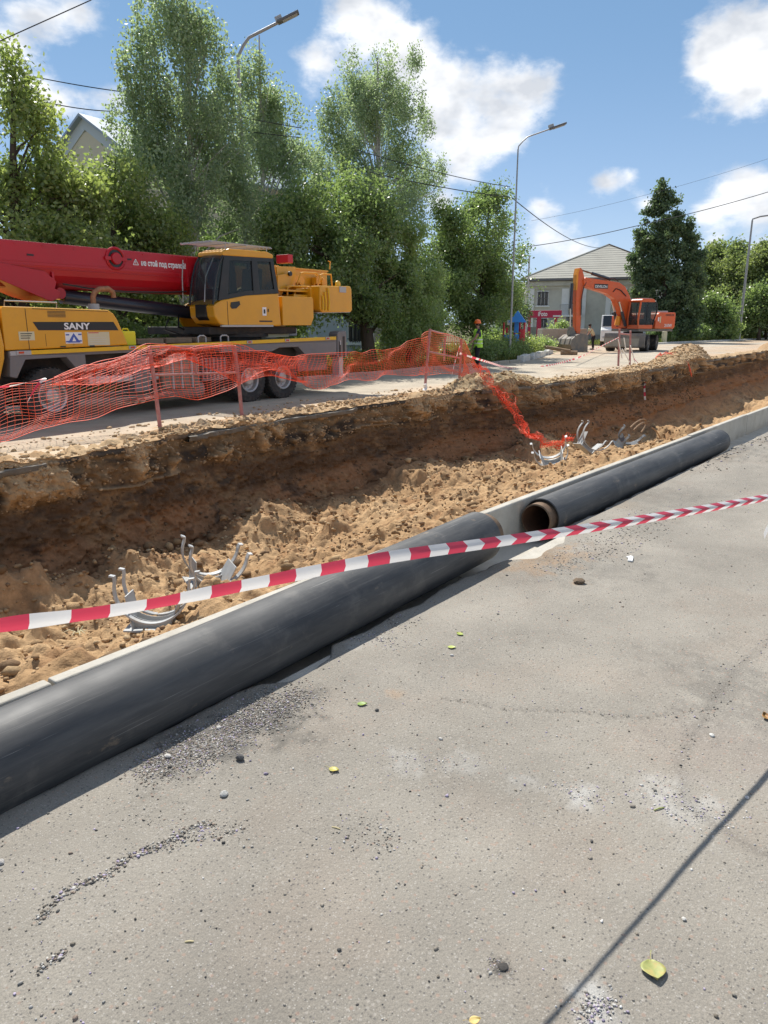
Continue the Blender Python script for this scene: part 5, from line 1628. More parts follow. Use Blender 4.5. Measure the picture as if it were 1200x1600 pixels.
MB().tube([(-0.08, 0, 0.27), (-0.06, 0, 0.31), (0.04, 0, 0.31), (0.06, 0, 0.27)], 0.014, 6).build('handle', M['can'], cn)
for i, (a, b, zz) in enumerate(((216, 256, 532), (260, 300, 531), (305, 330, 531))):
    xa, xb = CP(a, zz, 0.5)[0], CP(b, zz, 0.5)[0]
    o = MB().bx(-(xb - xa) / 2, (xb - xa) / 2, -0.3, 0.3, 0, 0.10).build('timber_pad', M['wood'], bevel=0.01)
    o.location = CMW @ Vector(((xa + xb) / 2, 0.8, 1.275 + 0.008 * i)); o.rotation_euler = (0, 0, R_(3 + i * 2 - 2))
    tag(o, ['grey brown timber pad on the crane deck next to the yellow can', 'middle of three timber pads on the crane deck under the boom', 'timber pad on the crane deck closest to the turntable'][i], 'timber', 'timber pads lying on the crane deck')
# boom
cs = [(0.95, 3.01), (0.96, 3.04), (1.84, 3.04), (1.85, 3.01), (1.85, 2.66), (1.82, 2.50), (1.72, 2.37), (1.55, 2.29), (1.40, 2.27), (1.25, 2.29), (1.08, 2.37), (0.98, 2.50), (0.95, 2.66)]
mb = MB(); n = len(cs)
xs_ = [-9.6, -1.0]
for x in xs_: mb.v += [(x, p[0], p[1]) for p in cs]
mb.f = [tuple(range(n - 1, -1, -1)), tuple(range(n, 2 * n))] + [(i, (i + 1) % n, (i + 1) % n + n, i + n) for i in range(n)]
mb.mi = [0] * len(mb.f)
bo = mb.build('boom', M['red'], CR, bevel=0.004)
MB().prism(cprof([(-60, 395), (-60, 424), (0, 437), (58, 462), (80, 471), (92, 466), (94, 456), (86, 451), (88, 440), (70, 424), (0, 410)], 0.93), 0.925, 0.955).build('boom_cheek', M['red'], bo, bevel=0.006)
MB().prism(cprof([(-60, 424), (0, 436), (60, 462), (86, 470), (92, 464), (86, 452), (0, 420)], 0.93), 0.955, 1.845).build('boom_foot', M['red'], bo, bevel=0.01)
for (za, zb, pr) in ((2.70, 2.715, 0.012), (2.60, 2.612, 0.010)):
    MB().bx(-9.6, -1.6, 0.955 - pr, 0.97, za, zb).build('boom_rib', M['red'], bo, bevel=0.003)
MB().bx(-1.85, -1.80, 0.935, 1.0, 2.42, 3.03).build('boom_collar', M['red'], bo, bevel=0.004)
MB().bx(-4.9, -4.86, 0.93, 1.0, 2.32, 2.56).build('boom_rib', M['red'], bo, bevel=0.003)
cx, cz = CP(180, 404, 0.95)
mb = MB(); mb.lathe([(0.215, 0.02), (0.215, -0.02), (0.19, -0.035), (0.165, -0.02), (0.165, 0.0)], (cx, 0.95, cz), 'y', 32, False); mb.build('pulley_ring', M['red'], bo, smooth=True)
MB().lathe([(0.163, -0.004), (0.0005, -0.004)], (cx, 0.95, cz), 'y', 32, False).build('pulley_recess', M['black'], bo)
MB().lathe([(0.11, -0.0), (0.11, -0.05), (0.10, -0.065), (0.0005, -0.065)], (cx, 0.95, cz), 'y', 28, False).build('pulley_cap', M['red'], bo, smooth=True)
MB().bx(cx - 0.24, cx + 0.24, 0.91, 0.95, cz - 0.035, cz + 0.03).build('pulley_strap', M['red'], bo, bevel=0.006)
for (px, py) in ((47, 398), (201, 405)):
    a, b = CP(px, py, 0.95); MB().bx(a - 0.06, a + 0.06, 0.94, 0.952, b - 0.018, b + 0.012).build('bolt_plate', M['black'], bo)
a, b = CP(219, 414.5, 0.95)
text('не стой под стрелой!', 'lettering', M['text_white'], 0.140, (a + 0.02, 0.944, b - 0.0), SIDE, bo, 0.001, 0.0055, sx=0.78)
a, b = CP(208, 413.5, 0.95)
tr = MB()
for (u, v) in (((0, 0), (0.12, 0)), ((0.12, 0), (0.06, 0.105)), ((0.06, 0.105), (0, 0))):
    tr.tube([(a + u[0], 0.945, b + u[1]), (a + v[0], 0.945, b + v[1])], 0.008, 4)
tr.bx(a + 0.053, a + 0.067, 0.942, 0.948, b + 0.03, b + 0.065); tr.bx(a + 0.053, a + 0.067, 0.942, 0.948, b + 0.012, b + 0.022)
tr.build('warning_triangle', M['text_white'], bo)
# lift cylinder
p0 = CP(96, 463, 1.4); p1 = CP(312, 490, 1.4)
MB().tube([(p0[0], 1.4, p0[1]), (p1[0], 1.4, p1[1])], 0.135, 24).build('lift_cylinder', M['cyl'], CR, smooth=True)
q0 = (p0[0] - 0.22, p0[1] + 0.02)
MB().tube([(q0[0], 1.4, q0[1]), (p0[0] + 0.02, 1.4, p0[1])], 0.075, 16).build('cylinder_rod', M['chrome'], CR, smooth=True)
MB().tube([(q0[0], 1.05, q0[1] + 0.02), (q0[0], 1.75, q0[1] + 0.02)], 0.10, 16).build('cylinder_pin', M['red'], CR, smooth=True)
mb = MB()
mb.tube([(-4.7, 0.94, 2.36), (-4.2, 0.92, 2.30), (-3.4, 0.93, 2.27), (-2.4, 0.92, 2.29), (-1.9, 0.93, 2.32)], 0.016, 6)
mb.build('hose', M['black'], CR)
mb = MB()
mb.tube([(-2.2, 1.2, 1.75), (-2.4, 1.1, 1.55), (-2.0, 1.0, 1.42), (-1.7, 0.9, 1.5)], 0.02, 6)
mb.build('hose', M['black'], CR)
mb = MB()
mb.tube([(-1.8, 1.35, 1.9), (-1.95, 1.2, 1.6), (-1.7, 1.1, 1.46)], 0.022, 6)
mb.build('hose', M['black'], CR)
for xx in (-5.5, -5.0, -4.4, -2.9, -2.2): MB().box((xx, 0.948, 2.985), (0.05, 0.012, 0.03)).build('bolt_plate', M['red'], bo)
MB().bx(-5.75, -5.2, 0.944, 0.952, 2.64, 2.655).build('weld_seam', M['red'], bo)
# turntable and superstructure
MB().lathe([(0.95, 1.27), (0.95, 1.36), (1.12, 1.38), (1.12, 1.46), (0.98, 1.48), (0.98, 1.6)], (-0.62, 1.4, 0), 'z', 40).build('slew_ring', M['dark'], CR)
MB().bx(-1.85, 0.85, 0.35, 2.4, 1.44, 1.60).build('turntable_plate', M['dark'], CR, bevel=0.02)
MB().prism([(-1.3, 1.60), (-1.55, 1.95), (-0.2, 2.5), (0.1, 3.0), (0.95, 3.02), (1.3, 2.55), (1.4, 1.72), (1.1, 1.60)], 0.95, 1.03).build('side_frame', M['yellow'], CR, bevel=0.006)
MB().prism([(-1.3, 1.60), (-1.55, 1.95), (-0.2, 2.5), (0.1, 3.0), (0.95, 3.02), (1.3, 2.55), (1.4, 1.72), (1.1, 1.60)], 1.77, 1.85).build('side_frame', M['yellow'], CR, bevel=0.006)
mb = MB(); mb.bx(0.95, 2.78, 0.98, 1.06, 2.45, 2.98); mb.bx(0.95, 2.78, 1.75, 1.83, 2.45, 2.98); mb.bx(0.9, 2.8, 0.95, 1.85, 2.96, 3.0)
mb.build('winch_frame', M['yellow'], CR, bevel=0.006)
for xx in (1.45, 2.3):
    mb = MB().lathe([(0.29, 0.0), (0.29, 0.04), (0.22, 0.05), (0.22, 0.6), (0.29, 0.61), (0.29, 0.65)], (xx, 1.08, 2.72), 'y', 24); mb.build('winch_drum', M['yellow'], CR)
    MB().lathe([(0.245, 0.06), (0.245, 0.59)], (xx, 1.08, 2.72), 'y', 24).build('wire_rope', M['dark'], CR)
    mb = MB(); mb.box((xx - 0.05, 0.86, 2.72), (0.26, 0.16, 0.16)); mb.lathe([(0.10, -0.22), (0.10, 0)], (xx + 0.1, 0.98, 2.68), 'y', 14)
    mb.tube([(xx - 0.2, 0.85, 2.6), (xx - 0.1, 0.82, 2.75), (xx + 0.1, 0.82, 2.8), (xx + 0.22, 0.86, 2.62)], 0.02, 6)
    mb.tube([(xx - 0.15, 0.83, 2.85), (xx + 0.05, 0.80, 2.7), (xx + 0.24, 0.86, 2.76)], 0.015, 6)
    mb.build('winch_motor', M['yellow'], CR)
mb = MB()
for (a, b) in (((430, 455), (430, 448)),): pass
def rail(pts, t, r=0.022): return [(CP(x, y, t)[0], t, CP(x, y, t)[1]) for (x, y) in pts]
MB().tube(rail([(464, 445), (470, 427), (474, 426), (494, 427), (497, 430)], 0.6), 0.022, 6).build('handrail', M['yellow'], CR)
MB().tube(rail([(497, 445), (500, 430), (505, 428), (517, 429), (519, 447)], 0.6), 0.022, 6).build('handrail', M['yellow'], CR)
MB().tube(rail([(449, 462), (449, 449), (455, 447), (494, 449)], 0.5), 0.024, 6).build('handrail', M['yellow'], CR)
MB().tube(rail([(459, 462), (463, 452), (490, 453)], 0.5), 0.024, 6).build('handrail', M['yellow'], CR)
MB().tube(rail([(513, 408), (516, 409), (515, 421)], 0.9), 0.018, 6).build('handrail', M['yellow'], CR)
MB().prism(cprof([(432, 416), (462, 417), (462, 446), (440, 452), (434, 440)], 0.7), 0.7, 0.74).build('side_plate', M['yellow'], CR, bevel=0.006)
MB().prism(cprof([(434, 430), (452, 427), (455, 430), (440, 462), (434, 462)], 0.6), 0.6, 0.66).build('brace_plate', M['yellow'], CR, bevel=0.006)
a, b = CP(447, 428, 0.7); MB().lathe([(0.055, 0), (0.055, -0.05)], (a, 0.6, b), 'y', 16).build('pin', M['black'], CR)
a0, a1 = CP(436, 448, .4)[0], CP(497, 450, .4)[0]; MB().bx(a0, a1, 0.4, 0.9, 2.40, 2.44).build('walkway', M['yellow'], CR, bevel=0.004)
a, b = CP(434, 404, 1.6); MB().bx(a - 0.06, a + 0.12, 1.2, 1.6, b - 0.12, b + 0.08).build('boom_tail', M['red'], CR, bevel=0.01)
MB().bx(1.0, 1.42, 0.9, 1.85, 1.75, 2.45).build('engine_bay', M['dark'], CR)
MB().bx(0.85, 1.35, 0.4, 0.9, 2.28, 2.34).build('hatch', M['yellow'], CR, bevel=0.01)
mb = MB()
for q in range(4): mb.tube([(0.3 + q * 0.12, 0.86, 2.3), (0.35 + q * 0.13, 0.8, 2.5 + 0.03 * q), (0.6 + q * 0.16, 0.86, 2.62), (0.9 + q * 0.2, 0.95, 2.6)], 0.016, 6)
mb.build('hose', M['black'], CR)
# hatch box beside the cab
o = MB().prism([(0.13, 1.63), (0.13, 2.27), (1.17, 2.27), (1.20, 2.23), (1.20, 1.80), (1.10, 1.63)], 0.1, 0.85).build('hydraulic_box', M['yellow'], CR, bevel=0.012)
# counterweight, notch near its left end
cw = MB()
cw.prism([(1.50, 1.93), (1.42, 2.0), (1.42, 2.55), (2.62, 2.58), (2.66, 2.50), (2.68, 2.02), (2.64, 1.96)], 0.08, 2.66)
o = cw.build('counterweight', M['yellow'], CR, bevel=0.03, seg=3)
MB().bx(1.34, 1.43, 0.3, 2.4, 1.98, 2.5).build('counterweight_key', M['yellow'], o, bevel=0.01)
MB().prism([(1.36, 1.915), (2.64, 1.945), (2.64, 1.96), (1.36, 1.93)], 0.12, 2.6).build('bottom_plate', M['lgrey'], o)
a, b = CP(533, 449, 0.08); MB().box((a + 0.05, 0.07, b - 0.05), (0.26, 0.01, 0.14), None).build('sticker', M['lgrey'], o)
MB().lathe([(0.03, -0.03), (0.085, -0.02), (0.085, 0.02), (0.03, 0.03)], (a + 0.02, 0.2, b + 0.08), 'y', 18).build('lifting_lug', M['yellow_bright'], o)
mb = MB()
for (a, b) in ((502, 462), (506, 456), (511, 450)):
    s, z = CP(a, b, 0.1); mb.tube([(s, 0.05, 1.98), (s + 0.01, 0.045, 2.2), (s - 0.02, 0.05, z)], 0.022, 6)
mb.build('hose', M['yellow_bright'], CR)
# cream boxes under the superstructure
MB().bx(-0.15, 0.75, 0.5, 0.9, 1.36, 1.56).build('control_box', M['sticker'], CR, bevel=0.01)
MB().bx(0.75, 1.05, 0.5, 0.85, 1.38, 1.57).build('control_box', M['lgrey'], CR, bevel=0.03)
MB().bx(-0.35, -0.15, 0.5, 0.85, 1.40, 1.52).build('control_box', M['lgrey'], CR, bevel=0.03)
mb = MB()
for px in (315, 320, 349, 355):
    pass
for (a, b) in ((315, 327), (350, 362)):
    s0, s1 = CP(a, 533)[0], CP(b, 533)[0]
    mb.tube([(s0, 0.1, 1.29), (s0, 0.1, 1.40), (s0 + 0.05, 0.1, 1.43), (s1 - 0.05, 0.1, 1.43), (s1, 0.1, 1.40), (s1, 0.1, 1.29)], 0.016, 6)
mb.build('step_handle', M['lgrey'], CR)

# operator's cab
CW0, CW1 = 0.10, 0.86
side_low = [(-1.60, 1.615), (-1.78, 1.66), (-1.90, 1.80), (-1.92, 2.02), (-1.70, 2.14), (-1.0, 2.26), (0.02, 2.33), (0.075, 1.615)]
cab = MB().prism(side_low, CW0, CW1).build('operator_cab', M['yellow'], CR, bevel=0.03, seg=3)
MB().prism([(-1.93, 1.80), (-1.93, 2.05), (-1.86, 2.05), (-1.80, 1.70)], CW0 + 0.22, CW1 - 0.2).build('front_panel', M['black'], cab, bevel=0.01)
MB().bx(-1.72, -0.2, CW0 - 0.012, CW0 + 0.05, 1.60, 1.64).build('cab_sill', M['lgrey'], cab)
# frame posts (black) around the glass
roofp = [(-1.60, 3.10), (-1.42, 3.17), (-0.30, 3.19), (-0.12, 3.14), (-0.12, 3.06), (-1.60, 3.02)]
MB().prism(roofp, CW0 - 0.01, CW1 + 0.01).build('roof', M['yellow'], cab, bevel=0.025, seg=3)


def quad_prism(name, pts, y0, y1, m, par): return MB().prism(pts, y0, y1).build(name, m, par)


y0, y1 = CW0, CW0 + 0.05
for (y0, y1) in ((CW0 + 0.0, CW0 + 0.05), (CW1 - 0.05, CW1)):
    quad_prism('window_pillar', [(-1.56, 3.04), (-1.40, 3.04), (-1.52, 2.17), (-1.78, 2.13)], y0, y1, M['black'], cab)
    quad_prism('window_pillar', [(-0.78, 3.04), (-0.62, 3.04), (-0.56, 2.29), (-0.76, 2.27)], y0, y1, M['black'], cab)
    quad_prism('window_pillar', [(-0.22, 3.05), (-0.12, 3.05), (0.02, 2.33), (-0.10, 2.32)], y0, y1, M['black'], cab)
    quad_prism('window_pillar', [(-1.56, 3.05), (-0.12, 3.09), (-0.12, 2.99), (-1.52, 2.94)], y0 + 0.002, y1 - 0.002, M['black'], cab)
    quad_prism('window_pillar', [(-1.76, 2.13), (-1.0, 2.25), (0.02, 2.33), (-0.01, 2.42), (-1.0, 2.34), (-1.72, 2.22)], y0 + 0.003, y1 - 0.003, M['black'], cab)
    quad_prism('window_glass', [(-1.48, 2.97), (-0.20, 3.0), (-0.05, 2.38), (-1.64, 2.20)], y0 + 0.02, y0 + 0.028, M['glass_side'], cab)
# curved windshield, outer black pillars at its sides
mb = MB(); rows = [(-1.56, 3.05), (-1.70, 2.85), (-1.80, 2.60), (-1.87, 2.30), (-1.91, 2.05)]
vs = []
for (x, z) in rows:
    for k in range(7):
        v = k / 6; y = CW0 + 0.03 + (CW1 - CW0 - 0.06) * v
        vs.append((x - 0.06 * math.sin(math.pi * v), y, z))
fs = [(i * 7 + k, i * 7 + k + 1, (i + 1) * 7 + k + 1, (i + 1) * 7 + k) for i in range(4) for k in range(6)]
o = mb.add(vs, fs).build('windshield', M['glass_clear'], cab, smooth=True)
for y in (CW0 + 0.02, CW1 - 0.02):
    MB().tube([(x, y, z) for (x, z) in rows], 0.022, 8).build('windshield_frame', M['black'], cab)
for y in (CW0 + 0.0, CW1 - 0.12):
    quad_prism('quarter_glass', [(-1.56, 3.04), (-1.70, 2.85), (-1.80, 2.60), (-1.87, 2.30), (-1.91, 2.08), (-1.76, 2.14), (-1.60, 2.9)], y + 0.02, y + 0.026, M['glass_side'], cab)
MB().tube([(-1.58, CW0 + 0.3, 3.0), (-1.84, CW0 + 0.28, 2.6), (-1.96, CW0 + 0.22, 2.1)], 0.012, 6).build('wiper', M['lgrey'], cab)
MB().bx(-0.14, -0.10, CW0 + 0.05, CW1 - 0.05, 2.33, 3.05).build('rear_pane', M['glass_side'], cab)
MB().prism([(-0.9, 1.9), (-0.35, 1.9), (-0.25, 2.85), (-0.42, 2.85), (-0.52, 2.1), (-0.9, 2.08)], 0.3, 0.78).build('seat', M['seat'], cab, bevel=0.03)
MB().box((-1.5, 0.55, 2.25), (0.12, 0.5, 0.3)).build('dashboard', M['black'], cab, bevel=0.03)
MB().bx(-1.545, -1.537, CW0 - 0.006, CW0, 1.64, 2.12).build('door_seam', M['dark'], cab)
MB().bx(-0.62, -0.22, CW0 - 0.006, CW0, 1.705, 1.735).build('vent', M['dark'], cab)
MB().prism([(-1.46, 2.02), (-1.44, 2.10), (-1.20, 2.13), (-1.18, 2.06), (-1.30, 1.98), (-1.42, 1.97)], CW0 - 0.012, CW0).build('door_handle', M['black'], cab)
MB().bx(-0.52, -0.40, CW0 - 0.008, CW0, 1.84, 2.02).build('sticker', M['text_white'], cab)
MB().box((-0.46, CW0 - 0.010, 1.93), (0.05, 0.004, 0.09)).build('print', M['text_black'], cab)
text('8', 'lettering', M['text_black'], 0.09, (-0.36, CW0 - 0.006, 1.92), SIDE, cab, 0.002, 0.002)
# slatted guard on the roof
mb = MB()
for i in range(9): mb.box((-1.05, CW0 + 0.02 + i * 0.11, 3.285), (1.75, 0.035, 0.015))
for x in (-1.9, -1.45, -0.95, -0.45, -0.2): mb.box((x, 0.54, 3.262), (0.03, 0.95, 0.02))
for x in (-1.5, -0.3):
    for y in (0.12, 0.96): mb.tube([(x, y, 3.15), (x, y, 3.27)], 0.012, 5)
mb.build('roof_guard', M['lgrey'], cab)
MB().tube([(-1.96, CW1 + 0.05, 2.95), (-1.98, CW1 + 0.08, 2.6), (-2.0, CW1 + 0.08, 2.1)], 0.012, 6).build('mirror_arm', M['lgrey'], cab)

# ------------------------------------------------------------------ wheeled excavator
EXC = onZ(987, 547.5)
UH = R_(155)
exc = empty('wheeled_excavator', 'orange wheeled excavator resting its bucket on the road in front of the grey building', 'excavator', (EXC.x, EXC.y, 0), UH)
RU = R_(188 - 155)
Ru = Matrix.Rotation(RU, 3, 'Z')


def U_(mb):     # turn a builder's vertices into the undercarriage direction
    mb.v = [tuple(Ru @ Vector(p)) for p in mb.v]
    return mb


U_(MB().bx(-1.9, 1.9, -0.45, 0.45, 0.55, 0.98)).build('undercarriage', M['mudgrey'], exc, bevel=0.03)
U_(MB().bx(-0.7, 0.7, -0.9, 0.9, 0.75, 1.02)).build('side_tank', M['mudgrey'], exc, bevel=0.04)
MB().lathe([(0.62, 0), (0.62, 0.2)], (0, 0, 1.0), 'z', 28).build('slew_ring', M['dark'], exc)
for (xx, yy) in ((1.35, 1.05), (1.35, -1.05), (-1.35, 1.05), (-1.35, -1.05)):
    p = Ru @ Vector((xx, yy, 0.5))
    w = wheel(exc, p, 0.5, 0.5, side=(1 if yy > 0 else -1), lugs=20, m_rim=M['mudgrey']); w.rotation_euler = (0, 0, RU)
for xx in (1.35, -1.35): U_(MB().bx(xx - 0.12, xx + 0.12, -0.85, 0.85, 0.4, 0.62)).build('axle', M['mudgrey'], exc)
mb = MB(); pr = [(2.15, 0.22), (2.30, 0.30), (2.34, 0.62), (2.30, 0.95), (2.22, 1.12), (2.16, 1.10), (2.22, 0.62), (2.18, 0.34), (2.10, 0.24)]
mb.prism(pr, -1.25, 1.25); U_(mb).build('dozer_blade', M['mudgrey'], exc)
mb = MB(); mb.prism([(2.335, 0.3), (2.345, 0.62), (2.325, 0.80), (2.30, 0.62)], -1.2, 0.9); U_(mb).build('blade_wear_plate', M['concrete_old'], exc)
U_(MB().bx(1.6, 2.15, -0.5, -0.38, 0.5, 0.7).bx(1.6, 2.15, 0.38, 0.5, 0.5, 0.7)).build('blade_arm', M['mudgrey'], exc)
# upper body
MB().bx(-2.2, 0.75, -1.22, 1.22, 1.22, 1.36).build('turntable_frame', M['mudgrey'], exc, bevel=0.02)
MB().prism([(-2.25, 1.38), (-2.35, 1.5), (-2.35, 2.32), (-2.28, 2.40), (-1.0, 2.40), (-0.82, 2.32), (-0.62, 1.9), (-0.60, 1.38)], -1.25, 1.25).build('engine_cover', M['orange'], exc, bevel=0.05, seg=3)
MB().bx(-2.0, -1.2, 0.1, 0.9, 2.41, 2.5).build('hood_grille', M['lgrey'], exc, bevel=0.02)
MB().bx(-0.6, 0.75, -1.25, -0.35, 1.37, 2.2).build('tool_compartment', M['orange'], exc, bevel=0.04)
LS = (math.pi / 2, 0, math.pi)     # faces +y
text('DEVELON', 'lettering', M['text_black'], 0.17, (-1.45, 1.256, 2.18), LS, exc, 0.002, 0.003)
text('210W', 'lettering', M['text_white'], 0.26, (-1.4, 1.256, 1.50), LS, exc, 0.002, 0.005)
MB().bx(-0.9, -0.8, 1.25, 1.256, 1.85, 2.1).build('sticker', M['text_white'], exc); MB().bx(-1.06, -0.96, 1.25, 1.256, 1.75, 2.15).build('sticker', M['sticker'], exc)
# cab: orange frame with big glass
c0, c1 = 0.25, 1.22
sp_ = [(0.80, 1.38), (0.84, 2.0), (0.70, 3.08), (0.55, 3.20), (-0.35, 3.20), (-0.62, 3.0), (-0.72, 2.3), (-0.45, 1.85), (-0.40, 1.38)]
ecab = MB().prism([(0.82, 1.38), (0.82, 1.62), (-0.42, 1.62), (-0.40, 1.38)], c0, c1).build('cab', M['orange'], exc, bevel=0.02)
MB().prism([(0.72, 3.08), (0.58, 3.22), (-0.36, 3.22), (-0.58, 3.06), (-0.5, 3.02), (0.66, 3.02)], c0, c1).build('roof', M['orange'], ecab, bevel=0.04, seg=3)
for y in (c1 - 0.03, c0 + 0.03):
    MB().tube([(0.80, y, 1.5), (0.83, y, 2.0), (0.70, y, 3.06)], 0.055, 8).build('cab_pillar', M['orange'], ecab, smooth=True)
    MB().tube([(-0.50, y, 3.08), (-0.66, y, 2.9), (-0.70, y, 2.4), (-0.50, y, 1.9), (-0.42, y, 1.5)], 0.045, 8).build('cab_pillar', M['black'], ecab, smooth=True)
    MB().prism([(0.78, 1.62), (0.80, 2.0), (0.68, 3.02), (-0.5, 3.02), (-0.63, 2.85), (-0.67, 2.4), (-0.47, 1.9), (-0.42, 1.62)], y - 0.01, y + 0.01).build('side_window', M['glass_side'], ecab)
    MB().tube([(0.12, y, 1.62), (0.10, y, 3.04)], 0.03, 6).build('door_post', M['black'], ecab)
MB().add([(0.83, c0 + 0.05, 2.0), (0.83, c1 - 0.05, 2.0), (0.71, c1 - 0.05, 3.02), (0.71, c0 + 0.05, 3.02), (0.80, c0 + 0.05, 1.62), (0.80, c1 - 0.05, 1.62)], [(0, 1, 2, 3), (4, 5, 1, 0)]).build('windshield', M['glass_clear'], ecab)
MB().bx(-0.45, 0.05, 0.5, 1.0, 1.65, 2.0).bx(-0.45, -0.3, 0.5, 1.0, 2.0, 2.75).build('seat', M['seat'], ecab, bevel=0.05)
mb = MB()
for i in range(7): mb.bx(-0.25 + i * 0.15, -0.2 + i * 0.15, c0 + 0.05, c1 - 0.05, 3.24, 3.27)
mb.build('roof_guard', M['lgrey'], ecab)
# boom, stick
bw = 0.24; yb = -0.1
MB().prism([(0.45, 1.40), (0.30, 1.7), (0.36, 2.7), (0.66, 3.42), (1.10, 3.98), (1.60, 4.22), (2.2, 4.28), (4.35, 4.46), (4.55, 4.30), (4.45, 3.98), (4.1, 3.86), (2.5, 3.52), (1.85, 3.20), (1.45, 2.7), (0.80, 1.45)], yb - bw, yb + bw).build('boom', M['orange'], exc, bevel=0.03)
pl_ = MB().bx(2.55, 3.65, yb + bw, yb + bw + 0.006, 3.82, 4.10); o = pl_.build('name_plate', M['text_black'], exc)
text('DEVELON', 'lettering', M['text_white'], 0.225, (3.60, yb + bw + 0.008, 3.87), LS, o, 0.001, 0.004)
MB().prism([(4.72, 5.02), (4.95, 4.98), (5.03, 4.60), (4.96, 3.0), (4.82, 1.3), (4.66, 0.85), (4.50, 0.88), (4.46, 1.2), (4.52, 2.9), (4.34, 4.2), (4.44, 4.55), (4.60, 4.9)], yb - 0.16, yb + 0.16).build('stick', M['orange'], exc, bevel=0.03)
MB().prism([(4.96, 4.98), (5.04, 4.60), (5.01, 3.7), (4.92, 3.7), (4.90, 4.7), (4.80, 4.99)], yb - 0.155, yb + 0.162).build('stick_lit_edge', M['orange2'], exc)  # brighter orange puts the sunlit edge of the stick into the colour
for yy in (yb - 0.34, yb + 0.34):
    MB().tube([(0.95, yy, 1.55), (1.35, yy, 2.45)], 0.10, 12).build('boom_cylinder', M['cyl'], exc, smooth=True)
    MB().tube([(1.35, yy, 2.45), (1.62, yy, 3.05)], 0.05, 10).build('cylinder_rod', M['chrome'], exc, smooth=True)
MB().tube([(1.35, yb, 1.6), (1.25, yb, 2.15)], 0.17, 12).build('swing_knuckle', M['orange2'], exc, smooth=True)
MB().tube([(2.2, yb, 4.42), (3.7, yb, 4.72)], 0.10, 12).build('stick_cylinder', M['cyl'], exc, smooth=True)
MB().tube([(3.7, yb, 4.72), (4.85, yb, 4.95)], 0.05, 10).build('cylinder_rod', M['steel_rust'], exc, smooth=True)
MB().tube([(5.22, yb, 4.1), (5.24, yb, 2.6)], 0.10, 12).build('bucket_cylinder', M['cyl'], exc, smooth=True)
MB().tube([(5.24, yb, 2.6), (5.16, yb, 1.45)], 0.05, 10).build('cylinder_rod', M['chrome'], exc, smooth=True)
mb = MB(); mb.tube([(1.0, yb + 0.26, 3.4), (1.5, yb + 0.28, 3.75), (1.9, yb + 0.28, 3.85), (2.1, yb + 0.26, 3.65)], 0.03, 6)
mb.tube([(1.6, yb + 0.1, 4.3), (2.0, yb + 0.1, 4.5), (2.6, yb + 0.1, 4.42)], 0.03, 6); mb.tube([(4.2, yb + .2, 4.3), (4.5, yb + 0.26, 3.9), (4.6, yb + 0.22, 3.2), (4.55, yb + 0.22, 2.2)], 0.028, 6)
mb.build('hose', M['black'], exc)
mb = MB(); mb.prism([(4.45, 0.8), (5.3, 1.0), (5.25, 1.5), (5.0, 1.5), (4.8, 1.15), (4.4, 1.05)], yb - 0.12, yb + 0.12); mb.build('bucket_linkage', M['mudgrey'], exc)
# bucket: curved shell with open mouth towards the machine, side plates, teeth
bk = empty('bucket', None, None, (0, 0, 0)); bk.parent = exc
for k_ in ('label', 'category'):
    if k_ in bk: del bk[k_]
arc = [(4.25, 1.0), (4.7, 1.10), (5.15, 1.02), (5.50, 0.78), (5.62, 0.45), (5.50, 0.16), (5.2, 0.02), (4.7, 0.0), (4.25, 0.05)]
inn = [(4.27, 0.95), (4.7, 1.05), (5.12, 0.97), (5.45, 0.75), (5.56, 0.45), (5.45, 0.2), (5.18, 0.07), (4.7, 0.05), (4.25, 0.09)]
bw2 = 0.68
vs = [(p[0], yy, p[1]) for yy in (yb - bw2, yb + bw2) for p in arc] + [(p[0], yy, p[1]) for yy in (yb - bw2, yb + bw2) for p in inn]
n = len(arc); fs = []
for i in range(n - 1):
    fs.append((i, i + 1, n + i + 1, n + i)); fs.append((2 * n + i, 3 * n + i, 3 * n + i + 1, 2 * n + i + 1))
fs += [(0, n, 3 * n, 2 * n), (n - 1, 3 * n - 1, 4 * n - 1, 2 * n - 1)]
MB().add(vs, fs).build('shell', M['bucket'], bk)
for yy in (yb - bw2, yb + bw2 - 0.03): MB().prism(arc, yy, yy + 0.03).build('side_plate', M['bucket'], bk)
for i in range(3):
    y = yb - 0.45 + i * 0.45
    MB().prism([(5.10, 1.06), (5.52, 0.80), (5.66, 0.45), (5.60, 0.42), (5.48, 0.78), (5.08, 1.02)], y - 0.05, y + 0.05).build('wear_strip', M['mudgrey'], bk)
for i in range(5):
    y = yb - 0.6 + i * 0.3
    MB().prism([(4.3, 0.0), (4.3, 0.08), (4.12, 0.03)], y - 0.05, y + 0.05).build('tooth', M['mudgrey'], bk)

# ------------------------------------------------------------------ lamp posts, wires


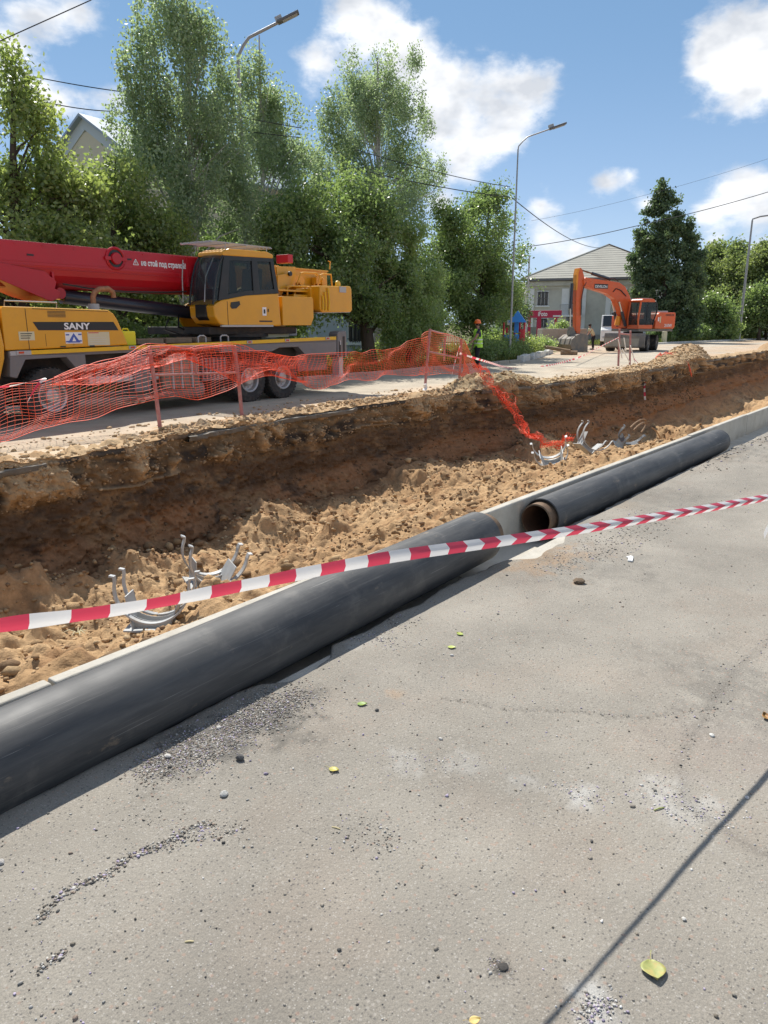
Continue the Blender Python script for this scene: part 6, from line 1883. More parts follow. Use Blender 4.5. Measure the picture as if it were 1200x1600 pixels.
def lamp_post(label, base, h, arm_dir, arm=2.0, rise=0.7, r=0.085, grp='street lamps along the road', head=True, lean=0.0):
    t = empty('street_lamp', label, 'street lamp', base, 0, grp)
    MB().tube([(0, 0, -0.1), (lean * 0.5, 0, h * 0.5), (lean, 0, h)], [r * 1.15, r * 0.85, r * 0.6], 12).build('pole', M['pole'], t, smooth=True)
    ax, ay = arm_dir
    pts = []
    for i in range(8):
        a = i / 7
        pts.append((lean + ax * arm * a, ay * arm * a, h + rise * (1 - (1 - min(1, a * 3.2)) ** 2) * 0.45 + rise * 0.55 * a))
    pts = [(lean, 0, h - 0.05), (lean + ax * 0.02, ay * 0.02, h + 0.12)] + pts[1:]
    MB().tube(pts, r * 0.55, 8).build('arm', M['pole'], t, smooth=True)
    if head:
        e = Vector(pts[-1]); d = (e - Vector(pts[-2])).normalized(); w = Vector((-d.y, d.x, 0)).normalized(); u = d.cross(w)
        if u.z < 0: u = -u
        R3 = Matrix((d, w, u)).transposed()
        MB().box(e + d * 0.33, (0.72, 0.28, 0.07), R3).build('lamp_head', M['lamp'], t, bevel=0.02)
        MB().box(e + d * 0.38 - u * 0.04, (0.5, 0.2, 0.02), R3).build('lens', M['lgrey'], t)
        MB().box(e + d * 0.05 + u * 0.09, (0.22, 0.14, 0.14), R3).build('photocell', M['lgrey'], t, bevel=0.01)
    return t


rt2 = (RT.x, RT.y)
b1_ = onY(393, 588, 19.6); lp1 = lamp_post('nearest street lamp, standing among the birches behind the crane', (b1_.x, b1_.y, 0), 9.6, rt2, 1.3, 1.05)
b2_ = onY(796, 563, 17.1); lp2 = lamp_post('middle street lamp beside the clipped hedge and the worker', (b2_.x, b2_.y, 0), 8.95, rt2, 1.35, 0.8, 0.05)
b3_ = Vector((86.7, 20.9, 0)); lp3 = lamp_post('farthest street lamp, in front of the yellow-green trees at right', (b3_.x, b3_.y, 0), 12.0, rt2, 2.6, 0.6, 0.14, head=True)


def wire(label, pts, r=0.012, sag=0.0, n=24, name='power_line'):
    P = [Vector(p) for p in pts]; out = []
    for i in range(len(P) - 1):
        for k in range(n):
            t = k / n; q = P[i].lerp(P[i + 1], t); q.z -= sag * 4 * t * (1 - t); out.append(q)
    out.append(P[-1])
    return tag(MB().tube(out, r * 0.7, 5).build(name, M['wire']), label, 'cable')


wire('thin black wire crossing the upper left corner', [atD(-120, 118, 9), atD(0, 64, 9.4), atD(140, 1, 10), atD(260, -60, 10.6)], 0.010, 0.0)
wire('upper of two wires running into the birch at left', [atD(-60, 92, 20), atD(12, 111, 20.5), atD(220, 147, 22), atD(470, 200, 25)], 0.020, 0.05)
wire('lower of two wires running into the birch at left', [atD(-60, 148, 20), atD(60, 157, 20.5), atD(175, 174, 22), atD(470, 215, 25)], 0.020, 0.05)
wire('upper wire running from the birches to the middle street lamp', [atD(560, 235, 29), atD(700, 273, 31), atD(797, 292, 33.5)], 0.022, 0.03)
wire('lower wire running from the birches to the middle street lamp', [atD(560, 265, 29), atD(688, 292, 31), atD(797, 308, 33.5)], 0.026, 0.03)
wire('dark cable falling from the middle street lamp to the roof of the grey building', [atD(800, 309, 33.5), atD(940, 387, 78)], 0.032, 0.6)
wire('long wire rising to the right across the sky above the spruce', [atD(820, 386, 60), atD(990, 354, 60), atD(1200, 300, 60), atD(1300, 270, 60)], 0.04, 0.12)
wire('very thin wire above the mid right clouds', [atD(830, 345, 60), atD(1000, 307, 60), atD(1200, 248, 60)], 0.014, 0.1)

# ------------------------------------------------------------------ kerbs and verge


def kerb(name, label, pts, m, seg=1.0, h=0.13, w=0.16, jitter=0.01, cat='kerb', rough=0.0):
    t = empty(name, label, cat, (0, 0, 0))
    P = [Vector((p[0], p[1], 0)) for p in pts]
    base = None; cnt = 0
    for i in range(len(P) - 1):
        d = P[i + 1] - P[i]; n = max(1, int(d.length / seg))
        a = math.atan2(d.y, d.x)
        for k in range(n):
            q = P[i] + d * ((k + 0.5) / n)
            if base is None:
                mb = MB().box((0, 0, h / 2 - 0.05), (seg * 0.97, w, h + 0.1))
                base = mb.build('kerb_stone', m, t, bevel=0.02); o = base
            else:
                o = base.copy(); COL.objects.link(o); o.parent = t
            o.location = (q.x + rnd.uniform(-jitter, jitter), q.y + rnd.uniform(-jitter, jitter) + w / 2, rnd.uniform(-jitter, jitter))
            o.rotation_euler = (rnd.uniform(-rough, rough), rnd.uniform(-rough, rough), a + rnd.uniform(-rough, rough))
            o.scale = (d.length / n / seg, 1, 1)
            cnt += 1
    return t


kerb('kerb', 'grey kerb along the far side of the road behind the crane', [(8, 15.72), (24, 16.0), (30.2, 16.3)], M['concrete_old'], 1.0)
kerb('kerb', 'rounded whitewashed kerb stones curving past the grass towards the concrete blocks', [(30.6, 16.45), (34, 17.5), (41.2, 20.1), (47, 26)], M['whitewash'], 0.75, 0.22, 0.3, 0.06, rough=0.1)
kerb('kerb', 'pale kerb line under the trees at the right', [(58.5, 23.5), (65.5, 22.2), (75, 21.3), (90, 20.1), (104, 20.3)], M['whitewash'], 2.0, 0.16, 0.25)
V_ = MB()
V_.add([(-60, 15.9, 0.07), (8, 15.88, 0.07), (24, 16.16, 0.07), (30.4, 16.5, 0.07), (34, 17.7, 0.07), (41.2, 20.3, 0.07), (47, 26.2, 0.07), (47, 70, 0.07), (-60, 70, 0.07)], [tuple(range(9))])
V_.add([(58.4, 23.7, 0.07), (65.5, 22.4, 0.07), (75, 21.5, 0.07), (90, 20.3, 0.07), (104, 20.5, 0.07), (300, 34, 0.07), (300, 90, 0.07), (58.4, 90, 0.07)], [tuple(range(8))])
tag(V_.build('verge', M['ground']), kind='structure')

# ------------------------------------------------------------------ vegetation


def leaf_quads(C, size, N_, rr, droop=0.0, aspect=0.62):
    """C (n,3) centres -> V (4n,3), F (n,4)"""
    n = len(C)
    nrm = rr.randn(n, 3); nrm[:, 2] = nrm[:, 2] * 0.9 + 0.25
    nrm /= np.linalg.norm(nrm, axis=1, keepdims=True)
    t = rr.randn(n, 3); t[:, 2] -= droop
    t -= nrm * (t * nrm).sum(1, keepdims=True); t /= np.linalg.norm(t, axis=1, keepdims=True) + 1e-9
    b = np.cross(nrm, t)
    s = size * (0.65 + 0.7 * rr.rand(n, 1))
    V = np.stack([C - t * s * 0.5, C + b * s * aspect * 0.5 - t * s * 0.05, C + t * s * 0.5, C - b * s * aspect * 0.5 - t * s * 0.05], 1)
    F = np.arange(4 * n).reshape(n, 4)
    return V.reshape(-1, 3), F


def foliage(name, lobes, m, parent, size, dens, seed, droop=0.0, clus=0.32, per=34, strands=0.0, shape=(1, 1, 1), gap=0.44):
    """lobes: list of (centre, rx, rz). Clusters fill each lobe with gaps; returns cluster centres."""
    rr = np.random.RandomState(seed)
    CC = []
    for (c, rx, rz) in lobes:
        n = int(dens * (rx * rx * rz) ** 0.667 * 4.2) + 5
        u = rr.randn(n * 3, 3); u /= np.linalg.norm(u, axis=1, keepdims=True)
        rad = rr.rand(n * 3, 1) ** 0.50 * (1 + 0.30 * (rr.rand(n * 3, 1) > 0.86)) * (0.80 + 0.42 * fbm(u[:, 0] * 2.1 + c[0], u[:, 1] * 2.1 + c[1], u[:, 2] * 2.1 + c[2], o=3, seed=seed)[:, None])
        p = u * rad * np.array([rx, rx * 0.9, rz]) + np.array(c)
        keep = fbm(p[:, 0] * 1.1, p[:, 1] * 1.1, p[:, 2] * 0.9, o=3, seed=seed + 5) > gap
        p = p[keep][:n]
        CC.append(p)
    CC = np.concatenate(CC)
    CC = CC[CC[:, 2] > 0.25]
    nC = len(CC)
    ctone = rr.rand(nC)
    idx = np.repeat(np.arange(nC), per)
    off = rr.randn(len(idx), 3) * clus * 0.5 * np.array(shape)
    if strands > 0:
        k = rr.rand(len(idx))
        off[:, :2] *= (0.55 + 0.3 * k[:, None]); off[:, 2] = off[:, 2] * 0.5 - k * strands
    C = CC[idx] + off
    Vv, F = leaf_quads(C, size, None, rr, droop)
    tone = np.clip(0.25 + 0.45 * ctone[idx] + 0.35 * (rr.rand(len(idx)) - 0.4) + 0.5 * (fbm(C[:, 0] * 0.5, C[:, 1] * 0.5, C[:, 2] * 0.5, o=2, seed=seed + 9) - 0.5), 0, 1)
    cols = np.repeat(tone, 4)[:, None] * np.ones((1, 3))
    o = link_mesh(name, np_mesh(name, Vv, F, cols), m, parent)
    return CC


def woody(parent, base, top, r, CC, m, seed, nb=46, name='trunk', forks=None, lean=0.0):
    rr = random.Random(seed)
    base = Vector(base); top = Vector(top)
    mb = MB(); pts = []
    n = 9
    for i in range(n + 1):
        t = i / n
        q = base.lerp(top, t) + Vector((math.sin(t * 5 + seed) * 0.10, math.cos(t * 4 + seed) * 0.10, 0)) * (t * (1 - t) * 4)
        pts.append(q)
    pts[0] = base - Vector((0, 0, 0.15))
    mb.tube(pts, [r * (1.25 if i == 0 else 1) * (1 - 0.85 * i / n) for i in range(n + 1)], 10)
    mb.build(name, m, parent, smooth=True)
    mb = MB()
    H_ = top.z - base.z
    for k in range(nb):
        e = Vector(CC[rr.randrange(len(CC))])
        if e.z < base.z + 0.8: continue
        hz = min(max((e.z - base.z) / H_ - rr.uniform(0.12, 0.30), 0.10), 0.93)
        i = hz * n; j = int(i); s = pts[j].lerp(pts[min(j + 1, n)], i - j)
        mid = s.lerp(e, 0.5) + Vector((0, 0, rr.uniform(-0.1, 0.35)))
        rb = r * (1 - 0.8 * hz) * rr.uniform(0.22, 0.42)
        mb.tube([s, s.lerp(mid, 0.5) + Vector((0, 0, 0.05)), mid, mid.lerp(e, 0.5), e], [rb, rb * 0.8, rb * 0.6, rb * 0.38, rb * 0.12], 5, False)
    mb.build('branches', m, parent)


def tree(name, label, cat, Y, trunk_px, top_px, lobes_px, leafm, barkm, r, size, dens, seed, grp=None, base_px=None, depthY=None, **kw):
    """lobes_px: (x, y, rx, rz[, dy]) seen from the camera on the plane Y"""
    nb = kw.pop('nb', 46)
    b = onY(trunk_px, 560, Y); b.z = 0.0
    t = empty(name, label, cat, b, 0, grp)
    dep = (b - Vector((0, 0, H))).dot(FW)
    k = dep / FPX
    lobes = []
    for L in lobes_px:
        dy = L[4] if len(L) > 4 else 0
        P = onY(L[0], L[1], Y) ; P = P + Vector((FW.x, FW.y, 0)).normalized() * dy
        P = P - b
        lobes.append(((P.x, P.y, P.z), L[2] * k, L[3] * k))
    CC = foliage('crown', lobes, leafm, t, size, dens, seed, **kw)
    T = onY(top_px[0], top_px[1], Y) - b
    woody(t, (0, 0, 0), T, r, CC, barkm, seed, nb)
    return t


def bush(label, P, rx, rz, leafm, size, dens, seed, grp=None, name='bush', n=5, spread=1.0):
    t = empty(name, label, 'bush', (P[0], P[1], 0), 0, grp)
    rr = random.Random(seed)
    lobes = [((rr.uniform(-1, 1) * rx * 0.55 * spread, rr.uniform(-1, 1) * rx * 0.4, rz * rr.uniform(0.55, 0.95)), rx * rr.uniform(0.5, 0.8), rz * rr.uniform(0.5, 0.7)) for _ in range(n)]
    CC = foliage('leaves', lobes, leafm, t, size, dens, seed, clus=0.3, per=30)
    mb = MB()
    for k in range(8):
        e = Vector(CC[rr.randrange(len(CC))]); mb.tube([(rr.uniform(-.1, .1), rr.uniform(-.1, .1), -0.05), e * 0.5 + Vector((0, 0, 0.1)), e], [0.03, 0.02, 0.006], 5, False)
    mb.build('stems', M['bark'], t)
    return t


BI = dict(droop=1.3, clus=0.30, per=22, strands=0.62, gap=0.495)
tree('birch_tree', 'tallest birch with drooping branches, its top cut off by the upper edge of the picture', 'tree', 19.5, 300, (290, -20),
     [(252, 5, 32, 48), (225, 55, 30, 45), (288, -5, 34, 50), (262, 80, 46, 54), (314, 45, 36, 58), (348, 105, 30, 54), (318, 130, 50, 58), (250, 150, 55, 58), (203, 130, 16, 38), (193, 88, 12, 18), (300, 200, 90, 68), (230, 225, 58, 58), (365, 215, 50, 68), (290, 300, 108, 68), (215, 320, 58, 55), (360, 320, 72, 62), (180, 180, 12, 22)],
     M['leaf_birch'], M['birchbark'], 0.20, 0.096, 30, 11, 'birches behind the crane', nb=60, **BI)
tree('birch_tree', 'slimmer birch whose top stands just right of the nearest lamp post', 'tree', 20.5, 410, (405, 55),
     [(402, 80, 16, 30), (385, 110, 20, 40), (425, 125, 22, 42), (405, 150, 38, 50), (430, 200, 55, 70), (400, 260, 75, 70), (450, 290, 60, 70), (420, 350, 70, 60), (470, 220, 22, 30)],
     M['leaf_birch'], M['birchbark'], 0.15, 0.096, 28, 12, 'birches behind the crane', **BI)
tree('birch_tree', 'weeping birch in the middle with loose hanging shoots on its right side', 'tree', 21.5, 590, (590, 90),
     [(546, 98, 16, 28), (560, 132, 32, 42), (602, 115, 32, 46), (648, 100, 14, 34), (577, 170, 54, 48), (530, 178, 34, 46), (632, 168, 36, 52), (560, 232, 60, 55), (620, 238, 45, 58), (668, 212, 13, 48), (688, 258, 10, 38), (657, 160, 9, 35), (512, 265, 38, 55), (655, 285, 38, 42), (592, 312, 82, 48), (498, 212, 12, 28)],
     M['leaf_birch'], M['birchbark'], 0.20, 0.096, 30, 13, 'birches behind the crane', nb=60, **BI)
BR = dict(droop=0.2, clus=0.40, per=30, gap=0.50)
tree('maple_tree', 'yellowing maple filling the left edge behind the red boom', 'tree', 18.3, 30, (20, 130),
     [(15, 110, 22, 30), (28, 165, 45, 40), (66, 195, 18, 24), (10, 225, 60, 50), (60, 268, 48, 42), (30, 310, 95, 70), (110, 330, 65, 55), (-40, 280, 80, 90), (-30, 380, 80, 70), (70, 390, 100, 50), (128, 305, 32, 28)],
     M['leaf_maple'], M['bark'], 0.22, 0.112, 30, 14, 'broadleaf trees behind the crane', **BR)
tree('maple_tree', 'small yellow-green maple below the gable of the beige house', 'tree', 18.8, 175, (180, 250),
     [(192, 290, 40, 40), (210, 305, 42, 45), (150, 330, 60, 50), (215, 350, 55, 50), (180, 400, 95, 45), (255, 380, 50, 45), (130, 440, 90, 40), (240, 450, 80, 40)],
     M['leaf_maple'], M['bark'], 0.12, 0.108, 30, 15, 'broadleaf trees behind the crane', **BR)
tree('elm_tree', 'dark round elm with a stout brown trunk right of the counterweight', 'tree', 18.6, 578, (560, 330),
     [(500, 345, 60, 55), (560, 330, 60, 55), (470, 400, 60, 55), (530, 410, 75, 55), (590, 395, 60, 60), (560, 460, 70, 38), (500, 465, 50, 35), (445, 370, 40, 50), (610, 450, 40, 45)],
     M['leaf_dark'], M['bark'], 0.30, 0.12, 26, 16, 'broadleaf trees behind the crane', **BR)
tree('willow_tree', 'pale green bushy willow hanging low between the elm and the worker', 'tree', 18.2, 640, (640, 370),
     [(640, 380, 32, 38), (625, 425, 42, 45), (660, 430, 42, 50), (640, 480, 52, 48), (610, 500, 26, 38), (670, 500, 35, 40), (645, 525, 45, 26)],
     M['leaf_shrub'], M['bark'], 0.12, 0.10, 34, 17, 'broadleaf trees behind the crane', droop=1.0, clus=0.32, per=36, strands=0.3)
tree('elm_tree', 'leaning elm with a thin-leaved top left of the middle street lamp', 'tree', 20.5, 745, (765, 300),
     [(770, 310, 24, 26), (755, 345, 38, 32), (790, 355, 25, 35), (715, 360, 32, 35), (740, 395, 62, 42), (700, 425, 52, 48), (760, 440, 62, 45), (798, 400, 24, 42), (730, 485, 62, 36), (790, 470, 36, 36), (690, 345, 22, 22)],
     M['leaf_dark'], M['bark'], 0.18, 0.125, 26, 18, 'broadleaf trees behind the crane', **BR)
tree('elm_tree', 'low dark tree behind the cab and lift cylinder of the crane', 'tree', 22.5, 300, (300, 360), [(230, 430, 80, 60), (300, 420, 80, 60), (380, 420, 80, 60), (440, 440, 70, 60), (150, 450, 80, 60), (60, 450, 90, 60), (300, 490, 120, 40), (420, 500, 90, 40), (100, 500, 110, 40)],
     M['leaf_dark'], M['bark'], 0.16, 0.14, 20, 19, 'broadleaf trees behind the crane', **BR)
tree('pine_tree', 'small dark tree with a drooping bough beside the blue playground panels', 'tree', 22.5, 812, (805, 440), [(800, 465, 22, 26), (812, 490, 17, 18), (795, 500, 22, 14)],
     M['needle'], M['bark'], 0.07, 0.12, 30, 20, None, **BR)
# spruce
def spruce():
    P = onZ(1042, 535.5); dep = (P - Vector((0, 0, H))).dot(FW); k = dep / FPX
    t = empty('spruce_tree', 'tall dark spruce with a second lower peak standing right of the excavator', 'tree', (P.x, P.y, 0))
    rr = random.Random(5); lobes = []
    def px(x, y): q = atD(x, y, dep); return (q.x - P.x, q.y - P.y, q.z)
    for (x, y, rx, ry) in ((1036, 284, 5, 9), (1038, 300, 14, 10), (1026, 312, 9, 8), (1052, 312, 11, 9), (1038, 325, 22, 12), (1016, 330, 12, 8), (1060, 332, 11, 10), (1040, 348, 28, 13), (1008, 350, 12, 9), (1064, 355, 15, 13), (1000, 362, 10, 8),
                           (1030, 370, 35, 14), (1078, 352, 7, 16), (1080, 375, 18, 16), (1000, 385, 18, 12), (1045, 392, 42, 16), (1085, 400, 20, 18), (993, 402, 12, 12), (1020, 415, 40, 16), (1070, 420, 32, 18),
                           (1000, 430, 20, 14), (1045, 440, 50, 18), (1090, 435, 15, 20), (1010, 455, 28, 16), (1065, 460, 38, 18), (1040, 480, 40, 20), (1015, 480, 20, 15), (1080, 485, 26, 18), (1050, 505, 35, 18), (1085, 510, 18, 14)):
        lobes.append((px(x, y), rx * k * 0.86, ry * k * 0.9))
    CC = foliage('crown', lobes, M['needle'], t, 0.26, 13, 41, droop=0.6, clus=0.55, per=26, strands=0.25)
    woody(t, (0, 0, 0), px(1036, 278), 0.28, CC, M['bark'], 4, 30)


spruce()
# far trees on the right
FT = 'trees beyond the road at the right'
def far_tree(label, px_, dep, lobes_px, seed, size=0.30, dens=8, m='leaf_far', name='poplar_tree', top=None):
    P = onZ(px_, 507 + 1.65 * 1155 / dep * 1.0); P = atD(px_, 532, dep); P.z = 0
    k = dep / FPX
    t = empty(name, label, 'tree', P, 0, FT)
    lobes = []
    for (x, y, rx, ry) in lobes_px:
        q = atD(x, y, dep); lobes.append(((q.x - P.x, q.y - P.y, q.z), rx * k, ry * k))
    CC = foliage('crown', lobes, M[m], t, size, dens, seed, clus=0.85, per=34)
    zt = max(l[0][2] + l[2] for l in lobes)
    woody(t, (0, 0, 0), (0, 0, zt * 0.85), 0.22, CC, M['bark'], seed, 24)


far_tree('grey-green tree just right of the spruce', 1120, 92, [(1118, 395, 18, 14), (1110, 420, 25, 25), (1130, 425, 25, 25), (1112, 455, 28, 25), (1120, 490, 30, 25)], 51, 0.33)
far_tree('tall yellow-green tree behind the farthest street lamp', 1155, 88, [(1155, 395, 14, 15), (1150, 420, 28, 25), (1165, 440, 28, 26), (1145, 465, 30, 26), (1160, 495, 30, 25)], 52, 0.33)
far_tree('yellow-green tree at the right edge of the picture', 1195, 85, [(1195, 395, 18, 16), (1185, 425, 28, 26), (1210, 430, 30, 35), (1190, 465, 35, 28), (1215, 480, 30, 30), (1180, 495, 22, 22)], 53, 0.33)
far_tree('darker leafy tree with a low crown between the spruce and the white car', 1118, 76, [(1108, 480, 16, 16), (1125, 490, 22, 20), (1100, 505, 14, 15), (1130, 512, 18, 12)], 54, 0.27, 10, 'leaf_dark', 'elm_tree')
far_tree('dark tree with a short trunk right of the white car', 1185, 80, [(1170, 480, 16, 16), (1190, 470, 25, 20), (1180, 495, 20, 14), (1205, 490, 20, 20)], 55, 0.27, 9, 'leaf_dark', 'elm_tree')
far_tree('distant tree outside the picture on the right', 1280, 80, [(1260, 420, 35, 40), (1290, 440, 40, 50), (1270, 490, 40, 30)], 56, 0.36, 6)
# hedges and bushes
def hedge(label, pts, h, w, m, size, dens, seed, name='hedge'):
    t = empty(name, label, 'hedge', (pts[0][0], pts[0][1], 0))
    lobes = []
    for i in range(len(pts) - 1):
        a = Vector(pts[i]); b = Vector(pts[i + 1]); n = max(2, int((b - a).length / (w * 0.8)))
        for k in range(n):
            q = a.lerp(b, (k + 0.5) / n); lobes.append(((q.x - pts[0][0], q.y - pts[0][1], h * 0.5), w * 0.62, h * 0.55))
    CC = foliage('leaves', lobes, m, t, size, dens, seed, clus=0.25, per=30)
    mb = MB(); rr = random.Random(seed)
    for k in range(40):
        e = Vector(CC[rr.randrange(len(CC))]); mb.tube([(e.x, e.y, -0.05), (e.x, e.y, e.z * 0.9)], [0.02, 0.008], 4, False)
    mb.build('stems', M['bark'], t)


hedge('clipped dark hedge behind the worker and the middle street lamp', [(27.6, 16.9), (34.0, 18.3)], 1.05, 0.9, M['leaf_dark'], 0.085, 60, 61)
hedge('low dark hedge under the spruce and the trees at right', [(68, 23.5), (78, 22.6), (98, 21.8)], 1.6, 1.5, M['leaf_dark'], 0.2, 16, 62)
hedge('ragged low bushes between the crane and the white building', [(14.5, 18.4), (27, 18.6)], 0.7, 0.8, M['leaf_maple'], 0.09, 24, 63)
hedge('brushwood growing along the verge behind the front of the crane', [(4, 18.0), (14.5, 18.3)], 1.7, 1.2, M['leaf_dark'], 0.11, 22, 64)
bush('light green bush beside the farthest lamp post', (90.5, 21.2), 2.3, 1.7, M['leaf_shrub'], 0.22, 12, 65)
bush('light bush under the trees by the kerb left of the farthest lamp post', (84, 21.9), 2.4, 1.3, M['leaf_shrub'], 0.22, 12, 66)
bush('green bush behind the bucket of the excavator', (50.8, 24.0), 1.0, 1.2, M['leaf_shrub'], 0.13, 20, 67)
bush('grassy weeds in front of the concrete blocks', (42.8, 22.2), 1.6, 0.5, M['leaf_shrub'], 0.11, 26, 68)
bush('flowering weeds left of the concrete blocks', (37.5, 20.6), 1.6, 0.7, M['leaf_maple'], 0.11, 22, 69)
bush('dark shrub at the foot of the blue playground', (38.5, 22.6), 1.6, 1.0, M['leaf_dark'], 0.12, 24, 70)
# grass
def grass():
    rr = np.random.RandomState(77)
    n = 26000
    X = 8 + 40 * rr.rand(n); Y = 16.4 + 9 * rr.rand(n) ** 1.8
    lim = np.interp(X, [8, 30.4, 34, 41.2, 47], [16.1, 16.7, 17.9, 20.5, 26.4])
    Y = lim + (Y - 16.4)
    k = fbm(X * 0.8, Y * 0.8, o=3, seed=301) > 0.42
    X, Y = X[k], Y[k]
    n2 = 9000; X2 = 59 + 45 * rr.rand(n2); Y2 = np.interp(X2, [58, 65.5, 75, 90, 104], [24.2, 22.7, 21.8, 20.6, 20.8]) + 4 * rr.rand(n2) ** 1.5
    X = np.concatenate([X, X2]); Y = np.concatenate([Y, Y2]); n = len(X)
    h = (0.10 + 0.22 * rr.rand(n) ** 2) * (1 + 0.01 * X); a = rr.rand(n) * 6.283; w = 0.018 * (1 + X * 0.02)
    dx, dy = np.cos(a), np.sin(a); lx, ly = rr.randn(n) * h * 0.4, rr.randn(n) * h * 0.4
    V = np.stack([np.stack([X - dx * w, Y - dy * w, 0 * X + 0.05], -1), np.stack([X + dx * w, Y + dy * w, 0 * X + 0.05], -1), np.stack([X + lx, Y + ly, 0.06 + h], -1)], 1)
    F = np.arange(3 * n).reshape(n, 3)
    tone = np.repeat(rr.rand(n), 3)[:, None] * np.ones((1, 3))
    tag(link_mesh('grass', np_mesh('grass', V.reshape(-1, 3), F, tone), M['grass']), kind='stuff')


grass()

# ------------------------------------------------------------------ buildings


def wall_frame(px0, d0, px1, d1):
    """returns origin, unit direction and function mapping a sight line to (u, z) on that vertical wall"""
    A = atD(px0, 507, d0); B = atD(px1, 507, d1)
    d = Vector((B.x - A.x, B.y - A.y, 0)); L = d.length; d.normalize(); n = Vector((-d.y, d.x, 0))   # n points away from the camera
    if n.dot(FW) < 0: n = -n

    def mp(x, y):
        r = ray(x, y); k = (A - Vector((0, 0, H))).dot(n) / r.dot(n)
        q = Vector((0, 0, H)) + r * k
        return ((q - A).dot(d), q.z)
    return Vector((A.x, A.y, 0)), d, n, L, mp


# grey two-storey building
A, D_, Nn_, L_, mp = wall_frame(820, 82, 1064, 77)
rz = math.atan2(D_.y, D_.x)
bld = empty('building', 'grey two-storey building with white pilasters and a hipped slate roof behind the excavator', 'building', A, rz)
EH = 6.45
DEP = 16
MB().bx(0, L_, 0, DEP, -0.2, EH).build('wall', M['plaster'], bld)
# roof, hipped with eaves
ov = 0.55
ap = L_ / 2; RH = 3.9
mb = MB()
vs = [(-ov, -ov, EH - 0.02), (L_ + ov, -ov, EH - 0.02), (L_ + ov, DEP + ov, EH - 0.02), (-ov, DEP + ov, EH - 0.02), (ap, 6.5, EH + RH), (ap, DEP - 6.5, EH + RH)]
mb.add(vs, [(0, 1, 4), (1, 2, 5, 4), (2, 3, 5), (3, 0, 4, 5), (3, 2, 1, 0)])
roof = mb.build('roof', M['slate'], bld)
for (a, b) in ((0, 4), (1, 4), (4, 5)):
    MB().tube([Vector(vs[a]) + Vector((0, 0, 0.03)), Vector(vs[b]) + Vector((0, 0, 0.03))], 0.10, 6).build('ridge_cap', M['bark'] if a == 1 else M['slate'], roof)
# courses of slate sheets on the visible slopes
mb = MB()
nc = 15
for k in range(nc):
    t0, t1 = k / nc, (k + 1) / nc
    def lerp3(a, b, t): return Vector(a).lerp(Vector(b), t)
    a0, a1 = lerp3(vs[0], vs[4], t0), lerp3(vs[1], vs[4], t0); b0, b1 = lerp3(vs[0], vs[4], t1 + 0.01 if k < nc - 1 else t1), lerp3(vs[1], vs[4], t1 + 0.01 if k < nc - 1 else t1)
    u = Vector((0, -0.3, 1)).normalized()
    q = [a0 + u * 0.045, a1 + u * 0.045, b1 + u * 0.02, b0 + u * 0.02]
    qb = [a0 + u * 0.01, a1 + u * 0.01]
    mb.add([q[0], q[1], q[2], q[3], qb[0], qb[1]], [(0, 1, 2, 3), (4, 5, 1, 0)])
mb.build('slate_courses', M['slate'], roof)
MB().bx(-ov, L_ + ov, -ov - 0.03, -ov + 0.12, EH - 0.22, EH + 0.02).build('eaves_board', M['grey'], bld)
MB().bx(-0.05, L_ + 0.05, -0.28, 0.0, EH - 0.75, EH - 0.28).build('cornice', M['plaster'], bld)
MB().bx(-0.03, L_ + 0.03, -0.10, 0.0, EH - 1.05, EH - 0.75).build('cornice', M['plaster'], bld)
for (a, b) in ((822.5, 834), (877, 888), (909.5, 915), (946, 954), (967, 978), (1005, 1012), (1040, 1050)):
    u0, _ = mp(a, 480); u1, _ = mp(b, 480)
    MB().bx(u0, u1, -0.16, 0.0, -0.1, EH - 1.05).build('pilaster', M['plaster_white'], bld)


def window(parent, x0, y0, x1, y1, mp, bars=True, glass='glass', nx=3, ny=1, trim=True, off=0.0, curtain=False):
    u0, z1 = mp(x0, y0); u1, z0 = mp(x1, y1)
    w = MB()
    f = 0.07
    w.bx(u0 - f, u0, off - 0.06, off + 0.02, z0 - f, z1 + f); w.bx(u1, u1 + f, off - 0.06, off + 0.02, z0 - f, z1 + f)
    w.bx(u0, u1, off - 0.06, off + 0.02, z1, z1 + f); w.bx(u0, u1, off - 0.06, off + 0.02, z0 - f, z0)
    fr = w.build('window', M['white'], parent)
    MB().bx(u0, u1, off - 0.03, off - 0.01, z0, z1).build('pane', M[glass] if not curtain else M['sticker'], fr)
    if trim: MB().bx(u0 - 0.2, u1 + 0.2, off - 0.15, off + 0.0, z0 - f - 0.12, z0 - f).build('sill', M['plaster_white'], fr)
    g = MB()
    for i in range(1, nx): xx = u0 + (u1 - u0) * i / nx; g.bx(xx - 0.03, xx + 0.03, off - 0.05, off - 0.03, z0, z1)
    for i in range(1, ny + 1): zz = z0 + (z1 - z0) * i / (ny + 1); g.bx(u0, u1, off - 0.048, off - 0.028, zz - 0.025, zz + 0.025)
    g.build('glazing_bar', M['white'], fr)
    if bars:
        g = MB()
        for i in range(1, 7): xx = u0 + (u1 - u0) * i / 7; g.bx(xx - 0.018, xx + 0.018, off - 0.12, off - 0.09, z0 - 0.05, z1 + 0.05)
        for zz in (z0 + 0.1, (z0 + z1) / 2, z1 - 0.1): g.bx(u0 - 0.05, u1 + 0.05, off - 0.115, off - 0.095, zz - 0.018, zz + 0.018)
        g.build('window_grille', M['dark'], fr)


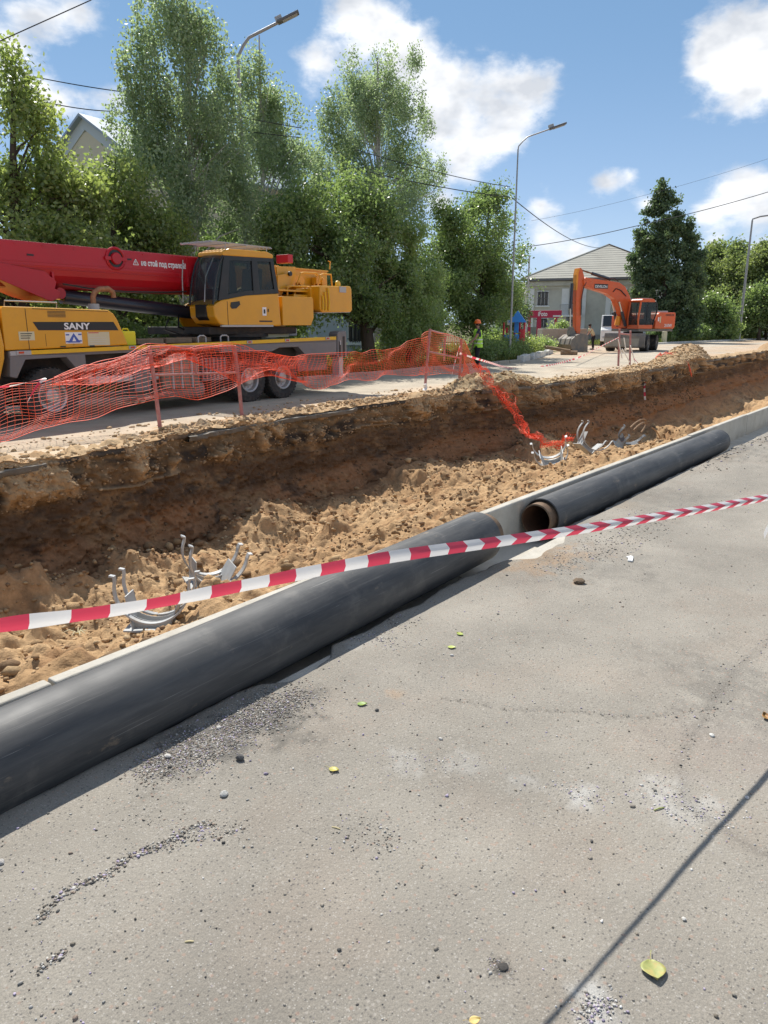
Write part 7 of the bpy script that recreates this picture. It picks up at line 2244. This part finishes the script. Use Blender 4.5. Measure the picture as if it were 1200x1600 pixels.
window(bld, 840.5, 456, 856, 477, mp, True)
window(bld, 838.5, 498, 855, 511, mp, True)
u0, z0 = mp(889, 492); u1, z1 = mp(908, 452)
MB().bx(u0, u1, -0.02, 0.02, z0, z1).build('balcony_door', M['glass'], bld)
bl = MB().bx(mp(876, 490)[0], mp(909, 490)[0], -1.1, 0.0, z0 - 0.2, z0).build('balcony', M['plaster_white'], bld)
g = MB(); ba, bb = mp(876, 490)[0], mp(909, 490)[0]
for i in range(22): xx = ba + (bb - ba) * i / 21; g.bx(xx - 0.02, xx + 0.02, -1.09, -1.05, z0, z0 + 1.05)
g.bx(ba, bb, -1.11, -1.03, z0 + 1.03, z0 + 1.09); g.bx(ba, ba + 0.04, -1.05, 0, z0 + 1.03, z0 + 1.09)
g.build('balcony_rail', M['lgrey'], bl)
MB().bx(mp(885, 500)[0], mp(896, 500)[0], -0.03, 0.02, 0, z0 - 0.5).build('door', M['grey'], bld)
u, _ = mp(888, 500); MB().tube([(u, -0.9, 0), (u, -0.9, z0 - 0.2)], 0.14, 8).build('balcony_post', M['grey'], bld)
window(bld, 957, 456, 966, 470, mp, False)
window(bld, 956, 488, 965, 500, mp, False)
window(bld, 1016, 456, 1030, 470, mp, False); window(bld, 1016, 488, 1030, 502, mp, False)
MB().bx(-0.02, L_ + .02, -0.06, 0.0, -0.1, 0.6).build('plinth', M['concrete_old'], bld)
# thin mast by its left corner
p = onZ(821, 538); tag(MB().tube([(p.x, p.y, 0), (p.x, p.y, 7.2)], 0.07, 8).build('mast', M['lgrey'], smooth=True), 'thin pale mast at the left corner of the grey building', 'pole')

# pale building farther left behind it
A2, D2, N2, L2, mp2 = wall_frame(760, 100, 819, 96)
o = empty('building', 'low pale building glimpsed between the trees left of the grey building', 'building', A2, math.atan2(D2.y, D2.x))
MB().bx(0, L2, 0, 10, -0.2, 5.2).build('wall', M['plaster_white'], o)
MB().prism([(-0.5, 5.2), (L2 + 0.5, 5.2), (L2 / 2, 7.2)], -0.4, 10.4).build('roof', M['slate'], o)
window(o, 800, 480, 808, 492, mp2, False)

# beige gabled house behind the maples
A3, D3, N3, L3, mp3 = wall_frame(70, 38, 215, 34)
h3 = empty('building', 'beige house with a grey-blue gable showing above the yellow trees at left', 'building', A3, math.atan2(D3.y, D3.x))
ua, za = mp3(78, 262); ub, zb = mp3(200, 262); up_, zp = mp3(134, 205); gz = mp3(134, 178)[1]
MB().prism([(ua, 0), (ub, 0), (ub, za), (up_, zp), (ua, za)], 0, 12).build('wall', M['plaster_beige'], h3)
mb = MB(); t_ = 0.9
mb.prism([(ua - 0.8, za - 0.3), (up_, gz - 0.05), (ub + 0.8, za - 0.3), (ub + 0.4, za - 0.75), (up_, zp + 0.05), (ua - 0.4, za - 0.75)], -0.05, 0.35)
mb.build('gable_board', M['plaster_blue'], h3)
MB().prism([(ua - 0.9, za - 0.32), (up_, gz), (ub + 0.9, za - 0.32), (ub + 0.9, za - 0.42), (up_, gz - 0.12), (ua - 0.9, za - 0.42)], -0.3, 12.5).build('roof', M['roof_metal'], h3)
window(h3, 110, 290, 135, 320, mp3, False)
# white one-storey building behind the elm
A4, D4, N4, L4, mp4 = wall_frame(380, 38, 612, 35)
h4 = empty('building', 'pale blue-white building with a barred window behind the elm trunk', 'building', A4, math.atan2(D4.y, D4.x))
MB().bx(0, L4, 0, 8, -0.2, 4.0).build('wall', M['plaster_blue'], h4)
MB().bx(-0.3, L4 + 0.3, -0.4, 8.4, 4.0, 4.25).build('roof', M['slate'], h4)
window(h4, 545, 470, 566, 533, mp4, True, off=0.0)
window(h4, 440, 490, 470, 530, mp4, True)
u0, _ = mp4(586, 520); MB().bx(u0, u0 + 0.35, -0.14, 0, 0, 4.0).build('pilaster', M['plaster_beige'], h4)

# ------------------------------------------------------------------ street things near the building
# crimson shop sign on posts
A5, D5, N5, L5, mp5 = wall_frame(823, 68, 877, 66)
sg = empty('shop_sign', 'long crimson shop sign with white lettering standing on red posts', 'sign', A5, math.atan2(D5.y, D5.x))
ua, za = mp5(822.5, 485.5); ub, zb = mp5(876.5, 496.5)
b_ = MB().bx(ua, ub, -0.12, 0.12, zb, za).build('board', M['crimson'], sg, bevel=0.02)
a, b = mp5(841.5, 493.8)
text('iFoto', 'lettering', M['text_white'], 0.56, (a, -0.135, b), SIDE, b_, 0.005, 0.01, sx=0.78)
c_, d_ = mp5(865, 495.5); MB().bx(c_, c_ + 0.75, -0.14, -0.12, d_ + 0.02, d_ + 0.16).build('strip_print', M['text_grey'], b_)
for x in (827.5, 841, 843.8, 868.5):
    u, _ = mp5(x, 500); MB().bx(u - 0.10, u + 0.10, -0.08, 0.08, -0.05, zb).build('post', M['crimson'], sg, bevel=0.01)
u, _ = mp5(828, 500); MB().bx(u - 0.2, u + 0.25, -0.12, 0.12, -0.05, 0.25).build('post_foot', M['crimson'], sg)
u0, z0 = mp5(833, 499); u1, _ = mp5(868, 499); MB().bx(u0, u1, -0.02, 0.02, z0, z0 + 0.06).build('rail', M['dark'], sg)
# sheet fence
A6, D6, N6, L6, mp6 = wall_frame(822, 72, 868, 70)
fe = empty('sheet_fence', 'grey-green corrugated fence behind the crimson posts', 'fence', A6, math.atan2(D6.y, D6.x))
zt = mp6(840, 511)[1]; n = 24; base = None
for i in range(n):
    if base is None: base = MB().bx(0, L6 / n * 0.94, -0.03, 0.0, 0.0, zt).build('sheet', mat('fence_green_grey', (0.22, 0.25, 0.20), 0.7, var=0.1), fe); o = base
    else: o = base.copy(); COL.objects.link(o); o.parent = fe
    o.location = (L6 * i / n, 0.02 * (i % 2), 0)
MB().bx(0, L6, 0.02, 0.06, zt * 0.45, zt * 0.5).build('rail', M['dark'], fe)
# dark covered box
A7, D7, N7, L7, mp7 = wall_frame(861, 60, 886, 58)
u1, z1 = mp7(884, 509); _, z0 = mp7(884, 519)
o = MB().bx(0, L7, 0, 1.2, 0, z1).build('covered_skip', mat('dark_tarpaulin', (0.045, 0.035, 0.045), 0.7, var=0.2), bevel=0.05)
o.location = A7; o.rotation_euler = (0, 0, math.atan2(D7.y, D7.x)); tag(o, 'dark covered skip behind the concrete blocks', 'skip')
# concrete blocks, ends facing the camera
def block(px, py, dep, ln, w, h, rz, label, z=0):
    P = atD(px, py, dep)
    o = MB().bx(0, ln, 0, w, 0, h).build('concrete_block', M['concrete_old'], bevel=0.03)
    o.location = (P.x, P.y, z); o.rotation_euler = (0, 0, rz)
    tag(o, label, 'block', 'concrete blocks stacked by the side road')


vd = math.atan2(ray(850, 520).y, ray(850, 520).x)
block(847.5, 520, 50, 3.4, 0.75, 0.75, vd - R_(62), 'topmost long concrete block with its pale end towards the camera', 0.62)
block(849, 540, 50.3, 1.2, 0.8, 0.60, vd - R_(62), 'lower concrete block carrying the left end of the long block')
block(868, 540, 49.6, 1.4, 0.7, 0.60, vd - R_(70), 'lower concrete block carrying the right end of the long block')
block(822, 540, 52.5, 1.9, 0.5, 0.45, vd - R_(88), 'low pale concrete block left of the stack')
P = onZ(876, 554.5)
o = MB().tube([(0, 0, 0.12), (0.9, 0.1, 0.1)], 0.13, 10).tube([(-0.9, 0.4, 0.42), (0.5, -0.05, 0.2)], 0.10, 8).build('wood_scraps', M['wood'], smooth=True); o.location = P; o.rotation_euler = (0, 0, vd - R_(90))
tag(o, 'two short brown logs lying beside the bucket', 'logs')
P = onZ(1037, 537.0); o = MB().lathe([(0.24, -0.1), (0.22, 1.05), (0.15, 1.1)], (0, 0, 0), 'z', 14).build('bollard', M['sticker'], smooth=True); o.location = P
tag(o, 'squat cream bollard behind the rear wheels of the excavator', 'bollard')
# playground panels
P = atD(803, 545, 36.5); P.z = 0
pg = empty('playground_tower', 'blue and red playground tower half hidden behind the middle street lamp', 'playground', P, vd - R_(90))
k = 36.5 / FPX
for (a, b, c, d, m) in ((-16, -8, 523, 547, 'play_blue'), (-1, 6, 500, 520, 'play_blue'), (0, 7, 522, 543, 'play_blue'), (8, 14, 514, 536, 'play_red'), (-12, -6, 500, 508, 'white'), (-14, -10, 512, 520, 'play_red')):
    z1 = atD(803, c, 36.5).z; z0 = atD(803, d, 36.5).z
    MB().bx(a * k, b * k, -0.04, 0.04, max(z0, 0), z1).build('panel', M[m], pg, bevel=0.02)
for x in (-17, -7, 0.0, 7.5, 14.5): MB().tube([(x * k, 0.1, -0.1), (x * k, 0.1, 1.75)], 0.05, 8).build('post', M['play_red'], pg)
MB().prism([(-0.3, 1.75), (0.55, 1.75), (0.12, 2.3)], -0.4, 0.5).build('roof', M['play_blue'], pg)
MB().bx(-18 * k, 15 * k, 0.15, 0.9, 0.55, 0.62).build('deck', M['wood'], pg)

# ------------------------------------------------------------------ vehicles


def car(label, cat, P, rz, L=4.3, W=1.75, Hh=1.45, m='white', van=False, name='parked_car'):
    t = empty(name, label, cat, P, rz)
    if van:
        pr = [(-L / 2, 0.35), (-L / 2, Hh * 0.97), (-L / 2 + 0.1, Hh), (L / 2 - 0.75, Hh), (L / 2 - 0.35, Hh * 0.62), (L / 2 - 0.05, Hh * 0.52), (L / 2, 0.4)]
    else:
        pr = [(-L / 2, 0.35), (-L / 2 + 0.02, 0.85), (-L / 2 + 0.5, 0.95), (-L / 2 + 1.05, Hh), (L / 2 - 1.95, Hh), (L / 2 - 1.15, 0.98), (L / 2 - 0.15, 0.80), (L / 2, 0.4)]
    MB().prism(pr, -W / 2, W / 2).build('body', M[m], t, bevel=0.06, seg=3)
    for s in (-1, 1):
        y = s * (W / 2 + 0.004)
        if van: MB().bx(-L / 2 + 0.5, L / 2 - 1.3, y - 0.004, y + 0.004, Hh * 0.62, Hh * 0.9).build('side_window', M['glass'], t)
        else:
            MB().prism([(-L / 2 + 0.75, 1.0), (-L / 2 + 1.15, Hh - 0.07), (-0.1, Hh - 0.07), (-0.1, 1.0)], y - 0.004, y + 0.004).build('side_window', M['glass'], t)
            MB().prism([(0.0, 1.0), (0.0, Hh - 0.07), (L / 2 - 2.0, Hh - 0.07), (L / 2 - 1.35, 1.0)], y - 0.004, y + 0.004).build('side_window', M['glass'], t)
    if van:
        MB().add([(L / 2 - 0.742, -W / 2 + 0.12, Hh - 0.06), (L / 2 - 0.742, W / 2 - 0.12, Hh - 0.06), (L / 2 - 0.35, W / 2 - 0.12, Hh * 0.64), (L / 2 - 0.35, -W / 2 + 0.12, Hh * 0.64)], [(0, 1, 2, 3)]).build('windscreen', M['glass'], t).location = (0.02, 0, 0.02)
        g = MB()
        for i in range(6): g.bx(L / 2 - 0.01, L / 2 + 0.02, -W / 2 + 0.4 + i * (W - 0.8) / 6, -W / 2 + 0.4 + (i + 0.45) * (W - 0.8) / 6, 0.5, 0.95)
        g.build('grille', M['dark'], t)
    else:
        MB().add([(L / 2 - 1.90, -W / 2 + 0.15, Hh - 0.03), (L / 2 - 1.90, W / 2 - 0.15, Hh - 0.03), (L / 2 - 1.17, W / 2 - 0.12, 1.02), (L / 2 - 1.17, -W / 2 + 0.12, 1.02)], [(0, 1, 2, 3)]).build('windscreen', M['glass'], t).location = (0.03, 0, 0.03)
    for s in (-1, 1):
        MB().box((L / 2 + 0.0, s * (W / 2 - 0.3), 0.7), (0.05, 0.3, 0.15)).build('headlight', M['lgrey'], t, bevel=0.02)
        for x in (-L / 2 + 0.8, L / 2 - 0.85):
            wheel(t, (x, s * (W / 2 - 0.08), 0.32), 0.32, 0.2, side=s, lugs=10)
    return t


P = onZ(958, 540.5)
car('white van parked behind the arm of the excavator', 'van', (P.x, P.y, 0), vd + R_(180 - 6), 4.6, 1.9, 2.35, van=True, name='parked_van')
P = atD(1137, 520, 92)
car('white car parked under the trees at the right', 'car', (P.x, P.y, 0.05), math.atan2(-RT.y, -RT.x) + 0.1, 4.3, 1.8, 1.5)
P = atD(1085, 520, 96)
tag(MB().bx(0, 1.2, 0, 0.1, 0, 2.3).build('notice_board', M['play_red']), 'small red board half hidden in the trees at right', 'sign').location = (P.x, P.y, 0)
A8, D8, N8, L8, mp8 = wall_frame(1050, 98, 1215, 98)
o = MB().bx(0, L8, 0, 0.3, 0, 1.6).build('wall', M['plaster_white']); o.location = A8; o.rotation_euler = (0, 0, math.atan2(D8.y, D8.x)); tag(o, 'low pale wall seen under the trees at the right', 'wall')

# ------------------------------------------------------------------ people


def skin_mesh(name, pts, edges, radii, m, parent, lvl=2, root=0):
    me = bpy.data.meshes.new(name); me.from_pydata([tuple(p) for p in pts], edges, []); me.update()
    o = link_mesh(name, me, m, parent)
    sk = o.modifiers.new('skin', 'SKIN'); sk.use_smooth_shade = True
    for i, r in enumerate(radii):
        me.skin_vertices[0].data[i].radius = (r, r) if not isinstance(r, tuple) else r
    me.skin_vertices[0].data[root].use_root = True
    s = o.modifiers.new('sub', 'SUBSURF'); s.levels = lvl; s.render_levels = lvl
    return o


def worker(label, P, rz, bend=0.0, lean=0.0, helmet=True, shirt='shirt', vest=True, sleeve=True, arm_f=((0.16, 0.0, -0.2), (0.36, 0.0, -0.36)), bare=False):
    """faces local +x"""
    t = empty('person', label, 'person', P, rz)
    hip = Vector((0, 0, 0.92)); cb = Vector((math.sin(bend), 0, math.cos(bend)))
    chest = hip + cb * 0.36; neck = hip + cb * 0.56; head = neck + Vector((cb.x * 0.6 + 0.03, 0, 0.8 * cb.z + 0.2)).normalized() * 0.17
    pts, ed, ra = [], [], []

    def add(p, r, par=None):
        pts.append(Vector(p)); ra.append(r)
        if par is not None: ed.append((par, len(pts) - 1))
        return len(pts) - 1
    pv = add(hip, 0.13); w = add(hip + cb * 0.15, 0.12, pv); c = add(chest, (0.15, 0.12), w); nk = add(neck, 0.062, c); hd = add(head - Vector((0, 0, 0.03)), 0.07, nk); ht = add(head + Vector((0.0, 0, 0.06)), 0.078, hd)
    for s in (-1, 1):
        sh = add(neck + Vector((0, s * 0.19, -0.05)), 0.062, c)
        e1 = sh
        sw = arm_f if s > 0 else ((0.04, 0, -0.28), (0.14, 0, -0.52))
        el = add(pts[sh] + Vector((sw[0][0], s * 0.03, sw[0][2] - 0.08)), 0.045, sh)
        wr = add(pts[sh] + Vector((sw[1][0], s * 0.0, sw[1][2] - 0.12)), 0.030, el)
        d = (pts[wr] - pts[el]).normalized()
        pa = add(pts[wr] + d * 0.07, 0.038, wr)
        for q in range(4):
            f1 = add(pts[pa] + d * 0.05 + Vector((0, (q - 1.5) * 0.018, 0)), 0.010, pa)
            add(pts[f1] + d * (0.035 - 0.004 * abs(q - 1.5)) + Vector((0.008, 0, -0.01)), 0.008, f1)
        add(pts[pa] + d * 0.015 + Vector((0.045, 0, 0.0)), 0.010, pa)
        kn = add(Vector((0.03 + 0.04 * s, s * 0.10, 0.50)), 0.062, pv)
        an = add(Vector((-0.02 + 0.04 * s, s * 0.11, 0.10)), 0.042, kn)
        add(Vector((0.14 + 0.04 * s, s * 0.12, 0.045)), 0.035, an)
    skin_mesh('body', pts, ed, ra, M['skin'], t)
    # face
    MB().box(head + Vector((0.088, 0, 0.0)), (0.03, 0.025, 0.045)).build('nose', M['skin'], t, bevel=0.008)
    for s in (-1, 1):
        MB().lathe([(0.012, -0.004), (0.012, 0.004)], (head.x + 0.074, head.y + s * 0.032, head.z + 0.025), 'x', 8).build('eye', M['black'], t)
        MB().box(head + Vector((-0.005, s * 0.083, 0.0)), (0.03, 0.015, 0.055)).build('ear', M['skin'], t, bevel=0.006)
    MB().box(head + Vector((0.075, 0, -0.045)), (0.01, 0.05, 0.008)).build('mouth', mat('lip', (0.3, 0.1, 0.09), 0.6), t)
    hr = MB().lathe([(0.06, -0.07), (0.093, -0.03), (0.098, 0.03), (0.085, 0.08), (0.04, 0.105), (0.001, 0.11)], tuple(head + Vector((-0.02, 0, 0.02))), 'z', 16, False).build('hair', M['hair'], t, smooth=True)
    # trousers
    skin_mesh('trousers', [hip + Vector((0, 0, 0.06)), hip, Vector((0.04, 0.10, 0.72)), Vector((0.07, 0.10, 0.48)), Vector((0.02, 0.11, 0.10)), Vector((0.02, -0.10, 0.72)), Vector((-0.01, -0.10, 0.48)), Vector((-0.06, -0.11, 0.10))],
              [(0, 1), (1, 2), (2, 3), (3, 4), (1, 5), (5, 6), (6, 7)], [(0.17, 0.145), (0.17, 0.15), 0.105, 0.082, 0.075, 0.105, 0.082, 0.075], M['trousers'], t, 2, 0)
    for s in (-1, 1):
        MB().box((0.06 + 0.04 * s, s * 0.115, 0.045), (0.28, 0.10, 0.09)).build('boot', M['boot'], t, bevel=0.03, seg=3)
    if not bare:
        sp2, se, sr = [hip + cb * 0.04, hip + cb * 0.2, chest + cb * 0.06, neck + Vector((0, 0, -0.03))], [(0, 1), (1, 2), (2, 3)], [(0.165, 0.13), (0.17, 0.13), (0.19, 0.135), (0.09, 0.08)]
        for s in (-1, 1):
            i = len(sp2); sw = arm_f if s > 0 else ((0.04, 0, -0.28), (0.14, 0, -0.52))
            sp2.append(neck + Vector((0, s * 0.19, -0.05))); se.append((2, i)); sr.append(0.078)
            sp2.append(neck + Vector((sw[0][0] * 0.6, s * 0.21, -0.05 + sw[0][2] * 0.7))); se.append((i, i + 1)); sr.append(0.064)
        skin_mesh('shirt', sp2, se, sr, M[shirt], t, 2, 1)
    if vest:
        def ell(z, a, b, n=28): return [Vector((a * math.cos(2 * math.pi * k / n), b * math.sin(2 * math.pi * k / n), 0)) + hip + cb * z for k in range(n)]
        n = 28; rings = [ell(-0.14, 0.165, 0.215), ell(0.0, 0.17, 0.215), ell(0.16, 0.165, 0.205), ell(0.30, 0.165, 0.195), ell(0.42, 0.16, 0.17), ell(0.51, 0.145, 0.15), ell(0.565, 0.09, 0.115)]
        vs = [p + Vector((0.004 * math.sin(i * 2.1 + k), 0.006 * math.sin(k * 1.7 + i), 0)) for i, rg in enumerate(rings) for k, p in enumerate(rg)]
        fs = []
        for i in range(6):
            for k in range(n):
                j = (k + 1) % n
                if i == 4 and (k in (6, 7, 20, 21)): pass
                fs.append((i * n + k, i * n + j, (i + 1) * n + j, (i + 1) * n + k))
        v = MB().add(vs, fs).build('safety_vest', M['vest'], t, smooth=True)
        for z in (0.02, 0.16):
            A_ = ell(z - 0.025, 0.176, 0.219); B_ = ell(z + 0.025, 0.174, 0.214)
            MB().add(A_ + B_, [(k, (k + 1) % n, n + (k + 1) % n, n + k) for k in range(n)]).build('reflective_band', M['reflective'], v, smooth=True)
    if helmet:
        hc = head + Vector((0.0, 0, 0.045))
        h_ = MB().lathe([(0.128, 0.0), (0.126, 0.03), (0.118, 0.075), (0.09, 0.115), (0.05, 0.135), (0.001, 0.14)], tuple(hc), 'z', 28, False).build('helmet', M['helmet'], t, smooth=True)
        MB().prismz([(hc.x + 0.175 * math.cos(a) * (1 if abs(a) < 1.2 else 0.8), hc.y + 0.135 * math.sin(a)) for a in [R_(x) for x in range(-180, 180, 15)]], hc.z - 0.004, hc.z + 0.006).build('brim', M['helmet'], h_)
        MB().tube([hc + Vector((x, 0, z)) for (x, z) in ((0.12, 0.05), (0.09, 0.118), (0.0, 0.148), (-0.09, 0.118), (-0.12, 0.05))], 0.012, 6).build('ridge', M['helmet'], h_)
    return t


P = onZ(746, 574.5)
az_left = math.atan2(-RT.y, -RT.x)
worker('worker in an orange helmet, lime safety vest and black trousers standing beyond the net', P, az_left + R_(12), bend=0.06)
P = onZ(926, 546.5)
worker('person in a light top and dark trousers bending behind the excavator bucket', P, az_left + R_(10), bend=0.5, helmet=False, vest=False, shirt='sticker')
